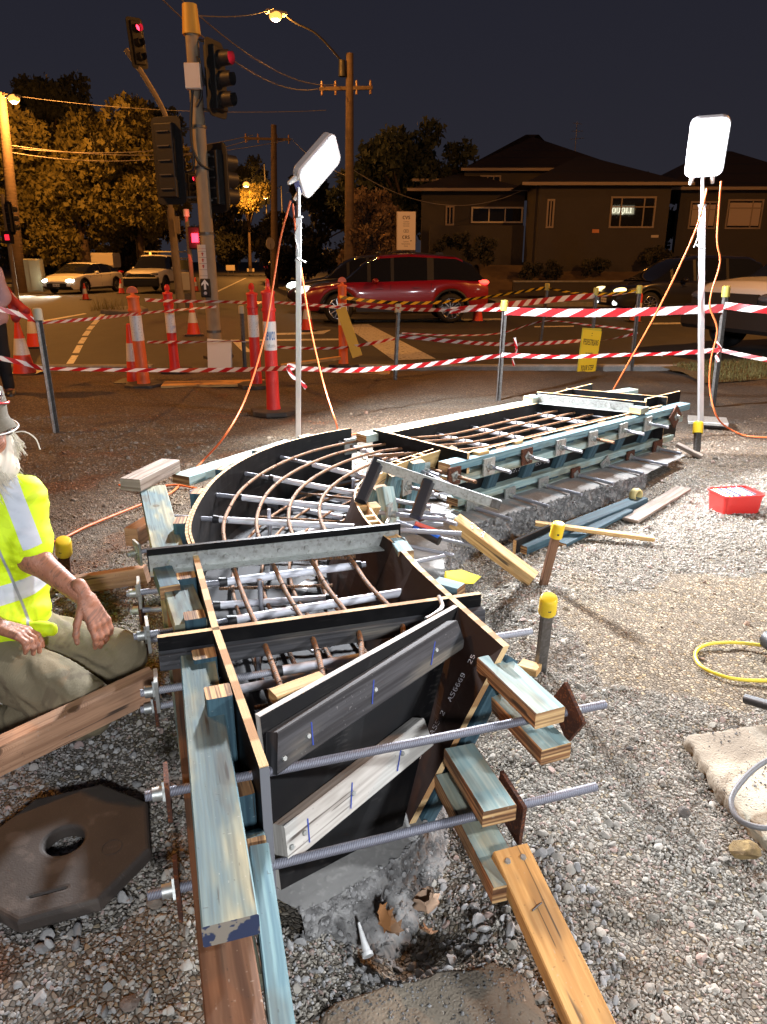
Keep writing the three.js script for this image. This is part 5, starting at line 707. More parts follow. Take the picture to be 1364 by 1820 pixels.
kind(add('kerb', bar([4, -0.03, -27.05], [140, -0.03, -27.05], 0.2, 0.18, { ch: 0.02 }), M.concrete), 'structure'); kind(add('kerb', bar([-140, -0.03, -46.1], [-19, -0.03, -46.1], 0.2, 0.18, { ch: 0.02 }), M.concrete), 'structure');
const paint = withTex(pair(128, 0.8, (u, v) => { const w = sm(0.62, 0.75, fb(u, v, 14, 14, 4, 151)); return [...mix3([0.8, 0.79, 0.76], [0.36, 0.35, 0.34], w * 0.8), 0.5]; }), 0.0005, { roughness: 0.6 });
const mark = (pts) => flat(pts.map((p) => [p[0], p[2]]), RY + 0.005, paint, 'road_marking');
[[[-5.11,-0.1,-11.907], [-4.992,-0.1,-11.907], [-5.34,-0.1,-12.995], [-5.458,-0.1,-12.995]], [[-5.578,-0.1,-13.318], [-5.457,-0.1,-13.318], [-5.876,-0.1,-14.58], [-5.997,-0.1,-14.58]], [[-6.105,-0.1,-14.881], [-5.982,-0.1,-14.881], [-6.367,-0.1,-16.094], [-6.489,-0.1,-16.094]], [[-6.631,-0.1,-16.459], [-6.495,-0.1,-16.459], [-6.872,-0.1,-17.657], [-7.005,-0.1,-17.657]], [[-7.116,-0.1,-17.946], [-6.968,-0.1,-17.946], [-7.293,-0.1,-19.036], [-7.435,-0.1,-19.036]], [[-7.548,-0.1,-19.371], [-7.403,-0.1,-19.371], [-7.838,-0.1,-20.835], [-7.978,-0.1,-20.835]], [[-8.112,-0.1,-21.235], [-7.969,-0.1,-21.235], [-8.6,-0.1,-23.485], [-8.757,-0.1,-23.485]],
 [[-1.006,-0.1,-19.202], [-0.395,-0.1,-19.543], [0.885,-0.1,-12.538], [0.169,-0.1,-12.321]], [[-0.801,-0.1,-20.64], [3.487,-0.1,-21.441], [3.39,-0.1,-20.835], [-0.78,-0.1,-20.077]], [[-2.966,-0.1,-15.632], [-0.919,-0.1,-15.86], [-0.9,-0.1,-15.52], [-2.905,-0.1,-15.301]], [[-1.591,-0.1,-17.376], [-1.238,-0.1,-17.946], [-1.353,-0.1,-16.841], [-2.642,-0.1,-16.585], [-2.702,-0.1,-16.972], [-1.837,-0.1,-17.239]], [[-9.354,-0.1,-20.64], [-9.299,-0.1,-23.485], [-9.117,-0.1,-23.239], [-9.112,-0.1,-20.261]], [[-8.541,-0.1,-38.342], [-12.299,-0.1,-68.202], [-12.149,-0.1,-68.202], [-8.371,-0.1,-38.342]], [[-3.201,-0.1,-15.632], [-2.552,-0.1,-13.485], [-2.389,-0.1,-13.485], [-3.025,-0.1,-15.632]], [[3.786,-0.1,-18.872], [4.815,-0.1,-19.036], [4.735,-0.1,-18.712], [3.723,-0.1,-18.553]], [[7.108,-0.1,-19.896], [9.354,-0.1,-20.261], [9.109,-0.1,-19.718], [6.925,-0.1,-19.371]]].forEach(mark);
// verge with grass on the near side, median, and the far bank
const vergeM = withTex(pair(256, 1.2, (u, v) => { const a = fb(u, v, 6, 6, 4, 161), b = fb(u, v, 60, 60, 2, 163); return [...mix3([0.27, 0.25, 0.13], [0.36, 0.31, 0.2], a * 0.5 + b * 0.5), b]; }), 0.03, { roughness: 0.95 });
{ const g = new THREE.PlaneGeometry(46, 1.5, 160, 12), p = g.attributes.position; g.rotateX(-PI / 2); for (let i = 0; i < p.count; i++) { const x = p.getX(i) + 27, z = p.getZ(i); p.setXYZ(i, x, 0.03 + 0.06 * n2(x * 2, z * 2, 5, 3) * (1 - Math.abs(z) / 0.8), z - 11.7 + (x < 9 ? (9 - x) * 0.36 : 0)); } const u = g.attributes.uv; for (let i = 0; i < p.count; i++) u.setXY(i, p.getX(i), p.getZ(i)); g.computeVertexNormals(); kind(add('grass_verge', g, vergeM), 'structure'); }
function grass(label, n, place, h, c0, c1, seed) { const b = new THREE.BufferGeometry(); b.setAttribute('position', new THREE.Float32BufferAttribute([-0.004, 0, 0, 0.004, 0, 0, 0.002, 0.6, 0.05, 0.004, 0, 0, 0.006, 0.6, 0.05, 0.002, 0.6, 0.05, 0.002, 0.6, 0.05, 0.006, 0.6, 0.05, 0.006, 1, 0.2], 3)); b.computeVertexNormals(); const im = new THREE.InstancedMesh(b, mat({ color: col(1, 1, 1), roughness: 0.9, side: THREE.DoubleSide }), n), r = rng(seed), m = new THREE.Matrix4(), q = new THREE.Quaternion(), c = new THREE.Color(); for (let i = 0; i < n; i++) { const p = place(r); q.setFromEuler(new THREE.Euler((r() - 0.5) * 0.7, r() * 6.3, (r() - 0.5) * 0.7)); const s = h * (0.5 + r()); m.compose(new THREE.Vector3(...p), q, new THREE.Vector3(1 + r(), s, s)); im.setMatrixAt(i, m); const t = r(); im.setColorAt(i, c.setRGB(lerp(c0[0], c1[0], t), lerp(c0[1], c1[1], t), lerp(c0[2], c1[2], t))); } im.name = numbered('grass'); im.castShadow = im.receiveShadow = true; kind(im, 'stuff', label); im.userData.category = 'grass'; scene.add(im); }
grass('short dry grass on the verge beside the road', 16000, (r) => { const x = 4.2 + r() * 9, z = -11.7 + (x < 9 ? (9 - x) * 0.36 : 0) + (r() - 0.5) * 1.5; return [x, 0.02 + 0.03 * r(), z]; }, 0.06, [0.09, 0.09, 0.025], [0.2, 0.17, 0.06], 9);
{ const g = new THREE.PlaneGeometry(150, 9, 150, 18); g.rotateX(-PI / 2); const p = g.attributes.position, u = g.attributes.uv; for (let i = 0; i < p.count; i++) { const x = p.getX(i) + 79, z = p.getZ(i) - 33.5; p.setXYZ(i, x, lerp(0.02, 1.25, sm(-29.4, -33, z)) + 0.1 * (n2(x, z, 7, 2) - 0.5) * sm(-29.5, -30.5, z), z); u.setXY(i, x, z); } g.computeVertexNormals(); kind(add('garden_bank', g, withTex(pair(128, 2, (a, b) => { const n = fb(a, b, 9, 9, 4, 171); return [...mix3([0.34, 0.27, 0.2], [0.42, 0.35, 0.27], n), n]; }), 0.02, { roughness: 0.95 })), 'structure'); }
flat([[4, -27.2], [120, -27.2], [120, -29.2], [4, -29.2]], 0.06, M.concrete, 'footpath'); flat([[-90, -46.3], [-19, -46.3], [-19, -49.5], [-90, -49.5]], 0.07, M.concrete, 'footpath');
// traffic island with weeds
{ const g = thing('traffic_island', 'low concrete traffic island with weeds in front of the pickup', 'traffic island'); const s = [[-8.674,0,-23.244], [-8.791,0,-25.204], [-8.176,0,-25.51], [-7.502,0,-24.046], [-7.401,0,-22.252]]; const sh = extrude(s.map((p) => [p[0], -p[2]]), 0.1, 0.02); sh.rotateX(-PI / 2); sh.translate(0, RY, 0); add('island', sh, M.concrete, g); }
grass('weeds growing at the end of the traffic island', 160, (r) => { const p = [-8.664,0,-23.505]; return [p[0] + (r() - 0.3) * 1.2, -0.02, p[2] + (r() - 0.5) * 0.6]; }, 0.35, [0.1, 0.1, 0.03], [0.22, 0.18, 0.07], 11);
// ---------- street lamps and poles ----------
const poleWood = withTex(pair(128, 1.2, (u, v) => { const a = fb(u, v, 40, 3, 3, 181), b = fb(u, v, 4, 5, 3, 183); return [...mix3([0.4, 0.33, 0.27], [0.27, 0.22, 0.18], a * 0.6 + b * 0.4), a]; }), 0.01, { roughness: 0.85 });
const poleConc = withTex(pair(128, 1.0, (u, v) => { const a = fb(u, v, 6, 6, 4, 185); return [...mix3([0.62, 0.56, 0.47], [0.5, 0.45, 0.38], a), a]; }), 0.004, { roughness: 0.8 });
const glow = (k) => mat({ color: col(0.9, 0.6, 0.3), emissive: SODIUM.clone(), emissiveIntensity: k });
const insul = mat({ color: col(0.25, 0.14, 0.08), roughness: 0.3 });
function lampHead(g, p, dir, power, vis = 14, r = 0.16) { // cobra head with a glowing bowl under it and its light
  const d = V(dir).normalize(); add('lamp_head', bar(V(p).addScaledVector(d, -0.35).add(new THREE.Vector3(0, 0.1, 0)).toArray(), V(p).addScaledVector(d, 0.3).add(new THREE.Vector3(0, 0.1, 0)).toArray(), 0.26, 0.11, { ch: 0.04 }), mat({ color: col(0.35, 0.33, 0.3), roughness: 0.5 }), g);
  const s = new THREE.SphereGeometry(r, 16, 10); s.scale(1.0, 0.75, 1.0); s.translate(...p); const b = add('lamp_bowl', s, glow(vis), g); void b;
  const l = new THREE.PointLight(SODIUM, power); l.position.set(p[0], p[1] - r * 0.9 - 0.02, p[2]); l.shadow.radius = 6; l.castShadow = true; l.name = 'lamp_light'; g.add(l);
}
function crossArm(g, c, half, dir, y) { const d = V(dir).normalize(), a = V(c).setY(y).addScaledVector(d, -half), b = V(c).setY(y).addScaledVector(d, half), k = add('cross_arm', bar(a.toArray(), b.toArray(), 0.1, 0.12), poleWood, g); for (const t of [0.04, 0.3, 0.7, 0.96]) { const p = a.clone().lerp(b, t); add('insulator', rod([p.x, y + 0.06, p.z], [p.x, y + 0.24, p.z], 0.05, 0.035, 8), insul, k); add('insulator', rod([p.x, y - 0.06, p.z], [p.x, y - 0.2, p.z], 0.035, 0.045, 8), insul, k); } }
{
  const g = thing('utility_pole', 'tall timber utility pole with cross arm behind the red car, carrying the orange street lamp', 'utility pole');
  const P = [-1.333,1.3,-29.5]; add('pole', rod([P[0], 0, P[2]], [-1.184,8.31,-29.5], 0.2, 0.13, 14), poleWood, g); const y = [-1.24,7.231,-29.5][1]; crossArm(g, P, 0.95, [1, 0, 0.1], y);
  const lp = [-3.419,8.755,-27], pt = [-1.484,8.086,-29.5]; add('lamp_arm', tube([pt, [-1.744,8.279,-29], [-2.283,8.612,-28.2], [-2.865,8.744,-27.6], [lp[0] + 0.2, lp[1] + 0.14, lp[2] - 0.2]], 0.035, 6, 30), M.steel, g); lampHead(g, lp, [-1, 0, 0.6], 90, 1.9, 0.2);
  const tp = [-1.449,7.879,-29.5]; add('transformer', rod([tp[0], tp[1] - 0.3, tp[2] + 0.1], [tp[0], tp[1] + 0.2, tp[2] + 0.1], 0.14, 0.12, 10), M.blackpaint, g);
}
{
  const g = thing('utility_pole', 'timber utility pole with cross arm behind the slanted work light cord', 'utility pole');
  const P = [-6.281,-0.026,-44]; add('pole', rod([P[0], -0.1, P[2]], [-5.904,8.314,-44], 0.22, 0.15, 14), poleWood, g); crossArm(g, P, 1.25, [1, 0, -0.2], [-5.938,7.633,-44][1]);
}
{
  const g = thing('utility_pole', 'thick timber utility pole with street lamp beside the big orange lit tree', 'utility pole');
  const P = [-18.069,-0.193,-38]; add('pole', rod([P[0], -0.1, P[2]], [-17.557,8.701,-38], 0.32, 0.2, 16), poleWood, g);
  const lp = [-16.557,8.266,-37], t = [-17.584,8.541,-38]; add('lamp_arm', tube([t, [-17.12,8.602,-37.6], [lp[0] - 0.1, lp[1] + 0.12, lp[2]]], 0.04, 6, 12), M.steel, g); lampHead(g, lp, [1, 0, 0.2], 430, 2, 0.25);
}
{
  const g = thing('street_lamp', 'street lamp on a tall post beside the work site', 'street lamp'); const lp = [-9, 8.6, -8]; add('post', rod([-11.8, 0, -9], [-11.8, 8.4, -9], 0.1, 0.07), M.steel, g); add('lamp_arm', tube([[-11.8, 8.4, -9], [-10.8, 8.8, -8.7], lp.map((v, i) => v + (i === 1 ? 0.15 : 0))], 0.04, 6, 12), M.steel, g); lampHead(g, lp, [1, 0, -0.3], 260, 4);
}
{ const g = thing('street_lamp', 'street lamp on a post over the road beside the white SUV', 'street lamp'), lp = [12.5, 8.8, -12]; add('post', rod([15, 0, -11.6], [15, 8.6, -11.6], 0.1, 0.07), M.steel, g); add('lamp_arm', tube([[15, 8.6, -11.6], [14, 9, -11.8], [12.6, 8.98, -12]], 0.04, 6, 12), M.steel, g); lampHead(g, lp, [-1, 0, 0], 520, 4); }
[[[-12.041,7.662,-70], [-11.112,9.927,-75], 'distant street lamp lighting the small tree beyond the side road', 420], [[-13.392,8.137,-90], [-12.195,9.74,-95], 'distant street lamp beside the far utility pole', 300], [[-27.294,7.745,-60], [-28.402,8.072,-62], 'distant street lamp behind the thick utility pole', 250]].forEach(([lp, t, label, pw]) => { const g = thing('street_lamp', label, 'street lamp'); add('post', rod([t[0], 0, t[2]], t, 0.1, 0.07), M.steel, g); add('lamp_arm', tube([t, [lp[0] + 0.2, lp[1] + 0.16, lp[2]]], 0.04, 6, 8), M.steel, g); lampHead(g, lp, [-1, 0, 0.2], pw, 2.2, 0.3); });
const wireM = mat({ color: col(0.2, 0.17, 0.15), roughness: 0.6 });
const cable = (label, a, b, sag, r = 0.014) => { const A = V(a), B = V(b), P = []; for (let i = 0; i <= 12; i++) { const t = i / 12, p = A.clone().lerp(B, t); p.y -= sag * 4 * t * (1 - t); P.push(p); } tag(add('overhead_wire', tube(P, r, 5, 24), wireM), label, 'wire'); };
cable('overhead wire running from above the yellow capped pole to the tall pole cross arm', [-4.159,6.104,-16], [-2.073,7.247,-29.4], 0.6); cable('overhead wire running past the signal head to the tall pole', [-4.082,6.42,-17], [-1.633,7.335,-29.4], 0.5); cable('overhead wire between the street lamp and the yellow capped pole', [-3.11,5.277,-14], [-3.443,8.983,-27], 0.1, 0.01);
cable('overhead wire strung from the thick pole towards the far cross arm', [-17.68,6.441,-38], [-7.053,7.824,-44], 0.5, 0.02); cable('lower overhead wire strung from the thick pole towards the far cross arm', [-17.659,6.25,-38], [-7.064,7.633,-44], 0.7, 0.02); cable('third overhead wire strung past the big tree', [-17.558,6.536,-38], [-4.933,7.633,-44], 0.6, 0.018); cable('faint high wire crossing the sky behind the signals', [-17.475,8.911,-40], [-2.791,8.331,-40], 0.3, 0.014);
cable('service wire drooping from the tall pole to the house roof', [-1.239,4.664,-29.5], [5.783,4.191,-33], 0.9, 0.014); cable('wire from the far cross arm to the tall pole', [-4.934,7.605,-44], [-1.388,4.4,-29.5], 0.2, 0.012);
// ---------- traffic signals ----------
const redOn = (k) => mat({ color: col(0.3, 0.02, 0.02), emissive: col(1, 0.02, 0.045), emissiveIntensity: k });
const lensOff = mat({ color: col(0.03, 0.03, 0.03), roughness: 0.25 }), signalBlack = mat({ color: col(0.011, 0.01, 0.01), roughness: 0.55 });
function signalHead(parent, c, yaw, h, { board: bd = true, red = true, scale = 1, tilt = 0, lit = 2.5 } = {}) { // three lenses with visors, facing +z before the turn
  const grp = new THREE.Group(); grp.name = 'signal_head'; parent.add(grp); grp.position.set(...c); grp.rotation.set(0, yaw, tilt); grp.scale.setScalar(scale);
  const body = extrude([[-0.16, -h / 2], [0.16, -h / 2], [0.16, h / 2], [-0.16, h / 2]], 0.2, 0.02); body.translate(0, 0, -0.2); add('housing', body, signalBlack, grp);
  if (bd) { const o = 0.13, W = 0.16 + o, Hh = h / 2 + o, p = []; for (const [sx, sy, a0] of [[1, 1, 0], [-1, 1, 90], [-1, -1, 180], [1, -1, 270]]) for (let k = 0; k <= 4; k++) { const a = (a0 + k * 22.5) * PI / 180; p.push([sx * (W - 0.1) + cos(a) * 0.1, sy * (Hh - 0.1) + sin(a) * 0.1]); } const b = extrude(p, 0.012, 0.004); b.translate(0, 0, -0.1); add('backing_board', b, signalBlack, grp); for (let k = -2; k <= 2; k++) add('rear_rib', boxAt([0, k * h / 5, -0.235], 0.24, 0.02, 0.03), M.steel, grp); }
  for (let k = 0; k < 3; k++) { const y = h / 2 - h / 6 - k * h / 3, l = new THREE.CircleGeometry(0.115, 24); l.translate(0, y, 0.024); add('lens', l, k === 0 && red ? redOn(lit) : lensOff, grp); const v = new THREE.CylinderGeometry(0.125, 0.14, 0.24, 20, 1, true, PI * 0.18, PI * 1.64); v.rotateX(PI / 2); v.rotateZ(PI); v.translate(0, y, 0.14); add('visor', v, mat({ color: col(0.022, 0.02, 0.02), roughness: 0.5, side: THREE.DoubleSide }), grp); }
  return grp;
}
{
  const g = thing('signal_pole', 'grey signal pole with yellow top cap, walk button and red signal heads', 'traffic signal');
  const b = [-2.517,0.044,-11.15], t = [-2.525,4.286,-11.15]; const P = (k) => V(b).lerp(V(t), k).toArray();
  add('pole', rod([b[0], -0.05, b[2]], t, 0.105, 0.085, 20), poleConc, g);
  add('top_cap', rod(t, [-2.525,4.628,-11.15], 0.12, 0.095, 20), mat({ color: col(0.55, 0.32, 0.05), roughness: 0.5 }), g);
  add('control_box', boxAt([-2.505,3.77,-10.98], 0.2, 0.3, 0.12, 0, 0.01), mat({ color: col(0.7, 0.62, 0.56), roughness: 0.5 }), g);
  for (const k of [0.1, 0.42, 0.62, 0.74, 0.86]) add('clamp_band', rod(P(k), P(k + 0.008), 0.108, 0.108, 20), M.steel, g);
  signalHead(g, [-2.165,3.759,-11.05], 1.2, 1.0, { lit: 14, scale: 0.72 }); signalHead(g, [-2.942,2.773,-11.2], 2.85, 1.15, { red: false, scale: 0.78 }); signalHead(g, [-2.291,2.572,-11.35], 2.4, 0.78, { red: false, scale: 0.85, bd: false });
  for (const [p, q] of [[[-2.537,3.172,-11.15], [-2.809,3.193,-11.2]], [[-2.576,2.322,-11.15], [-2.938,2.311,-11.2]], [[-2.485,4.235,-11.15], [-2.248,4.191,-11.1]], [[-2.515,3.431,-11.15], [-2.235,3.368,-11.1]], [[-2.531,2.286,-11.15], [-2.302,2.282,-11.3]], [[-2.539,2.859,-11.15], [-2.283,2.87,-11.3]]]) add('bracket', rod(p, q, 0.018), M.steel, g);
  for (const pts of [[[-2.442,4.019,-11.05], [-2.365,3.693,-11.05], [-2.31,3.627,-11.05], [-2.334,3.889,-11.05]], [[-2.543,3.621,-11.02], [-2.598,3.152,-11.02], [-2.584,2.877,-11.02], [-2.489,2.706,-11.05], [-2.332,2.666,-11.2]], [[-2.5,3.422,-11.02], [-2.429,3.555,-11.02], [-2.427,3.753,-11.02]], [[-2.74,2.641,-11.1], [-2.624,2.671,-11.05], [-2.591,2.877,-11.02]]]) add('cable', tube(pts, 0.02, 6, 24), M.blackplastic, g);
  const push = [-2.566,1.102,-11.03]; const bt = add('button_box', boxAt(push, 0.13, 0.26, 0.06, -0.1, 0.03), M.blackpaint, g);
  const arrow = extrude([[0, 0.08], [-0.05, 0.02], [-0.05, -0.01], [-0.015, 0.025], [-0.015, -0.06], [0.015, -0.06], [0.015, 0.025], [0.05, -0.01], [0.05, 0.02]], 0.006); arrow.translate(push[0], push[1] + 0.04, push[2] + 0.032); add('arrow', arrow, M.white, bt); add('button', rod([push[0], push[1] - 0.07, push[2] + 0.02], [push[0], push[1] - 0.07, push[2] + 0.045], 0.025, 0.022, 14), M.alu, bt);
  const st = canvasTex(128, 512, (c) => { c.fillStyle = '#c9beb4'; c.fillRect(0, 0, 128, 512); c.strokeStyle = '#333'; c.lineWidth = 4; c.fillStyle = '#333'; for (let k = 0; k < 5; k++) { c.beginPath(); c.moveTo(10, 90 + k * 85); c.lineTo(118, 90 + k * 85); c.stroke(); } c.fillStyle = '#a03020'; for (let k = 0; k < 3; k++) { c.fillRect(58, 115 + k * 85, 12, 38); c.beginPath(); c.moveTo(46, 128 + k * 85); c.lineTo(64, 102 + k * 85); c.lineTo(82, 128 + k * 85); c.fill(); } c.font = '20px sans-serif'; c.fillText('TO CROSS', 16, 60); });
  const sg = new THREE.CylinderGeometry(0.108, 0.109, 0.5, 16, 1, true, -0.75, 1.5), sp = [-2.583,1.44,-11.15]; sg.translate(sp[0] + 0.003, sp[1], sp[2]); add('sticker', sg, mat({ map: st, roughness: 0.6 }), g);
}
{
  const g = thing('signal_mast', 'signal mast with curved overhead arm and red signal head behind the grey signal pole', 'traffic signal');
  const b = [-6.545,0.042,-24.5], t = [-6.61,2.986,-24.5]; add('pole', rod([b[0], -0.1, b[2]], t, 0.14, 0.11, 16), poleConc, g);
  add('arm', tube([t, [-6.556,4.097,-24.5], [-6.493,5.444,-24.5], [-6.638,5.847,-24.5], [-6.918,6.362,-24.5], [-7.199,6.826,-24.5], [-7.496,7.255,-24.5]], 0.075, 8, 40), poleConc, g);
  signalHead(g, [-7.088,7.401,-24.4], 0.75, 1.25, { lit: 10, tilt: 0.06, scale: 0.85 }); signalHead(g, [-5.831,3.56,-24.3], 0.85, 1.0, { lit: 3, scale: 0.7 });
  for (const [px, s] of [[[-6.35,2.486,-24.2], 0.5]]) add('side_box', boxAt(px, 0.12, s, 0.12), poleConc, g);
}
{
  const g = thing('signal_post', 'slim signal post with glowing red pedestrian light', 'traffic signal');
  const b = [-5.495,0.269,-22], t = [-5.501,2.616,-22]; add('post', rod([b[0], -0.1, b[2]], t, 0.07, 0.06, 12), poleConc, g); add('post_cap', rod(t, [-5.5,2.805,-22], 0.085, 0.08, 12), M.white, g);
  const c = [-5.256,2.054,-21.9]; add('signal_box', boxAt(c, 0.34, 0.6, 0.25, -0.3, 0.03), signalBlack, g); const l = boxAt([c[0], c[1], c[2] + 0.14], 0.2, 0.24, 0.02, -0.3); add('red_figure_lens', l, redOn(7), g); const pl = new THREE.PointLight(new THREE.Color().setRGB(1, 0.03, 0.05), 3); pl.position.set(c[0] + 0.02, c[1], c[2] + 0.3); pl.name = 'lamp_light'; g.add(pl);
}
{
  const g = thing('signal_post', 'slim signal post with red light beside the thick utility pole', 'traffic signal'); const b = [-14.456,0.078,-30], t = [-14.396,3.81,-30]; add('post', rod([b[0], -0.1, b[2]], t, 0.09, 0.07, 12), poleConc, g);
  signalHead(g, [-14.06,2.952,-29.8], 2.5, 1.2, { red: false, scale: 0.8 }); const c = [-14.296,2.271,-29.7]; add('signal_box', boxAt(c, 0.35, 0.45, 0.25, 0, 0.03), signalBlack, g); add('red_figure_lens', boxAt([c[0] + 0.04, c[1], c[2] + 0.14], 0.16, 0.2, 0.02), redOn(1.6), g);
}
// ---------- trees and bushes ----------
const leafGeo = (() => { const g = new THREE.BufferGeometry(); g.setAttribute('position', new THREE.Float32BufferAttribute([0, 0, 0, 0.35, 0.5, 0.06, -0.35, 0.5, 0.06, -0.35, 0.5, 0.06, 0.35, 0.5, 0.06, 0, 1, -0.05, 0.4, 0.1, 0.2, 0.9, 0.5, 0, 0.5, 0.75, 0.3], 3)); g.computeVertexNormals(); return g; })();
function blobLeaves(clumps, n, s, seed) { const r = rng(seed), pos = [], p = leafGeo.attributes.position, v = new THREE.Vector3(), e = new THREE.Euler(), q = new THREE.Quaternion(); const tot = clumps.reduce((a, c) => a + c[3] ** 2, 0); for (const c of clumps) { const k = Math.round(n * c[3] ** 2 / tot); for (let i = 0; i < k; i++) { let x, y, z, d; do { x = r() * 2 - 1; y = r() * 2 - 1; z = r() * 2 - 1; d = Math.hypot(x, y, z); } while (d > 1); const rad = c[3] * (0.45 + 0.55 * Math.pow(d, 0.3)) / Math.max(d, 0.15) * Math.min(1, d + 0.35); q.setFromEuler(e.set(r() * 6.3, r() * 6.3, r() * 6.3)); const ss = s * (0.6 + 0.8 * r()); for (let j = 0; j < p.count; j++) { v.fromBufferAttribute(p, j).multiplyScalar(ss).applyQuaternion(q); pos.push(c[0] + x * rad + v.x, c[1] + y * rad * 0.8 + v.y, c[2] + z * rad + v.z); } } } return geoOf(pos); }
function tree(name, label, base, h, crownC, rx, ry, n, leafS, color, seed, { trunkR = 0.25, fork = 0.3, clumpsN = 26, noTrunk = false } = {}) {
  const g = thing(name, label, noTrunk ? 'shrub' : 'tree'), r = rng(seed), C = V(crownC), clumps = [];
  for (let i = 0; i < clumpsN; i++) { const a = r() * 6.3, el = Math.acos(1 - 2 * r()), k = Math.pow(r(), 0.45); clumps.push([C.x + sin(el) * cos(a) * rx * k, C.y + cos(el) * ry * k, C.z + sin(el) * sin(a) * rx * 0.8 * k, Math.min(rx, ry) * (0.2 + 0.22 * r())]); }
  const cm = mat({ color: col(...color), roughness: 0.75, transmission: 0.25, thickness: 0, side: THREE.DoubleSide });
  add('crown', blobLeaves(clumps, n, leafS, seed + 1), cm, g);
  if (!noTrunk) { const f = [base[0] + (r() - 0.5) * 0.3, lerp(base[1], C.y - ry * 0.4, 0.55), base[2]], parts = [rod([base[0], base[1] - 0.1, base[2]], f, trunkR, trunkR * 0.75, 10)]; add('trunk', parts[0], poleWood, g); for (let i = 0; i < 7; i++) { const c = clumps[(i * 3) % clumps.length]; add('limb', tube([f, [lerp(f[0], c[0], 0.4), lerp(f[1], c[1], 0.55), lerp(f[2], c[2], 0.4)], [c[0], c[1], c[2]]], trunkR * (0.2 + 0.2 * r()), 6, 10), poleWood, g); } } void fork; void h;
  return g;
}
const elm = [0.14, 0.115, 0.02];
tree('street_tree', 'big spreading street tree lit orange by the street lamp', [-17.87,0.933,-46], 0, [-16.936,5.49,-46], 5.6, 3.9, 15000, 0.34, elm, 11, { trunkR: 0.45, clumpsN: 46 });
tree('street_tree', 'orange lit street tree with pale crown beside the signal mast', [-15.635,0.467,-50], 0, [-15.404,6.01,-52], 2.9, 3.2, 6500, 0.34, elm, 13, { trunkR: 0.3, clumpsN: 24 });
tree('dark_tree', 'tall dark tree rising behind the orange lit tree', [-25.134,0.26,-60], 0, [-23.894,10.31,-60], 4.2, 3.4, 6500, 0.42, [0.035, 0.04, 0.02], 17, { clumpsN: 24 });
tree('dark_tree', 'dark tree with rounded top behind the signal mast', [-20.069,0.219,-62], 0, [-18.849,10.026,-62], 2.8, 3.0, 4500, 0.4, [0.035, 0.04, 0.02], 19, { clumpsN: 18 });
tree('dark_tree', 'low dark tree filling the gap under the thick utility pole', [-24.829,0.425,-52], 0, [-23.988,3.27,-52], 3.6, 2.6, 5000, 0.38, [0.05, 0.045, 0.02], 23, { clumpsN: 20 });
tree('dark_tree', 'dark bushy tree behind the white pickup', [-18.137,0.301,-58], 0, [-18.047,3.084,-58], 4.0, 2.8, 5000, 0.38, [0.05, 0.04, 0.02], 29, { clumpsN: 20 });
tree('dark_tree', 'dark round tree beyond the small lit tree', [-16.449,0.197,-95], 0, [-15.97,10.475,-95], 2.9, 2.9, 4200, 0.4, [0.03, 0.035, 0.02], 31, { clumpsN: 16 });
tree('street_tree', 'small bright orange tree under the distant street lamps', [-12.782,0.997,-74], 0, [-12.538,6.86,-74], 2.1, 1.6, 2600, 0.3, elm, 37, { trunkR: 0.15, clumpsN: 14 });
tree('dark_tree', 'dark tree mass behind the far utility pole', [-15.313,0.403,-80], 0, [-15.212,3.685,-80], 4.2, 3.4, 5000, 0.45, [0.04, 0.04, 0.02], 41, { clumpsN: 20 });
tree('dark_tree', 'dark tree mass between the far utility pole and the tall pole', [-6.002,0.76,-60], 0, [-5.691,3.543,-60], 4.4, 3.4, 5500, 0.4, [0.035, 0.035, 0.02], 43, { clumpsN: 20 });
tree('dark_tree', 'dark feathery tree beside the house roof', [1.108,1.228,-40], 0, [1.016,4.969,-40], 3.6, 2.6, 6500, 0.34, [0.034, 0.045, 0.022], 47, { clumpsN: 28 });
tree('dark_tree', 'dark tree filling the gap between the two houses', [14.368,1.504,-40], 0, [14.132,3.396,-40], 1.8, 2.6, 3000, 0.3, [0.035, 0.045, 0.024], 49, { clumpsN: 14 });
tree('garden_shrub', 'pale leafy garden shrub behind the tall pole and white sign', [-0.495,1.715,-31], 0, [-0.49,2.514,-31], 1.9, 1.35, 5200, 0.22, [0.16, 0.1, 0.06], 53, { noTrunk: true, clumpsN: 22 });
[[[4.012,1.934,-31.5], 0.75, 0.6, 'round dark garden bush against the house wall beneath its small windows'], [[2.801,2.041,-31.5], 0.7, 0.4, 'low dark garden bush beside the white sign'], [[5.726,1.038,-30.6], 0.5, 0.3, 'low straggly garden bush at the corner of the house'], [[6.859,1.118,-31], 0.45, 0.28, 'small clipped bush at the foot of the house corner'], [[8.096,1.204,-31], 0.4, 0.26, 'small clipped bush under the reflecting window'], [[8.725,1.247,-31], 0.35, 0.26, 'small round bush beside the other clipped one under the window'], [[10.719,1.503,-31.5], 1.0, 0.45, 'wide loose bush at the side passage of the house']].forEach(([c, rx, ry, l], i) => tree('garden_bush', l, c, 0, c, rx, ry, 1100, 0.14, [0.05, 0.045, 0.025], 60 + i, { noTrunk: true, clumpsN: 9 }));
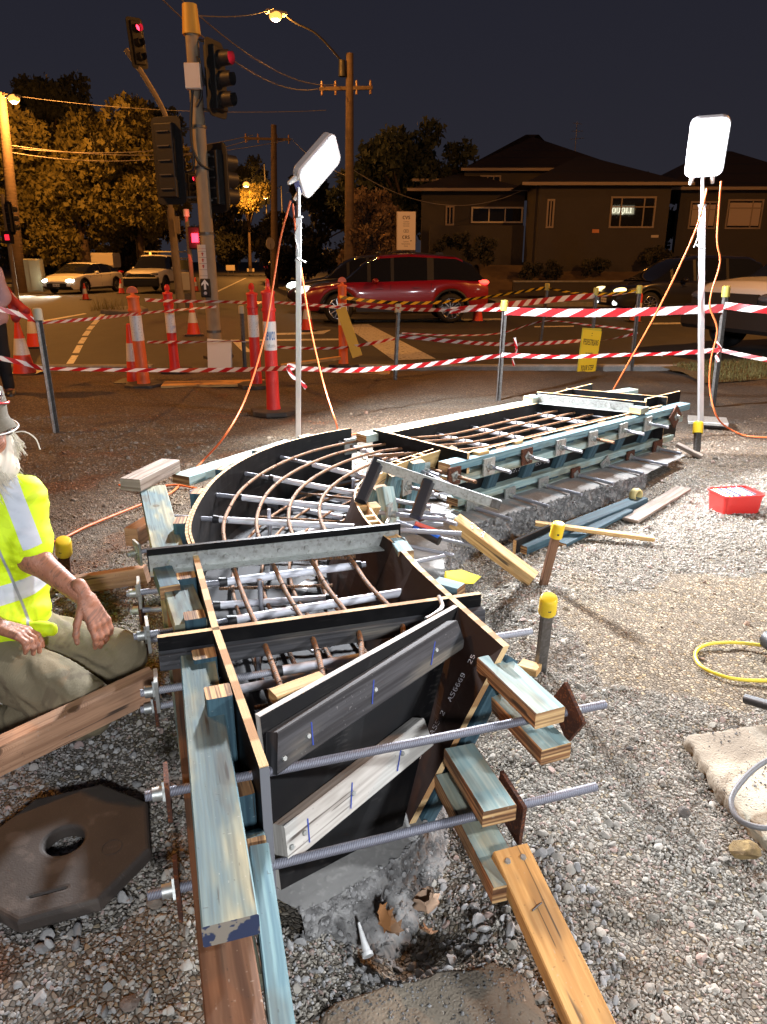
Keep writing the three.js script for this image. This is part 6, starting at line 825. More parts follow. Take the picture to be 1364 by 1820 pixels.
// ---------- buildings ----------
const render1 = withTex(pair(128, 2.5, (u, v) => { const a = fb(u, v, 5, 5, 4, 191), b = fb(u, v, 60, 60, 2, 193); return [...mix3([0.27, 0.25, 0.245], [0.23, 0.215, 0.212], a * 0.6 + b * 0.4), b]; }), 0.004, { roughness: 0.9 });
const roofM = withTex(pair(128, 0.9, (u, v) => { const t = (v * 3) % 1, s = ((u * 4 + (Math.floor(v * 3) % 2) * 0.5) % 1); return [...mix3([0.13, 0.1, 0.09], [0.08, 0.07, 0.065], sm(0.8, 1, t) + sm(0.9, 1, s) * 0.5), t]; }), 0.03, { roughness: 0.8 });
const frameM = mat({ color: col(0.25, 0.19, 0.15), roughness: 0.6 }), paleFrame = mat({ color: col(0.5, 0.42, 0.34), roughness: 0.6 }), glassM = mat({ color: col(0.012, 0.013, 0.016), roughness: 0.02, specularIntensity: 1 });
function wallQuad(x0, x1, y0, y1, z, th, m, parent, name = 'wall') { return add(name, bar([x0, (y0 + y1) / 2, z], [x1, (y0 + y1) / 2, z], th, y1 - y0, { ch: 0.01 }), m, parent); }
function window_(g, x0, x1, y0, y1, z, cols, fm, trans = 0) {
  const w = new THREE.Group(); w.name = 'window'; g.add(w); const f = 0.07;
  add('frame', merge([bar([x0, y0, z], [x1, y0, z], 0.1, f), bar([x0, y1, z], [x1, y1, z], 0.1, f), bar([x0 + f / 2, y0 + f / 2, z], [x0 + f / 2, y1 - f / 2, z], f, 0.1, { up: [0, 0, 1] }), bar([x1 - f / 2, y0 + f / 2, z], [x1 - f / 2, y1 - f / 2, z], f, 0.1, { up: [0, 0, 1] })]), fm, w);
  const cs = Array.isArray(cols) ? cols : Array.from({ length: cols + 1 }, (_, i) => i / cols);
  for (let i = 0; i < cs.length - 1; i++) { const a = lerp(x0 + f, x1 - f, cs[i]), b = lerp(x0 + f, x1 - f, cs[i + 1]); add('pane', bar([a + 0.02, (y0 + y1) / 2, z + 0.01], [b - 0.02, (y0 + y1) / 2, z + 0.01], 0.012, y1 - y0 - f, { ch: 0.001 }), glassM, w); if (i) add('mullion', bar([a, y0, z + 0.012], [a, y1, z + 0.012], 0.05, 0.08, { up: [0, 0, 1] }), fm, w); } if (trans) add('transom', bar([x0, lerp(y0, y1, trans), z + 0.013], [x1, lerp(y0, y1, trans), z + 0.013], 0.08, 0.045), fm, w);
}
function hipRoof(g, x0, x1, z0, z1, y0, y1, ridge, m = roofM, name = 'roof') { const e = 0.5, X0 = x0 - e, X1 = x1 + e, Z0 = z0 + e, Z1 = z1 - e, zm = (Z0 + Z1) / 2, r0 = X0 + ridge, r1 = X1 - ridge, v = { a: [X0, y0, Z0], b: [X1, y0, Z0], c: [X1, y0, Z1], d: [X0, y0, Z1], p: [r0, y1, zm], q: [r1, y1, zm] }, F = [['a', 'b', 'q'], ['a', 'q', 'p'], ['b', 'c', 'q'], ['c', 'd', 'p'], ['c', 'p', 'q'], ['d', 'a', 'p'], ['a', 'd', 'c'], ['a', 'c', 'b']], pos = [], uv = []; for (const f of F) for (const k of f) { pos.push(...v[k]); uv.push(v[k][0], v[k][1] * 1.3 + v[k][2] * 0.3); } const mesh = add(name, geoOf(pos, uv), m, g); add('gutter', bar([X0, y0, Z0 + 0.04], [X1, y0, Z0 + 0.04], 0.12, 0.12), frameM, mesh); return mesh; }
{
  const g = thing('house', 'dark brick house with tiled hip roofs, its front window reflecting a lit sign', 'house'), Z = -33, at = (px, py, D = 33) => ({ x: [0,1.503,-33][0] + (px - 682) * 0 , px, py, D }); void at;
  const x = (px) => (px - 682) / 1299.6 * 31.4, y = (py, D = 33) => 1.5 + (460 - py) / 1299.6 * D * 0.98;
  // front wing
  wallQuad(x(942), x(1160), 0.6, y(345), Z + 0.9, 0.3, render1, g); wallQuad(x(938), x(955), 0.6, y(345), Z - 0.2, 1.9, render1, g, 'return_wall'); wallQuad(x(1150), x(1162), 0.6, y(345), Z - 1.2, 4.0, render1, g, 'return_wall');
  window_(g, x(1061), x(1137), y(411), y(366), Z + 1.05, [0, 0.22, 0.76, 1], frameM, 0.68); window_(g, x(955), x(968), y(411), y(370), Z + 1.05, 2, frameM);
  hipRoof(g, x(930), x(1170), Z + 0.9, Z - 7, y(347), y(286), 3.2);
  // recessed wing with three small panes
  wallQuad(x(752), x(940), 0.6, y(344), Z - 2.2, 0.3, render1, g); window_(g, x(843), x(938), y(398), y(374), Z - 2.0, 3, paleFrame); window_(g, x(796), x(812), y(402), y(372), Z - 2.0, 2, frameM); wallQuad(x(765), x(935), 0.5, y(405), Z - 1.2, 0.2, render1, g, 'low_wall'); hipRoof(g, x(745), x(930), Z - 2, Z - 8, y(346), y(305), 2.6);
  // upper storey
  wallQuad(x(838), x(1060), y(345), y(302), Z - 4.4, 0.3, render1, g, 'upper_wall'); window_(g, x(868), x(908), y(334), y(314), Z - 4.2, 3, frameM, 0.5); wallQuad(x(1052), x(1062), y(345), y(302), Z - 7, 5, render1, g, 'upper_wall'); hipRoof(g, x(850), x(1130), Z - 4.4, Z - 11, y(304), y(224), 4.2); hipRoof(g, x(760), x(900), Z - 6, Z - 11, y(316), y(276), 2.4);
  add('aerial', rod([x(1064), y(300), Z - 6], [x(1064), y(212), Z - 6], 0.02, 0.015, 6), M.steel, g); for (const k of [0, 1, 2]) add('aerial_rod', rod([x(1056 - k * 2), y(214 + k * 14), Z - 6], [x(1074 + k * 3), y(216 + k * 12), Z - 6], 0.012, 0.012, 5), M.steel, g);
  add('house_number', boxAt([x(1040), y(417), Z + 1.07], 0.28, 0.14, 0.02), mat({ color: col(0.55, 0.2, 0.08), roughness: 0.6 }), g); add('vent_plate', boxAt([x(1141), y(425), Z + 1.07], 0.3, 0.1, 0.02), paleFrame, g);
}
{
  const g = thing('house', 'neighbouring dark house with wide curtained windows behind the work light', 'house'), Z = -33.5, x = (px) => (px - 682) / 1299.6 * 31.8, y = (py) => 1.5 + (460 - py) / 1299.6 * 32.6;
  wallQuad(x(1192), x(1450), 0.6, y(348), Z, 0.3, render1, g); const cur = mat({ color: col(0.42, 0.33, 0.28), roughness: 0.9 });
  for (const [a, b, c, d] of [[1210, 1258, 411, 370], [1274, 1336, 411, 367]]) { window_(g, x(a), x(b), y(c), y(d), Z + 0.16, [0, 0.72, 1], frameM, 0.72); add('blind', boxAt([x((a + b) / 2), y((c + d) / 2), Z + 0.19], x(b) - x(a) - 0.2, y(d) - y(c) - 0.2, 0.01), cur, g); }
  hipRoof(g, x(1180), x(1460), Z, Z - 8, y(350), y(272), 3.4);
}
{ const g = thing('boundary_wall', 'low rendered garden wall along the far footpath', 'wall'); add('wall', bar([5, 0.4, -29.6], [11, 0.4, -29.6], 0.2, 0.5), render1, g); add('capping', bar([5, 0.68, -29.6], [11, 0.68, -29.6], 0.26, 0.06), M.concrete, g); }
{
  const g = thing('sign_pylon', 'white pylon sign reading CVS and CRS above the red car roof', 'sign');
  const tx = canvasTex(256, 512, (c) => { c.fillStyle = '#e8dccb'; c.fillRect(0, 0, 256, 512); c.fillStyle = '#3a2a22'; c.textAlign = 'center'; c.font = 'bold 62px sans-serif'; c.fillText('CVS', 128, 98); c.fillText('CRS', 124, 362); c.font = '24px sans-serif'; ['Carlton', 'Vascular', 'Services'].forEach((t, i) => c.fillText(t, 128, 140 + i * 28)); ['Carlton', 'Respiratory', 'Sleep'].forEach((t, i) => c.fillText(t, 124, 408 + i * 30)); c.lineWidth = 4; c.strokeStyle = '#3a2a22'; for (let k = -1; k < 2; k++) { c.beginPath(); c.ellipse(126 + k * 22, 256, 13, 20, 0, 0, 7); c.stroke(); } c.beginPath(); c.arc(196, 388, 8, 0, 7); c.fill(); });
  const a = [0.527,1.79,-28], b = [1.078,3.087,-28], cx = (a[0] + b[0]) / 2, W = 0.68, H = b[1] - a[1]; add('cabinet', boxAt([cx, (a[1] + b[1]) / 2, -28], W, H, 0.22, 0.06, 0.01), mat({ color: col(0.35, 0.28, 0.22), roughness: 0.5 }), g);
  const f = new THREE.PlaneGeometry(W - 0.03, H - 0.03); f.rotateY(0.06); f.translate(cx + 0.008, (a[1] + b[1]) / 2, -27.885); add('sign_face', f, mat({ map: tx, roughness: 0.5 }), g); for (const k of [-0.2, 0.2]) add('leg', rod([cx + k, 0, -28], [cx + k, a[1], -28], 0.04), M.steel, g);
}
{ // shopfront letters behind the photographer, which the house window mirrors
  const g = thing('shop_sign', 'lit LIQUORS shop sign on a dark shopfront behind the photographer', 'sign'); const tx = canvasTex(512, 96, (c) => { c.fillStyle = '#1c2014'; c.fillRect(0, 0, 512, 96); c.fillStyle = '#fffde0'; c.font = 'bold 84px serif'; c.fillText('LIQUORS', 20, 78); c.font = 'bold 20px sans-serif'; });
  const vx = 18.09, vy = 5.09, rz = -1.93; const f = new THREE.PlaneGeometry(2.9, 0.62); add('sign_face', f, mat({ map: tx, emissive: col(1, 1, 1), emissiveMap: tx, emissiveIntensity: 26, roughness: 0.5 }), g).position.set(vx, vy, rz - 0.2); g.children[0].rotation.y = PI;
  add('fascia', boxAt([vx, vy, rz], 9, 1.1, 0.3), M.blackpaint, g); add('shop_wall', boxAt([vx, vy / 2 - 0.4, rz + 0.3], 9, vy - 0.3, 0.3), M.blackpaint, g); const l = new THREE.RectAreaLight(0xfff6d0, 8, 2.9, 0.6); l.position.set(vx, vy, rz - 0.4); l.name = 'sign_light'; g.add(l);
}
{ const g = thing('low_shop', 'low shop with red fascia beneath the big tree', 'building'); const z = -58, x = (px) => (px - 682) / 1299.6 * 55.5, y = (py) => 1.5 + (460 - py) / 1299.6 * 55.5; wallQuad(x(95), x(150), -0.1, y(442), z, 0.4, M.blackpaint, g); add('fascia', bar([x(102), y(437), z + 0.5], [x(150), y(434), z + 0.5], 0.4, 0.45), mat({ color: col(0.5, 0.16, 0.07), roughness: 0.6 }), g); add('lit_window', boxAt([x(86), y(445), z + 0.3], 0.35, 0.5, 0.05), mat({ color: col(0.6, 0.7, 0.7), emissive: col(0.7, 0.85, 1), emissiveIntensity: 1.5 }), g); }
{ const g = thing('caravan', 'pale covered trailer parked under the big tree', 'trailer'), z = -47, x = (px) => (px - 682) / 1299.6 * 45, y = (py) => 1.5 + (460 - py) / 1299.6 * 45; add('body', boxAt([x(187), y(462), z], x(214) - x(161), y(450) - y(474), 1.6, 0.05, 0.12), mat({ color: col(0.62, 0.56, 0.48), roughness: 0.5 }), g); add('chassis', boxAt([x(187), y(476), z], 1.5, 0.12, 1.2), M.blackpaint, g); for (const k of [-0.6, 0.6]) { const w = new THREE.CylinderGeometry(0.3, 0.3, 0.2, 16); w.rotateX(PI / 2); w.translate(x(187) + k, 0.2, z + 0.6); add('wheel', w, M.blackplastic, g); } }
{ const g = thing('utility_cabinet', 'pale green utility cabinet beside the thick utility pole', 'cabinet'), p = [-16.764,0.269,-37]; add('cabinet', boxAt([p[0], 0.75, p[2]], 0.72, 1.5, 0.6, 0.1, 0.02), mat({ color: col(0.42, 0.42, 0.3), roughness: 0.6 }), g); add('door', boxAt([p[0] + 0.1, 0.75, p[2] + 0.31], 0.4, 1.35, 0.02, 0.1, 0.01), mat({ color: col(0.45, 0.45, 0.32), roughness: 0.6 }), g); }
{ const g = thing('utility_cabinet', 'small pale cabinet behind the signal mast', 'cabinet'), p = [-6.917,0.753,-27]; add('cabinet', boxAt(p, 0.42, 0.6, 0.4, 0.1, 0.02), mat({ color: col(0.5, 0.45, 0.33), roughness: 0.6 }), g); add('foot', boxAt([p[0], 0.1, p[2]], 0.2, 0.5, 0.2), M.steel, g); }
[[[-14.89,0.679,-75], 0.85, 0.5, 'low pale sign board across the side road'], [[-12.931,0.471,-75], 0.7, 0.3, 'small pale sign board across the side road beside the larger one']].forEach(([p, w, h, l]) => { const g = thing('sign_board', l, 'sign'); add('board', boxAt(p, w, h, 0.06), mat({ color: col(0.6, 0.52, 0.42), roughness: 0.6 }), g); for (const k of [-0.3, 0.3]) add('leg', rod([p[0] + k * w, 0, p[2]], [p[0] + k * w, p[1], p[2]], 0.03), M.steel, g); });
{ const g = thing('street_sign', 'round street sign disc beside the far utility pole', 'sign'), p = [-6.244,2.297,-43]; const c = new THREE.CylinderGeometry(0.32, 0.32, 0.03, 24); c.rotateX(PI / 2); c.rotateY(0.9); c.translate(...p); add('disc', c, mat({ color: col(0.45, 0.4, 0.35), roughness: 0.5 }), g); add('post', rod([p[0], 0, p[2]], p, 0.03), M.steel, g); }

// ---------- vehicles ----------
function loft(rings) { const n = rings[0].length, pos = [], idx = []; for (const r of rings) for (const p of r) pos.push(...p); return { pos, quad: (i, j) => { const a = i * n + j; return [a, a + n, a + n + 1, a, a + n + 1, a + 1]; }, n, m: rings.length, idx }; }
function loftGeo(L, pick) { const idx = [], map = new Map(), pos = []; for (let i = 0; i < L.m - 1; i++) for (let j = 0; j < L.n - 1; j++) if (pick(i, j)) for (const v of L.quad(i, j)) { if (!map.has(v)) { map.set(v, pos.length / 3); pos.push(...L.pos.slice(v * 3, v * 3 + 3)); } idx.push(map.get(v)); } return idx.length ? geoOf(pos, null, idx) : null; }
const curve = (pts) => (x) => { if (x <= pts[0][0]) return pts[0][1]; for (let i = 1; i < pts.length; i++) if (x <= pts[i][0]) { const [a, b] = [pts[i - 1], pts[i]], t = (x - a[0]) / (b[0] - a[0]); return lerp(a[1], b[1], t * t * (3 - 2 * t) * 0.5 + t * 0.5); } return pts.at(-1)[1]; };
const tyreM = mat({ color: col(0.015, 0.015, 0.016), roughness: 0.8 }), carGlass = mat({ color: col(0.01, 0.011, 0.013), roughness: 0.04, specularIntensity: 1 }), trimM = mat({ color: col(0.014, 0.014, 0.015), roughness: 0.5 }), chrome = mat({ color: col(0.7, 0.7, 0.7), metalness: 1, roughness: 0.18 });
const plateTex = canvasTex(128, 48, (c) => { c.fillStyle = '#e4e2dc'; c.fillRect(0, 0, 128, 48); c.fillStyle = '#26305a'; c.font = 'bold 34px sans-serif'; c.fillText('1RX 4LM', 4, 36); });
function car(name, label, cat, o) {
  const g = thing(name, label, cat); g.userData.set = 1;
  const { L, W, paint, top, sill = 0.24, wheels, R = 0.35, belt, roof, glassF, glassR, pillars = [], lower = 0.5, lit = 0, tail = 0 } = o, h = L / 2, N = 64, Ra = R * 1.2;
  const plan = (x) => W / 2 * (1 - 0.16 * Math.pow(Math.abs(x) / h, 6) - 0.04 * Math.pow(Math.abs(x) / h, 2)), T = curve(top), rings = [];
  for (let i = 0; i <= N; i++) { const x = lerp(-h, h, i / N), w = plan(x), t = T(x), eb = 0.16 * sm(0.93, 1, Math.abs(x) / h); let s = sill + eb; for (const xc of wheels) if (Math.abs(x - xc) < Ra) s = Math.max(s, R + Math.sqrt(Ra * Ra - (x - xc) ** 2)); const tt = Math.max(t, s + 0.05), half = [[0.001, s], [w * 0.86, s], [w * 0.97, s + 0.04 * (tt - s)], [w, lerp(s, tt, 0.3)], [w * 1.0, lerp(s, tt, 0.62)], [w * 0.975, lerp(s, tt, 0.86)], [w * 0.93, lerp(s, tt, 0.97)], [w * 0.8, tt + 0.008], [w * 0.4, tt + 0.025], [0, tt + 0.03]]; rings.push([...half.map(([z, y]) => [x, y, z]), ...half.slice(0, -1).reverse().map(([z, y]) => [x, y, -z])]); }
  const B = loft(rings); const isLow = (j) => j <= 1 || j >= B.n - 3; add('body', loftGeo(B, (i, j) => !isLow(j)), paint, g); add('underbody', loftGeo(B, (i, j) => isLow(j)), trimM, g);
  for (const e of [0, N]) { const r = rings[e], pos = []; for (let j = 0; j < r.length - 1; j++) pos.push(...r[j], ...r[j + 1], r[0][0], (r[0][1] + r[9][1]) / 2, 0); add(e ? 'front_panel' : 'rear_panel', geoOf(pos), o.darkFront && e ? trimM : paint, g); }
  // greenhouse
  const bl = curve(belt), rf = curve(roof), x0 = roof[0][0], x1 = roof.at(-1)[0], G = [], K = 44; for (let i = 0; i <= K; i++) { const x = lerp(x0, x1, i / K), w = plan(x), b = bl(x) - 0.03, r = Math.max(rf(x), b + 0.02), q = clamp((r - b) / 0.5), wr = lerp(w * 0.9, w * 0.72, q), half = [[w * 0.93, b], [lerp(w * 0.93, wr, 0.5), lerp(b, r, 0.5)], [lerp(w * 0.93, wr, 0.92), lerp(b, r, 0.9)], [wr * 0.94, r - 0.012], [wr * 0.6, r + 0.01], [0, r + 0.02]]; G.push([...half.map(([z, y]) => [x, y, z]), ...half.slice(0, -1).reverse().map(([z, y]) => [x, y, -z])]); }
  const GL = loft(G), gx = (i) => lerp(x0, x1, (i + 0.5) / K), side = (j) => j < 2 || j >= GL.n - 3, isTop = (i) => gx(i) < glassF && gx(i) > glassR, pil = (i) => pillars.some(([a, b]) => gx(i) > a && gx(i) < b), edge = () => false;
  add('roof', loftGeo(GL, (i, j) => (!side(j) && isTop(i)) || edge(i, j)), paint, g); for (const [pa, pb] of pillars) for (const s of [0, 1]) { const pg = loftGeo(GL, (i, j) => side(j) && (s ? j < 2 : j > 2) && gx(i) > pa && gx(i) < pb); if (pg) add('pillar', pg, trimM, g); }
  add('windscreen', loftGeo(GL, (i, j) => !side(j) && gx(i) >= glassF), carGlass, g); add('rear_window', loftGeo(GL, (i, j) => !side(j) && gx(i) <= glassR), carGlass, g);
  const cuts = [x0 - 1, ...pillars.map((p) => p[0]).sort((a, b) => a - b), x1 + 1]; for (const s of [0, 1]) for (let c = 0; c < cuts.length - 1; c++) { const wg = loftGeo(GL, (i, j) => side(j) && (s ? j < 2 : j >= GL.n - 3) && !pil(i) && gx(i) > cuts[c] && gx(i) <= cuts[c + 1]); if (wg) add('side_window', wg, carGlass, g); }
  // wheels
  for (const xc of wheels) for (const s of [-1, 1]) {
    const wz = s * (W / 2 - 0.115), wg = new THREE.Group(); wg.name = 'wheel'; g.add(wg); wg.position.set(xc, R, wz);
    const ty = new THREE.TorusGeometry(R - 0.09, 0.09, 10, 32); ty.scale(1, 1, 1.15); add('tyre', ty, tyreM, wg); const hub = new THREE.CylinderGeometry(R - 0.13, R - 0.13, 0.05, 28); hub.rotateX(PI / 2); hub.translate(0, 0, s * 0.03); add('rim_back', hub, trimM, wg);
    const rg = new THREE.TorusGeometry(R - 0.13, 0.016, 6, 32); rg.translate(0, 0, s * 0.1); const sp = [rg]; for (let k = 0; k < 10; k++) { const a = k / 10 * 2 * PI + 0.1; sp.push(bar([cos(a) * 0.03, sin(a) * 0.03, s * 0.1], [cos(a) * (R - 0.13), sin(a) * (R - 0.13), s * 0.095], 0.03, 0.02, { up: [0, 0, 1] })); } add('rim', merge(sp), o.rim ?? chrome, wg);
    const arch = new THREE.TorusGeometry(Ra + 0.005, 0.035, 6, 28, PI); arch.translate(xc, R, s * (plan(xc) - 0.012)); add('wheel_arch', arch, o.arch ?? trimM, g);
  }
  // lights
  const fy = o.lampY ?? 0.68, on = (k, c = [1, 0.93, 0.75]) => mat({ color: col(0.8, 0.8, 0.8), emissive: col(...c), emissiveIntensity: k, roughness: 0.1 }), lens = mat({ color: col(0.25, 0.25, 0.27), roughness: 0.08, metalness: 0.6 });
  for (const s of [-1, 1]) {
    const xf = h - (o.lampIn ?? 0.16), w = plan(xf); const hl = new THREE.SphereGeometry(1, 14, 10); hl.scale(0.2, 0.075, 0.2); hl.rotateZ(-0.12); hl.translate(xf, fy, s * (w - 0.17)); add('headlight', hl, lit ? on(lit, o.litC) : lens, g);
    if (lit && o.spot) { const sl = new THREE.SpotLight(0xfff0d0, o.spot, 0, 0.5, 0.7); sl.position.set(h + 0.12, fy, s * (w - 0.2)); sl.target.position.set(h + 9, -0.2, s * w); sl.name = 'headlight_beam'; sl.castShadow = true; g.add(sl); g.add(sl.target); }
    const xr = -h + 0.13, tl = new THREE.SphereGeometry(1, 12, 8); tl.scale(0.16, 0.075, 0.16); tl.translate(xr, o.tailY ?? 0.95, s * (plan(xr) - 0.12)); add('tail_light', tl, tail ? on(tail, [1, 0.03, 0.03]) : mat({ color: col(0.3, 0.01, 0.01), roughness: 0.2 }), g);
    const mx = glassF + (o.mirrorX ?? 0.05), mr = new THREE.SphereGeometry(1, 12, 8); mr.scale(0.09, 0.075, 0.12); mr.translate(mx, bl(mx) + 0.03, s * (W / 2 + 0.06)); add('mirror', mr, paint, g);
    for (const x of o.handles ?? []) add('door_handle', bar([x - 0.09, bl(x) - 0.15, s * (W / 2 + 0.008)], [x + 0.09, bl(x) - 0.15, s * (W / 2 + 0.008)], 0.025, 0.022), o.handleM ?? paint, g);
    for (const x of o.doors ?? []) add('door_gap', bar([x, sill + 0.14, s * (plan(x) + 0.0015)], [x - 0.03, bl(x) - 0.06, s * (plan(x) * 0.985 + 0.0015)], 0.008, 0.005, { up: [0, 0, 1], ch: 0.001 }), trimM, g);
    if (o.rails) add('roof_rail', tube([[glassF - 0.35, rf(glassF - 0.35) + 0.01, s * W * 0.33], [0, rf(0) + 0.06, s * W * 0.34], [glassR + 0.2, rf(glassR + 0.2) + 0.01, s * W * 0.33]], 0.016, 6, 20), trimM, g);
    add('side_skirt', bar([wheels[0] + Ra, sill + 0.05, s * (W / 2 - 0.01)], [wheels[1] - Ra, sill + 0.05, s * (W / 2 - 0.01)], 0.03, 0.1), trimM, g);
  }
  add('grille', bar([h - 0.005, o.grilleY ?? 0.55, -W * 0.28], [h - 0.005, o.grilleY ?? 0.55, W * 0.28], 0.05, o.grilleH ?? 0.2, { ch: 0.02 }), trimM, g); const pl = new THREE.PlaneGeometry(0.37, 0.13); pl.rotateY(PI / 2); pl.translate(h + 0.03, o.plateY ?? 0.42, 0); add('number_plate', pl, mat({ map: plateTex, roughness: 0.5 }), g);
  if (o.extra) o.extra(g, plan, T);
  g.position.set(o.at[0], RY + 0.002, o.at[1]); g.rotation.y = Math.atan2(-o.dir[1], o.dir[0]); return g;
}
const paintOf = (r, g, b, rough = 0.3) => mat({ color: col(r, g, b), roughness: rough, clearcoat: 1, clearcoatRoughness: 0.06 });
const suv = { L: 5.0, W: 1.95, top: [[-2.5, 0.95], [-2.3, 1.06], [-1.2, 1.1], [0.9, 1.05], [1.3, 1.02], [2.0, 0.92], [2.35, 0.8], [2.5, 0.62]], sill: 0.3, wheels: [-1.5, 1.42], R: 0.38, belt: [[-2.5, 1.1], [1.2, 1.02]], roof: [[-2.42, 1.1], [-2.0, 1.5], [-1.6, 1.66], [-0.4, 1.72], [0.3, 1.68], [0.6, 1.56], [1.35, 1.03]], glassF: 0.42, glassR: -1.85, pillars: [[-1.02, -0.92], [0.0, 0.1], [0.62, 0.7]], handles: [-0.6, 0.35], doors: [-0.95, 0.1, 1.05], lampY: 0.82, tailY: 1.02, rails: true };
car('red_suv', 'dark red SUV with roof rails waiting on the road behind the tape', 'car', { ...suv, paint: paintOf(0.24, 0.005, 0.012), at: [0.2, -20.6], dir: [-0.998, 0.06], tail: 3, lit: 2.5, extra: (g) => { for (const s of [-1, 1]) add('chrome_strip', bar([-1.5, 0.42, s * 0.985], [-1.2, 0.42, s * 0.985], 0.01, 0.02), chrome, g); add('aerial_fin', boxAt([-1.3, 1.73, 0], 0.18, 0.07, 0.03), trimM, g); for (const x of [-0.5, 0.35]) add('roof_bar', bar([x, 1.76, -0.68], [x, 1.76, 0.68], 0.06, 0.03), trimM, g); } });
car('black_car', 'black car with bright headlights behind the red SUV', 'car', { ...suv, rails: false, paint: paintOf(0.012, 0.012, 0.014), at: [-0.55, -24.6], dir: [-0.995, 0.1], lit: 7, litC: [0.85, 1, 0.85], tail: 0 });
car('black_hatchback', 'black people mover with yellow headlight behind the wide tape', 'car', { L: 5.0, W: 1.9, paint: paintOf(0.014, 0.013, 0.016), top: [[-2.5, 0.9], [-2.3, 1.02], [0.9, 1.0], [1.3, 0.97], [2.1, 0.84], [2.4, 0.7], [2.5, 0.58]], sill: 0.24, wheels: [-1.45, 1.5], R: 0.34, belt: [[-2.5, 1.05], [1.4, 0.97]], roof: [[-2.42, 1.05], [-2.15, 1.5], [-1.7, 1.66], [-0.2, 1.7], [0.3, 1.62], [1.5, 0.98]], glassF: 0.45, glassR: -2.0, pillars: [[-1.0, -0.9], [0.1, 0.18], [0.8, 0.86]], handles: [-0.5, 0.5], doors: [-0.9, 0.2, 1.1], lampY: 0.72, lit: 3.2, litC: [1, 0.75, 0.32], at: [9.2, -23.6], dir: [-0.985, 0.17], extra: (g) => { for (const s of [-1, 1]) add('fog_light', rod([2.42, 0.36, s * 0.62], [2.52, 0.36, s * 0.62], 0.06, 0.06, 12), mat({ color: col(0.8, 0.8, 0.8), emissive: col(1, 1, 0.95), emissiveIntensity: 5 }), g); add('chrome_strip', bar([0.9, 0.99, 0.96], [1.3, 0.96, 0.95], 0.01, 0.02), chrome, g); } });
car('white_suv', 'white off road SUV with shade painted dark below its bonnet beside the grey picket', 'car', { ...suv, L: 4.7, W: 1.95, darkFront: true, rails: false, paint: paintOf(0.72, 0.7, 0.66), top: [[-2.35, 0.95], [-2.2, 1.1], [0.9, 1.12], [1.3, 1.12], [2.0, 1.06], [2.25, 0.97], [2.35, 0.86]], sill: 0.5, R: 0.4, wheels: [-1.4, 1.42], belt: [[-2.35, 1.15], [1.2, 1.12]], roof: [[-2.3, 1.15], [-2.1, 1.6], [-1.6, 1.78], [0.2, 1.8], [0.5, 1.68], [1.2, 1.13]], glassF: 0.3, lampY: 0.88, lampIn: 0.14, grilleY: 0.8, grilleH: 0.24, plateY: 0.55, at: [8.4, -13.85], dir: [-0.94, 0.34], extra: (g, plan) => { g.scale.setScalar(1.14); add('bumper', bar([2.3, 0.55, -0.86], [2.3, 0.55, 0.86], 0.28, 0.36, { ch: 0.06 }), trimM, g); for (const s of [-1, 1]) add('shaded_lower_door', bar([1.0, 0.62, s * 0.985], [-1.0, 0.62, s * 0.985], 0.02, 0.5), trimM, g); void plan; } });  // front, bumper and lower doors coloured dark for the shade below the bonnet
car('white_sedan', 'white sedan with glaring headlights waiting at the side road', 'car', { L: 4.75, W: 1.85, paint: paintOf(0.75, 0.72, 0.66), top: [[-2.38, 0.78], [-2.2, 0.95], [-1.4, 0.98], [0.8, 0.94], [1.2, 0.92], [1.9, 0.82], [2.25, 0.7], [2.38, 0.56]], sill: 0.2, wheels: [-1.38, 1.42], R: 0.33, belt: [[-2.0, 0.98], [1.3, 0.92]], roof: [[-1.9, 0.98], [-1.2, 1.32], [-0.5, 1.43], [0.2, 1.42], [0.5, 1.34], [1.35, 0.93]], glassF: 0.4, glassR: -0.85, pillars: [[-0.2, -0.1], [-1.15, -1.02]], handles: [-0.6, 0.3], doors: [-0.85, 0.0, 0.95], lampY: 0.62, lit: 30, spot: 260, grilleY: 0.42, plateY: 0.42, at: [-14.979,0.435,-38.5].filter((_, i) => i !== 1), dir: [-0.2, 0.98] });
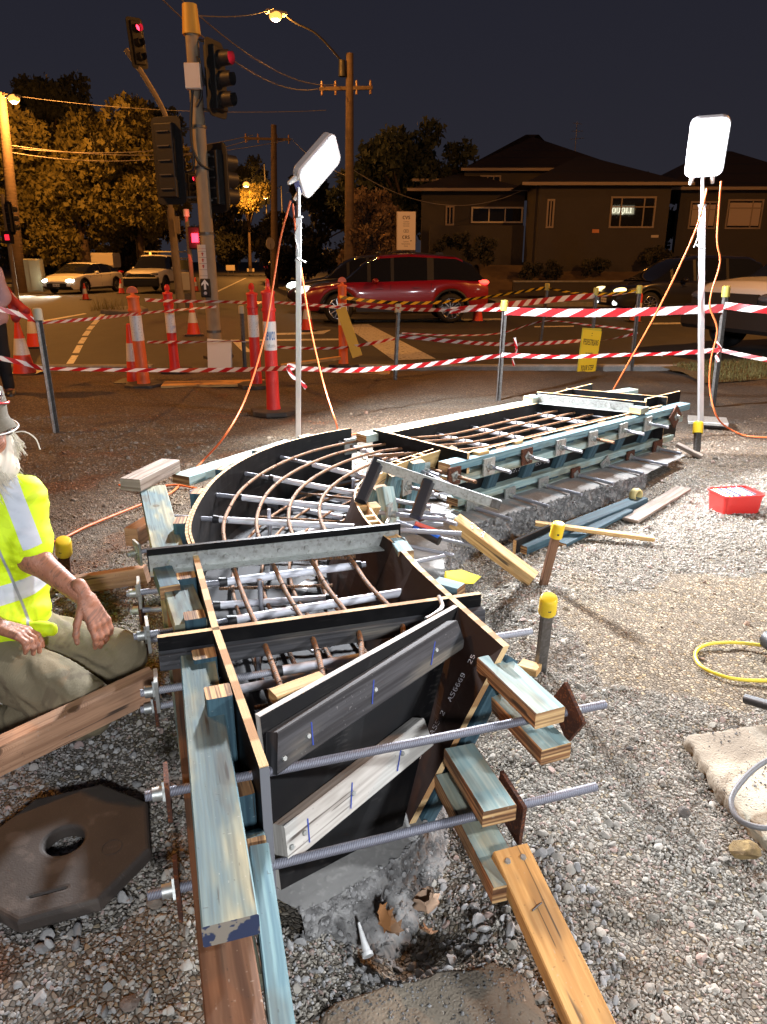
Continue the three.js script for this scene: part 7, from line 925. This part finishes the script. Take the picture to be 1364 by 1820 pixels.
car('white_pickup', 'white pickup with roof rack waiting beside the sedan', 'pickup', { L: 5.2, W: 1.86, paint: paintOf(0.75, 0.72, 0.66), darkFront: true, top: [[-2.6, 1.05], [-0.7, 1.08], [0.9, 1.12], [1.3, 1.14], [2.1, 1.06], [2.45, 0.98], [2.6, 0.85]], sill: 0.45, wheels: [-1.55, 1.6], R: 0.38, belt: [[-1.0, 1.12], [1.4, 1.13]], roof: [[-0.75, 1.14], [-0.6, 1.6], [-0.3, 1.78], [0.5, 1.78], [0.7, 1.7], [1.35, 1.15]], glassF: 0.62, glassR: -0.55, pillars: [[0.0, 0.08]], handles: [0.2], doors: [0.0, 1.1], lampY: 0.9, grilleY: 0.82, grilleH: 0.22, plateY: 0.6, rim: trimM, at: [-11.527,0.546,-39.5].filter((_, i) => i !== 1), dir: [-0.06, 0.998], extra: (g) => { add('bumper', bar([2.55, 0.55, -0.84], [2.55, 0.55, 0.84], 0.25, 0.45, { ch: 0.06 }), trimM, g); for (const y of [1.62, 1.95]) add('rack_rail', merge([bar([-0.5, y, -0.85], [-2.5, y, -0.85], 0.05, 0.06), bar([-0.5, y, 0.85], [-2.5, y, 0.85], 0.05, 0.06), bar([-0.5, y, -0.85], [-0.5, y, 0.85], 0.05, 0.06)]), mat({ color: col(0.6, 0.55, 0.35), roughness: 0.5 }), g); for (const s of [-1, 1]) for (const x of [-0.5, -2.5]) add('rack_post', bar([x, 1.05, s * 0.85], [x, 1.95, s * 0.85], 0.05, 0.05, { up: [0, 0, 1] }), M.steel, g); add('beacon', rod([-0.1, 1.8, 0.4], [-0.1, 1.92, 0.4], 0.06, 0.05, 10), mat({ color: col(0.9, 0.6, 0.2), emissive: col(1, 0.6, 0.1), emissiveIntensity: 2 }), g); add('tool_box', boxAt([-1.6, 1.3, 0], 1.7, 0.5, 1.6), mat({ color: col(0.4, 0.38, 0.15), roughness: 0.6 }), g); } });
car('distant_car', 'small dark car far along the side road beside the utility pole', 'car', { ...suv, rails: false, L: 4.4, paint: paintOf(0.03, 0.03, 0.03), wheels: [-1.3, 1.3], top: suv.top.map(([x, y]) => [x * 0.88, y * 0.9]), belt: [[-2.2, 0.99], [1.1, 0.92]], roof: suv.roof.map(([x, y]) => [x * 0.88, y * 0.9]), at: [-7.881,0.65,-62].filter((_, i) => i !== 1), dir: [0.3, -0.95], tail: 0.6 });

// ---------- people ----------
const cap = (p, a, b, ra, rb) => { const ba = [b[0] - a[0], b[1] - a[1], b[2] - a[2]], pa = [p[0] - a[0], p[1] - a[1], p[2] - a[2]], t = clamp((pa[0] * ba[0] + pa[1] * ba[1] + pa[2] * ba[2]) / (ba[0] ** 2 + ba[1] ** 2 + ba[2] ** 2 + 1e-9)); return Math.hypot(pa[0] - ba[0] * t, pa[1] - ba[1] * t, pa[2] - ba[2] * t) - lerp(ra, rb, t); };
const smin = (a, b, k) => { const h = Math.max(k - Math.abs(a - b), 0) / k; return Math.min(a, b) - h * h * k * 0.25; };
function sdf(list, k) { return (p) => { let d = 9; for (const [a, b, ra, rb] of list) d = smin(d, cap(p, a, b, ra, rb), k); return d; }; }
function meshField(f, c, half, cell) {
  const res = Math.ceil(2 * half / cell) + 4, mc = new MarchingCubes(res, new THREE.MeshBasicMaterial(), false, false, 260000); mc.isolation = 0; const hs = res / 2; for (let k = 0; k < res; k++) for (let j = 0; j < res; j++) for (let i = 0; i < res; i++) mc.field[k * res * res + j * res + i] = -f([c[0] + (i - hs) / hs * half, c[1] + (j - hs) / hs * half, c[2] + (k - hs) / hs * half]);
  mc.update(); const n = mc.count, pos = new Float32Array(n * 3), nor = new Float32Array(n * 3); for (let i = 0; i < n; i++) for (let q = 0; q < 3; q++) { pos[i * 3 + q] = c[q] + mc.positionArray[i * 3 + q] * half; } for (let i = 0; i < n; i++) { const v = new THREE.Vector3(mc.normalArray[i * 3], mc.normalArray[i * 3 + 1], mc.normalArray[i * 3 + 2]).normalize(); nor.set(v.toArray(), i * 3); }
  const g = new THREE.BufferGeometry(); g.setAttribute('position', new THREE.BufferAttribute(pos, 3)); g.setAttribute('normal', new THREE.BufferAttribute(nor, 3)); const uv = new Float32Array(n * 2); for (let i = 0; i < n; i++) { uv[i * 2] = pos[i * 3] + pos[i * 3 + 2] * 0.5; uv[i * 2 + 1] = pos[i * 3 + 1] + pos[i * 3 + 2] * 0.5; } g.setAttribute('uv', new THREE.BufferAttribute(uv, 2)); return g;
}
const skinT = pair(128, 0.12, (u, v) => { const a = fb(u, v, 5, 5, 4, 201), b = fb(u, v, 30, 30, 2, 203), d = sm(0.58, 0.72, fb(u, v, 14, 14, 4, 207)); return [...mix3(mix3([0.68, 0.47, 0.36], [0.58, 0.37, 0.28], a), [0.36, 0.26, 0.21], d * 0.45), b]; });
const skin = withTex(skinT, 0.0012, { roughness: 0.55 });
function hand(f, wrist, dir, palmN, side, curl, s = 1) { // palm with five jointed fingers; returns capsules
  const d = V(dir).normalize(), n = V(palmN).addScaledVector(d, -V(palmN).dot(d)).normalize(), w = d.clone().cross(n).normalize().multiplyScalar(side), o = V(wrist), L = [], at = (a, b, c) => o.clone().addScaledVector(d, a * s).addScaledVector(w, b * s).addScaledVector(n, c * s).toArray();
  for (const b of [-0.028, -0.009, 0.01, 0.028]) L.push([at(0.0, b * 0.6, 0), at(0.085, b, 0.002), 0.017 * s, 0.0125 * s]); L.push([at(-0.05, 0, 0), at(0.01, 0, 0), 0.026 * s, 0.024 * s]);
  [[0.032, 0.068, 0.9], [0.011, 0.078, 1], [-0.011, 0.074, 1.1], [-0.031, 0.06, 1.25]].forEach(([b, len, cu]) => { let p = at(0.088, b, 0.002), a = 0; const seg = [0.46, 0.31, 0.25]; seg.forEach((q, i) => { a += curl * cu * [0.5, 0.9, 0.6][i]; const dd = d.clone().multiplyScalar(cos(a)).addScaledVector(n, sin(a)); const e = V(p).addScaledVector(dd, len * q * s * 1.05).toArray(); L.push([p, e, [0.0098, 0.0088, 0.0082][i] * s, [0.009, 0.0082, 0.007][i] * s]); p = e; }); });
  let p = at(0.02, 0.03, 0.008); [[0.045, 0.6, 0.3], [0.034, 0.9, 0.35], [0.026, 1.0, 0.3]].forEach(([len, k, m], i) => { const dd = d.clone().multiplyScalar(0.75).addScaledVector(w, 0.55 - 0.2 * i).addScaledVector(n, m).normalize(); const e = V(p).addScaledVector(dd, len * s).toArray(); L.push([p, e, [0.0135, 0.0108, 0.0095][i] * s, [0.011, 0.0098, 0.008][i] * s]); p = e; void k; });
  return L;
}
{
  const g = thing('person', 'bearded worker in yellow hi vis vest and bucket hat kneeling beside the forms', 'person');
  const headC = [-1.309,0.959,-2.32], chest = [-1.354,0.667,-2.32], waist = [-1.35,0.394,-2.3], pel = [-1.351,0.23,-2.3], shL = [-1.2,0.731,-2.32], shR = [-1.567,0.69,-2.4], elL = [-1.163,0.567,-2.24], wrL = [-0.969,0.449,-2.16], elR = [-1.431,0.401,-2.22], wrR = [-1.243,0.387,-2.1], knL = [-0.945,0.155,-2.3], knR = [-0.97,0.12,-2.04], hipL = [-1.29,0.218,-2.32], hipR = [-1.368,0.22,-2.2], ftL = [-1.455,-0.138,-2.55], ftR = [-1.483,-0.087,-2.2], neck = [-1.342,0.813,-2.34];
  // skin: head and neck, torso core, arms, hands in one surface
  const F = new THREE.Vector3(0.45, 0.06, 0.89).normalize(), R = new THREE.Vector3(0.893, 0, -0.45), U = new THREE.Vector3(0, 1, 0), hp = (r, u, f) => V(headC).addScaledVector(R, r).addScaledVector(U, u).addScaledVector(F, f).toArray();
  const headL = [[hp(0, 0.045, -0.02), hp(0, 0.03, 0.02), 0.088, 0.082], [hp(0, -0.03, 0.03), hp(0, -0.085, 0.045), 0.066, 0.042], [hp(0, 0.01, 0.095), hp(0, -0.033, 0.118), 0.011, 0.017], [hp(-0.03, 0.022, 0.082), hp(0.03, 0.022, 0.082), 0.018, 0.018], [hp(0.042, -0.025, 0.058), hp(0.038, -0.03, 0.06), 0.03, 0.028], [hp(-0.042, -0.025, 0.058), hp(-0.038, -0.03, 0.06), 0.03, 0.028], [hp(0.086, 0.01, -0.01), hp(0.088, -0.03, 0), 0.014, 0.01], [hp(-0.086, 0.01, -0.01), hp(-0.088, -0.03, 0), 0.014, 0.01], [hp(0, -0.07, -0.02), neck, 0.055, 0.06]];
  const eyeHole = [hp(0.032, -0.004, 0.096), hp(-0.032, -0.004, 0.096)], hf = sdf(headL, 0.022), headF = (p) => { let d = hf(p); for (const e of eyeHole) d = -smin(-d, Math.hypot(p[0] - e[0], p[1] - e[1], p[2] - e[2]) - 0.013, 0.012); return d; };
  const torso = [[neck, chest, 0.07, 0.13], [chest, waist, 0.13, 0.12], [waist, pel, 0.12, 0.11], [shL, shR, 0.06, 0.06], [shL, elL, 0.052, 0.044], [elL, wrL, 0.045, 0.028], [shR, elR, 0.052, 0.044], [elR, wrR, 0.044, 0.028], [hipL, knL, 0.07, 0.05], [hipR, knR, 0.07, 0.05]];
  const dL = V(wrL).sub(V(elL)), handL = hand(null, wrL, [dL.x * 0.7, dL.y * 1.2 - 0.08, dL.z], [-0.3, -0.75, -0.2], -1, 0.55, 1.02), handR = hand(null, wrR, [0.9, -0.2, 0.12], [0.05, -1, 0.15], 1, 0.65, 1.02);
  const bodyF = sdf(torso, 0.04), hl = sdf(handL, 0.008), hr = sdf(handR, 0.008), cL = wrL.map((v, i) => v + dL.toArray()[i] * 0.32), cR = [wrR[0] + 0.07, wrR[1] - 0.015, wrR[2] + 0.01];
  const body = merge([meshField(headF, headC, 0.17, 0.0042), meshField((p) => { let d = bodyF(p); return d; }, [chest[0] + 0.1, 0.45, -2.27], 0.62, 0.013), meshField(hl, cL, 0.15, 0.0034), meshField(hr, cR, 0.15, 0.0034)]);
  add('body', body, skin, g);
  for (const e of [0.032, -0.032]) { const s = new THREE.SphereGeometry(0.0125, 14, 10); s.translate(...hp(e, -0.004, 0.086)); add('eye', s, mat({ color: col(0.75, 0.72, 0.68), roughness: 0.15 }), g); const ir = new THREE.SphereGeometry(0.0062, 10, 8); ir.translate(...hp(e - 0.002, -0.003, 0.0945)); add('iris', ir, mat({ color: col(0.02, 0.015, 0.012), roughness: 0.1 }), g); }
  // beard: a soft mass with many strands
  const white = mat({ color: col(0.62, 0.58, 0.48), roughness: 0.85 }), bl = [[hp(0.075, -0.02, 0.035), hp(0.06, -0.1, 0.05), 0.02, 0.035], [hp(-0.075, -0.02, 0.035), hp(-0.06, -0.1, 0.05), 0.02, 0.035], [hp(-0.05, -0.1, 0.07), hp(0.05, -0.1, 0.07), 0.042, 0.042], [hp(0, -0.09, 0.075), hp(0, -0.165, 0.06), 0.055, 0.028], [hp(-0.03, -0.05, 0.108), hp(0.03, -0.05, 0.108), 0.011, 0.011]], bf = sdf(bl, 0.03), bR = rng(8);
  const strands = []; for (const [a, b, ra] of bl) for (let i = 0; i < 420; i++) { const t = bR(), th = bR() * 6.3, o = [lerp(a[0], b[0], t), lerp(a[1], b[1], t), lerp(a[2], b[2], t)], q = [o[0] + cos(th) * ra, o[1] + (bR() - 0.5) * ra, o[2] + sin(th) * ra], e = [q[0] + (q[0] - o[0]) * 0.5 + (bR() - 0.5) * 0.02, q[1] - 0.02 - bR() * 0.03, q[2] + (q[2] - o[2]) * 0.4 + (bR() - 0.5) * 0.02]; strands.push(rod(q, e, 0.0016, 0.0003, 4, false)); }
  add('beard', merge([meshField((p) => bf(p) + 0.008 * (n2(p[0] * 90, p[1] * 45 + p[2] * 60, 5, 2) - 0.5), hp(0, -0.09, 0.06), 0.13, 0.005), ...strands]), white, g);
  const sideHair = []; for (let i = 0; i < 160; i++) { const s = bR() < 0.5 ? 1 : -1, q = hp(s * (0.082 + bR() * 0.01), 0.03 - bR() * 0.05, -0.04 + bR() * 0.07), e = hp(s * (0.1 + bR() * 0.03), -0.03 - bR() * 0.05, -0.03 + bR() * 0.08); sideHair.push(rod(q, e, 0.0018, 0.0004, 4, false)); } sideHair.push(tube([hp(0.09, 0.0, 0.02), hp(0.13, 0.004, 0.03), hp(0.16, -0.02, 0.035), hp(0.17, -0.06, 0.035)], 0.0022, 5, 14)); add('hair', merge(sideHair), white, g);
  // bucket hat with sunglasses pushed up on it
  const hatM = withTex(pair(64, 0.08, (u, v) => { const t = vn(u * 64, v * 64, 64, 64, 3), a = fb(u, v, 4, 4, 3, 5); return [...mix3([0.44, 0.42, 0.36], [0.33, 0.31, 0.26], a * 0.6 + t * 0.4), t]; }), 0.0006, { roughness: 0.9, side: THREE.DoubleSide });
  const hat = lathe([[0, 0.118], [0.05, 0.115], [0.082, 0.098], [0.09, 0.06], [0.093, 0.012], [0.096, 0.005], [0.107, -0.008], [0.118, -0.026], [0.12, -0.029], [0.116, -0.028], [0.093, -0.002]], 36), hq = hat.attributes.position; for (let i = 0; i < hq.count; i++) { const a = Math.atan2(hq.getZ(i), hq.getX(i)); const kk = 1 + 0.1 * (n2(cos(a) * 2.2 + 5, hq.getY(i) * 26 + sin(a) * 2.2, 7, 3) - 0.5); hq.setXYZ(i, hq.getX(i) * kk, hq.getY(i) + (hq.getY(i) < 0.01 ? 0.01 * sin(a * 3 + 1) : 0.012 * (n2(hq.getX(i) * 30, hq.getZ(i) * 30, 9, 2) - 0.5)), hq.getZ(i) * kk); } hat.computeVertexNormals(); hat.rotateX(0.06); hat.rotateZ(-0.1); hat.translate(...hp(0, 0.058, 0)); const hm = add('hat', hat, hatM, g);
  const trim = new THREE.TorusGeometry(0.119, 0.003, 6, 48); trim.rotateX(PI / 2); trim.translate(0, -0.028, 0); trim.rotateX(0.06); trim.rotateZ(-0.1); trim.translate(...hp(0, 0.058, 0)); add('brim_piping', trim, M.white, hm);
  for (const s of [-1, 1]) { const l = new THREE.SphereGeometry(0.042, 18, 12); l.scale(1, 0.72, 0.55); l.rotateY(0.35 + s * 0.35); l.translate(...hp(s * 0.046, 0.128, 0.07)); add('sunglass_lens', l, mat({ color: col(0.4, 0.36, 0.36), metalness: 0.9, roughness: 0.08 }), hm); } add('sunglass_frame', tube([hp(-0.1, 0.1, -0.03), hp(-0.09, 0.105, 0.06), hp(0, 0.112, 0.1), hp(0.09, 0.105, 0.06), hp(0.1, 0.1, -0.03)], 0.004, 6, 30), mat({ color: col(0.5, 0.05, 0.06), roughness: 0.3 }), hm);
  // dark shirt and hi-vis vest
  const sh = sdf([[neck, chest, 0.085, 0.14], [chest, waist, 0.14, 0.135], [waist, pel, 0.135, 0.13], [V(shL).lerp(V(shR), 0.1).toArray(), V(shL).lerp(V(shR), 0.9).toArray(), 0.05, 0.05]], 0.05);
  const fold = (p, a) => a * (n2(p[0] * 9 + p[2] * 5, p[1] * 22 + p[0] * 9, 21, 3) - 0.5) + 0.014 * (Math.abs(2 * n2(p[0] * 13 - p[1] * 6 + p[2] * 7, p[1] * 9 + p[0] * 8, 27, 2) - 1) - 0.35);
  add('shirt', meshField((p) => sh(p) + 0.004, [chest[0], 0.5, chest[2]], 0.5, 0.014), mat({ color: col(0.05, 0.048, 0.045), roughness: 0.9 }), g);
  const vs = sdf([[V(neck).lerp(V(chest), 0.35).toArray(), chest, 0.1, 0.165], [chest, waist, 0.165, 0.16], [waist, [-1.331,0.213,-2.27], 0.16, 0.15], [V(shL).lerp(V(shR), 0.04).toArray(), V(shL).lerp(V(shR), 0.96).toArray(), 0.07, 0.07], [V(shL).lerp(V(shR), 0.02).toArray(), V(shL).lerp(V(elL), 0.8).toArray(), 0.074, 0.068], [V(shR).lerp(V(shL), 0.02).toArray(), V(shR).lerp(V(elR), 0.62).toArray(), 0.082, 0.078], [[-1.177,0.338,-2.16], [-1.088,0.353,-2.14], 0.03, 0.022]], 0.06);
  const vg = meshField((p) => { const d0 = vs(p); if (Math.abs(d0) > 0.06) return d0; const d = d0 + fold(p, 0.026), q = V(p).sub(V(chest)); const f = q.dot(F), r = q.dot(R), u = q.y; const opening = Math.max(0.02 - f * 0.6, Math.abs(r + 0.005 + 0.16 * Math.min(0, u)) - Math.max(0.0, 0.02 + (u + 0.02) * 0.33)); return Math.max(d, -opening); }, [chest[0] + 0.02, 0.5, chest[2]], 0.48, 0.0095);
  const vt = canvasTex(512, 512, (c) => { c.fillStyle = '#c9e60a'; c.fillRect(0, 0, 512, 512); const rr = rng(4); for (let i = 0; i < 260; i++) { c.fillStyle = 'rgba(90,100,20,' + (0.03 + rr() * 0.06) + ')'; c.beginPath(); c.ellipse(rr() * 512, rr() * 512, 4 + rr() * 26, 2 + rr() * 12, rr() * 3, 0, 7); c.fill(); } c.fillStyle = '#b9bec6'; c.fillRect(0, 318, 512, 56); const st = (x) => { c.save(); c.translate(x, 0); c.rotate(-0.2); c.fillRect(-26, -80, 50, 300); c.restore(); }; st(330); st(170); c.strokeStyle = '#8a8f96'; c.lineWidth = 7; c.beginPath(); c.moveTo(268, 96); c.lineTo(300, 260); c.lineTo(345, 505); c.stroke(); });
  { const p = vg.attributes.position, u = vg.attributes.uv; for (let i = 0; i < p.count; i++) { const q = new THREE.Vector3(p.getX(i), p.getY(i), p.getZ(i)).sub(V(chest)); u.setXY(i, 0.5 + q.dot(R) / 0.62, 0.5 + (q.y + 0.1) / 0.62); } }
  add('vest', vg, mat({ map: vt, roughness: 0.7 }), g);
  // olive work trousers
  const tr = sdf([[pel, hipL, 0.135, 0.12], [pel, hipR, 0.135, 0.12], [hipL, knL, 0.105, 0.092], [hipR, knR, 0.108, 0.092], [knL, ftL, 0.08, 0.055], [knR, ftR, 0.082, 0.055]], 0.022);
  const trM = withTex(pair(128, 0.2, (u, v) => { const w = vn(u * 128, v * 128, 128, 128, 3), a = fb(u, v, 4, 4, 4, 5), d = sm(0.6, 0.75, fb(u, v, 6, 6, 3, 9)); return [...mix3(mix3([0.54, 0.495, 0.395], [0.45, 0.41, 0.32], a * 0.7 + w * 0.3), [0.38, 0.33, 0.26], d * 0.5), w]; }), 0.0008, { roughness: 0.92 });
  add('trousers', meshField((p) => { const t0 = tr(p); if (Math.abs(t0) > 0.05) return t0; return t0 + 0.017 * (Math.abs(2 * n2(p[0] * 11 + p[1] * 16 + p[2] * 6, p[1] * 7 - p[0] * 9 + p[2] * 12, 37, 2) - 1) - 0.35) + 0.014 * (n2(p[0] * 7 + p[1] * 8, p[1] * 17 + p[2] * 15 - p[0] * 5, 33, 3) - 0.5) + 0.007 * sin((p[0] * 0.8 + p[1] * 1.5) * 58 + 5 * n2(p[0] * 6, p[1] * 6, 3, 2)) * sm(0.2, 0.03, Math.abs(p[0] - knL[0] + 0.1)); }, [hipL[0] + 0.1, 0.2, -2.26], 0.52, 0.0105), trM, g);
  const bt = sdf([[ftR, [ftR[0] - 0.16, 0.05, ftR[2]], 0.055, 0.045]], 0.02); add('boot', meshField(bt, [ftR[0] - 0.08, ftR[1], ftR[2]], 0.2, 0.012), M.blackplastic, g);
}
{
  const g = thing('person', 'person in pink top and black trousers standing by the cones with a red bag', 'person'); const X = [-4.377,0,-8.36][0], Z = [-4.377,0,-8.36][2], at = (x, y, z) => [X + x, y, Z + z];
  const body = sdf([[at(0, 1.62, 0), at(0, 1.55, 0), 0.1, 0.085], [at(0, 1.5, 0), at(0, 1.3, 0), 0.055, 0.13], [at(0, 1.28, 0), at(0, 0.98, 0), 0.14, 0.14], [at(0.16, 1.36, 0), at(0.2, 1.1, 0.03), 0.055, 0.045], [at(0.2, 1.1, 0.03), at(0.12, 0.95, 0.16), 0.042, 0.03], [at(-0.16, 1.36, 0), at(-0.2, 1.1, 0.03), 0.055, 0.045], [at(-0.2, 1.1, 0.03), at(-0.14, 0.92, 0.14), 0.042, 0.03], [at(0.08, 0.95, 0), at(0.09, 0.5, 0.02), 0.085, 0.06], [at(0.09, 0.5, 0.02), at(0.1, 0.09, 0), 0.055, 0.04], [at(-0.08, 0.95, 0), at(-0.1, 0.5, 0.03), 0.085, 0.06], [at(-0.1, 0.5, 0.03), at(-0.12, 0.09, 0.02), 0.055, 0.04], [at(0.1, 0.07, 0), at(0.16, 0.04, 0.12), 0.04, 0.035], [at(-0.12, 0.07, 0.02), at(-0.14, 0.04, 0.14), 0.04, 0.035]], 0.05);
  const H1 = hand(null, at(0.12, 0.95, 0.16), [-0.3, -0.6, 0.3], [-0.7, 0, 0.3], 1, 0.5), hf = sdf(H1, 0.01); add('body', merge([meshField(body, [X, 0.86, Z], 0.92, 0.021), meshField(hf, at(0.1, 0.9, 0.2), 0.15, 0.006)]), skin, g);
  const top = sdf([[at(0, 1.5, 0), at(0, 1.3, 0), 0.07, 0.155], [at(0, 1.28, 0), at(0.02, 0.92, 0), 0.165, 0.185], [at(0.16, 1.36, 0), at(0.21, 1.1, 0.03), 0.08, 0.075], [at(0.21, 1.1, 0.03), at(0.14, 0.98, 0.14), 0.075, 0.055], [at(-0.16, 1.36, 0), at(-0.21, 1.1, 0.03), 0.08, 0.07]], 0.06); add('jacket', meshField((p) => top(p) + 0.02 * (n2(p[0] * 8, p[1] * 14, 4, 3) - 0.5), [X, 1.15, Z], 0.5, 0.016), mat({ color: col(0.5, 0.34, 0.37), roughness: 0.85 }), g);
  const leg = sdf([[at(0.08, 0.95, 0), at(0.09, 0.5, 0.02), 0.105, 0.08], [at(0.09, 0.5, 0.02), at(0.1, 0.13, 0), 0.075, 0.06], [at(-0.08, 0.95, 0), at(-0.1, 0.5, 0.03), 0.105, 0.08], [at(-0.1, 0.5, 0.03), at(-0.12, 0.13, 0.02), 0.075, 0.06]], 0.04); add('trousers', meshField(leg, [X, 0.55, Z], 0.58, 0.016), mat({ color: col(0.01, 0.01, 0.012), roughness: 0.9 }), g);
  const shoe = sdf([[at(0.1, 0.05, -0.04), at(0.17, 0.04, 0.14), 0.05, 0.045], [at(-0.12, 0.05, -0.02), at(-0.15, 0.04, 0.16), 0.05, 0.045]], 0.02); add('shoes', meshField(shoe, [X, 0.1, Z], 0.3, 0.014), M.blackplastic, g); const hr = sdf([[at(0, 1.66, -0.02), at(0, 1.5, -0.06), 0.105, 0.1]], 0.02); add('hair', meshField(hr, [X, 1.6, Z], 0.26, 0.016), mat({ color: col(0.05, 0.03, 0.02), roughness: 0.8 }), g);
}
{ const g = thing('shoulder_bag', 'red bag held at the side of the person in pink', 'bag'), a = [-4.443,1.156,-9], b = [-4.231,0.922,-8.95], c = [-4.366,0.832,-8.95], d = [-4.432,1.061,-9]; const s = sdf([[a, b, 0.03, 0.03], [b, c, 0.03, 0.03], [c, d, 0.03, 0.03], [a, c, 0.03, 0.03], [d, b, 0.028, 0.028]], 0.05); add('bag', meshField(s, a.map((v, i) => (v + c[i]) / 2), 0.25, 0.012), mat({ color: col(0.4, 0.03, 0.03), roughness: 0.6 }), g); add('strap', tube([a, [-4.374,1.113,-8.98], b], 0.012, 6, 12), mat({ color: col(0.5, 0.4, 0.35), roughness: 0.7 }), g); }

rebase();
renderer.render(scene, camera);
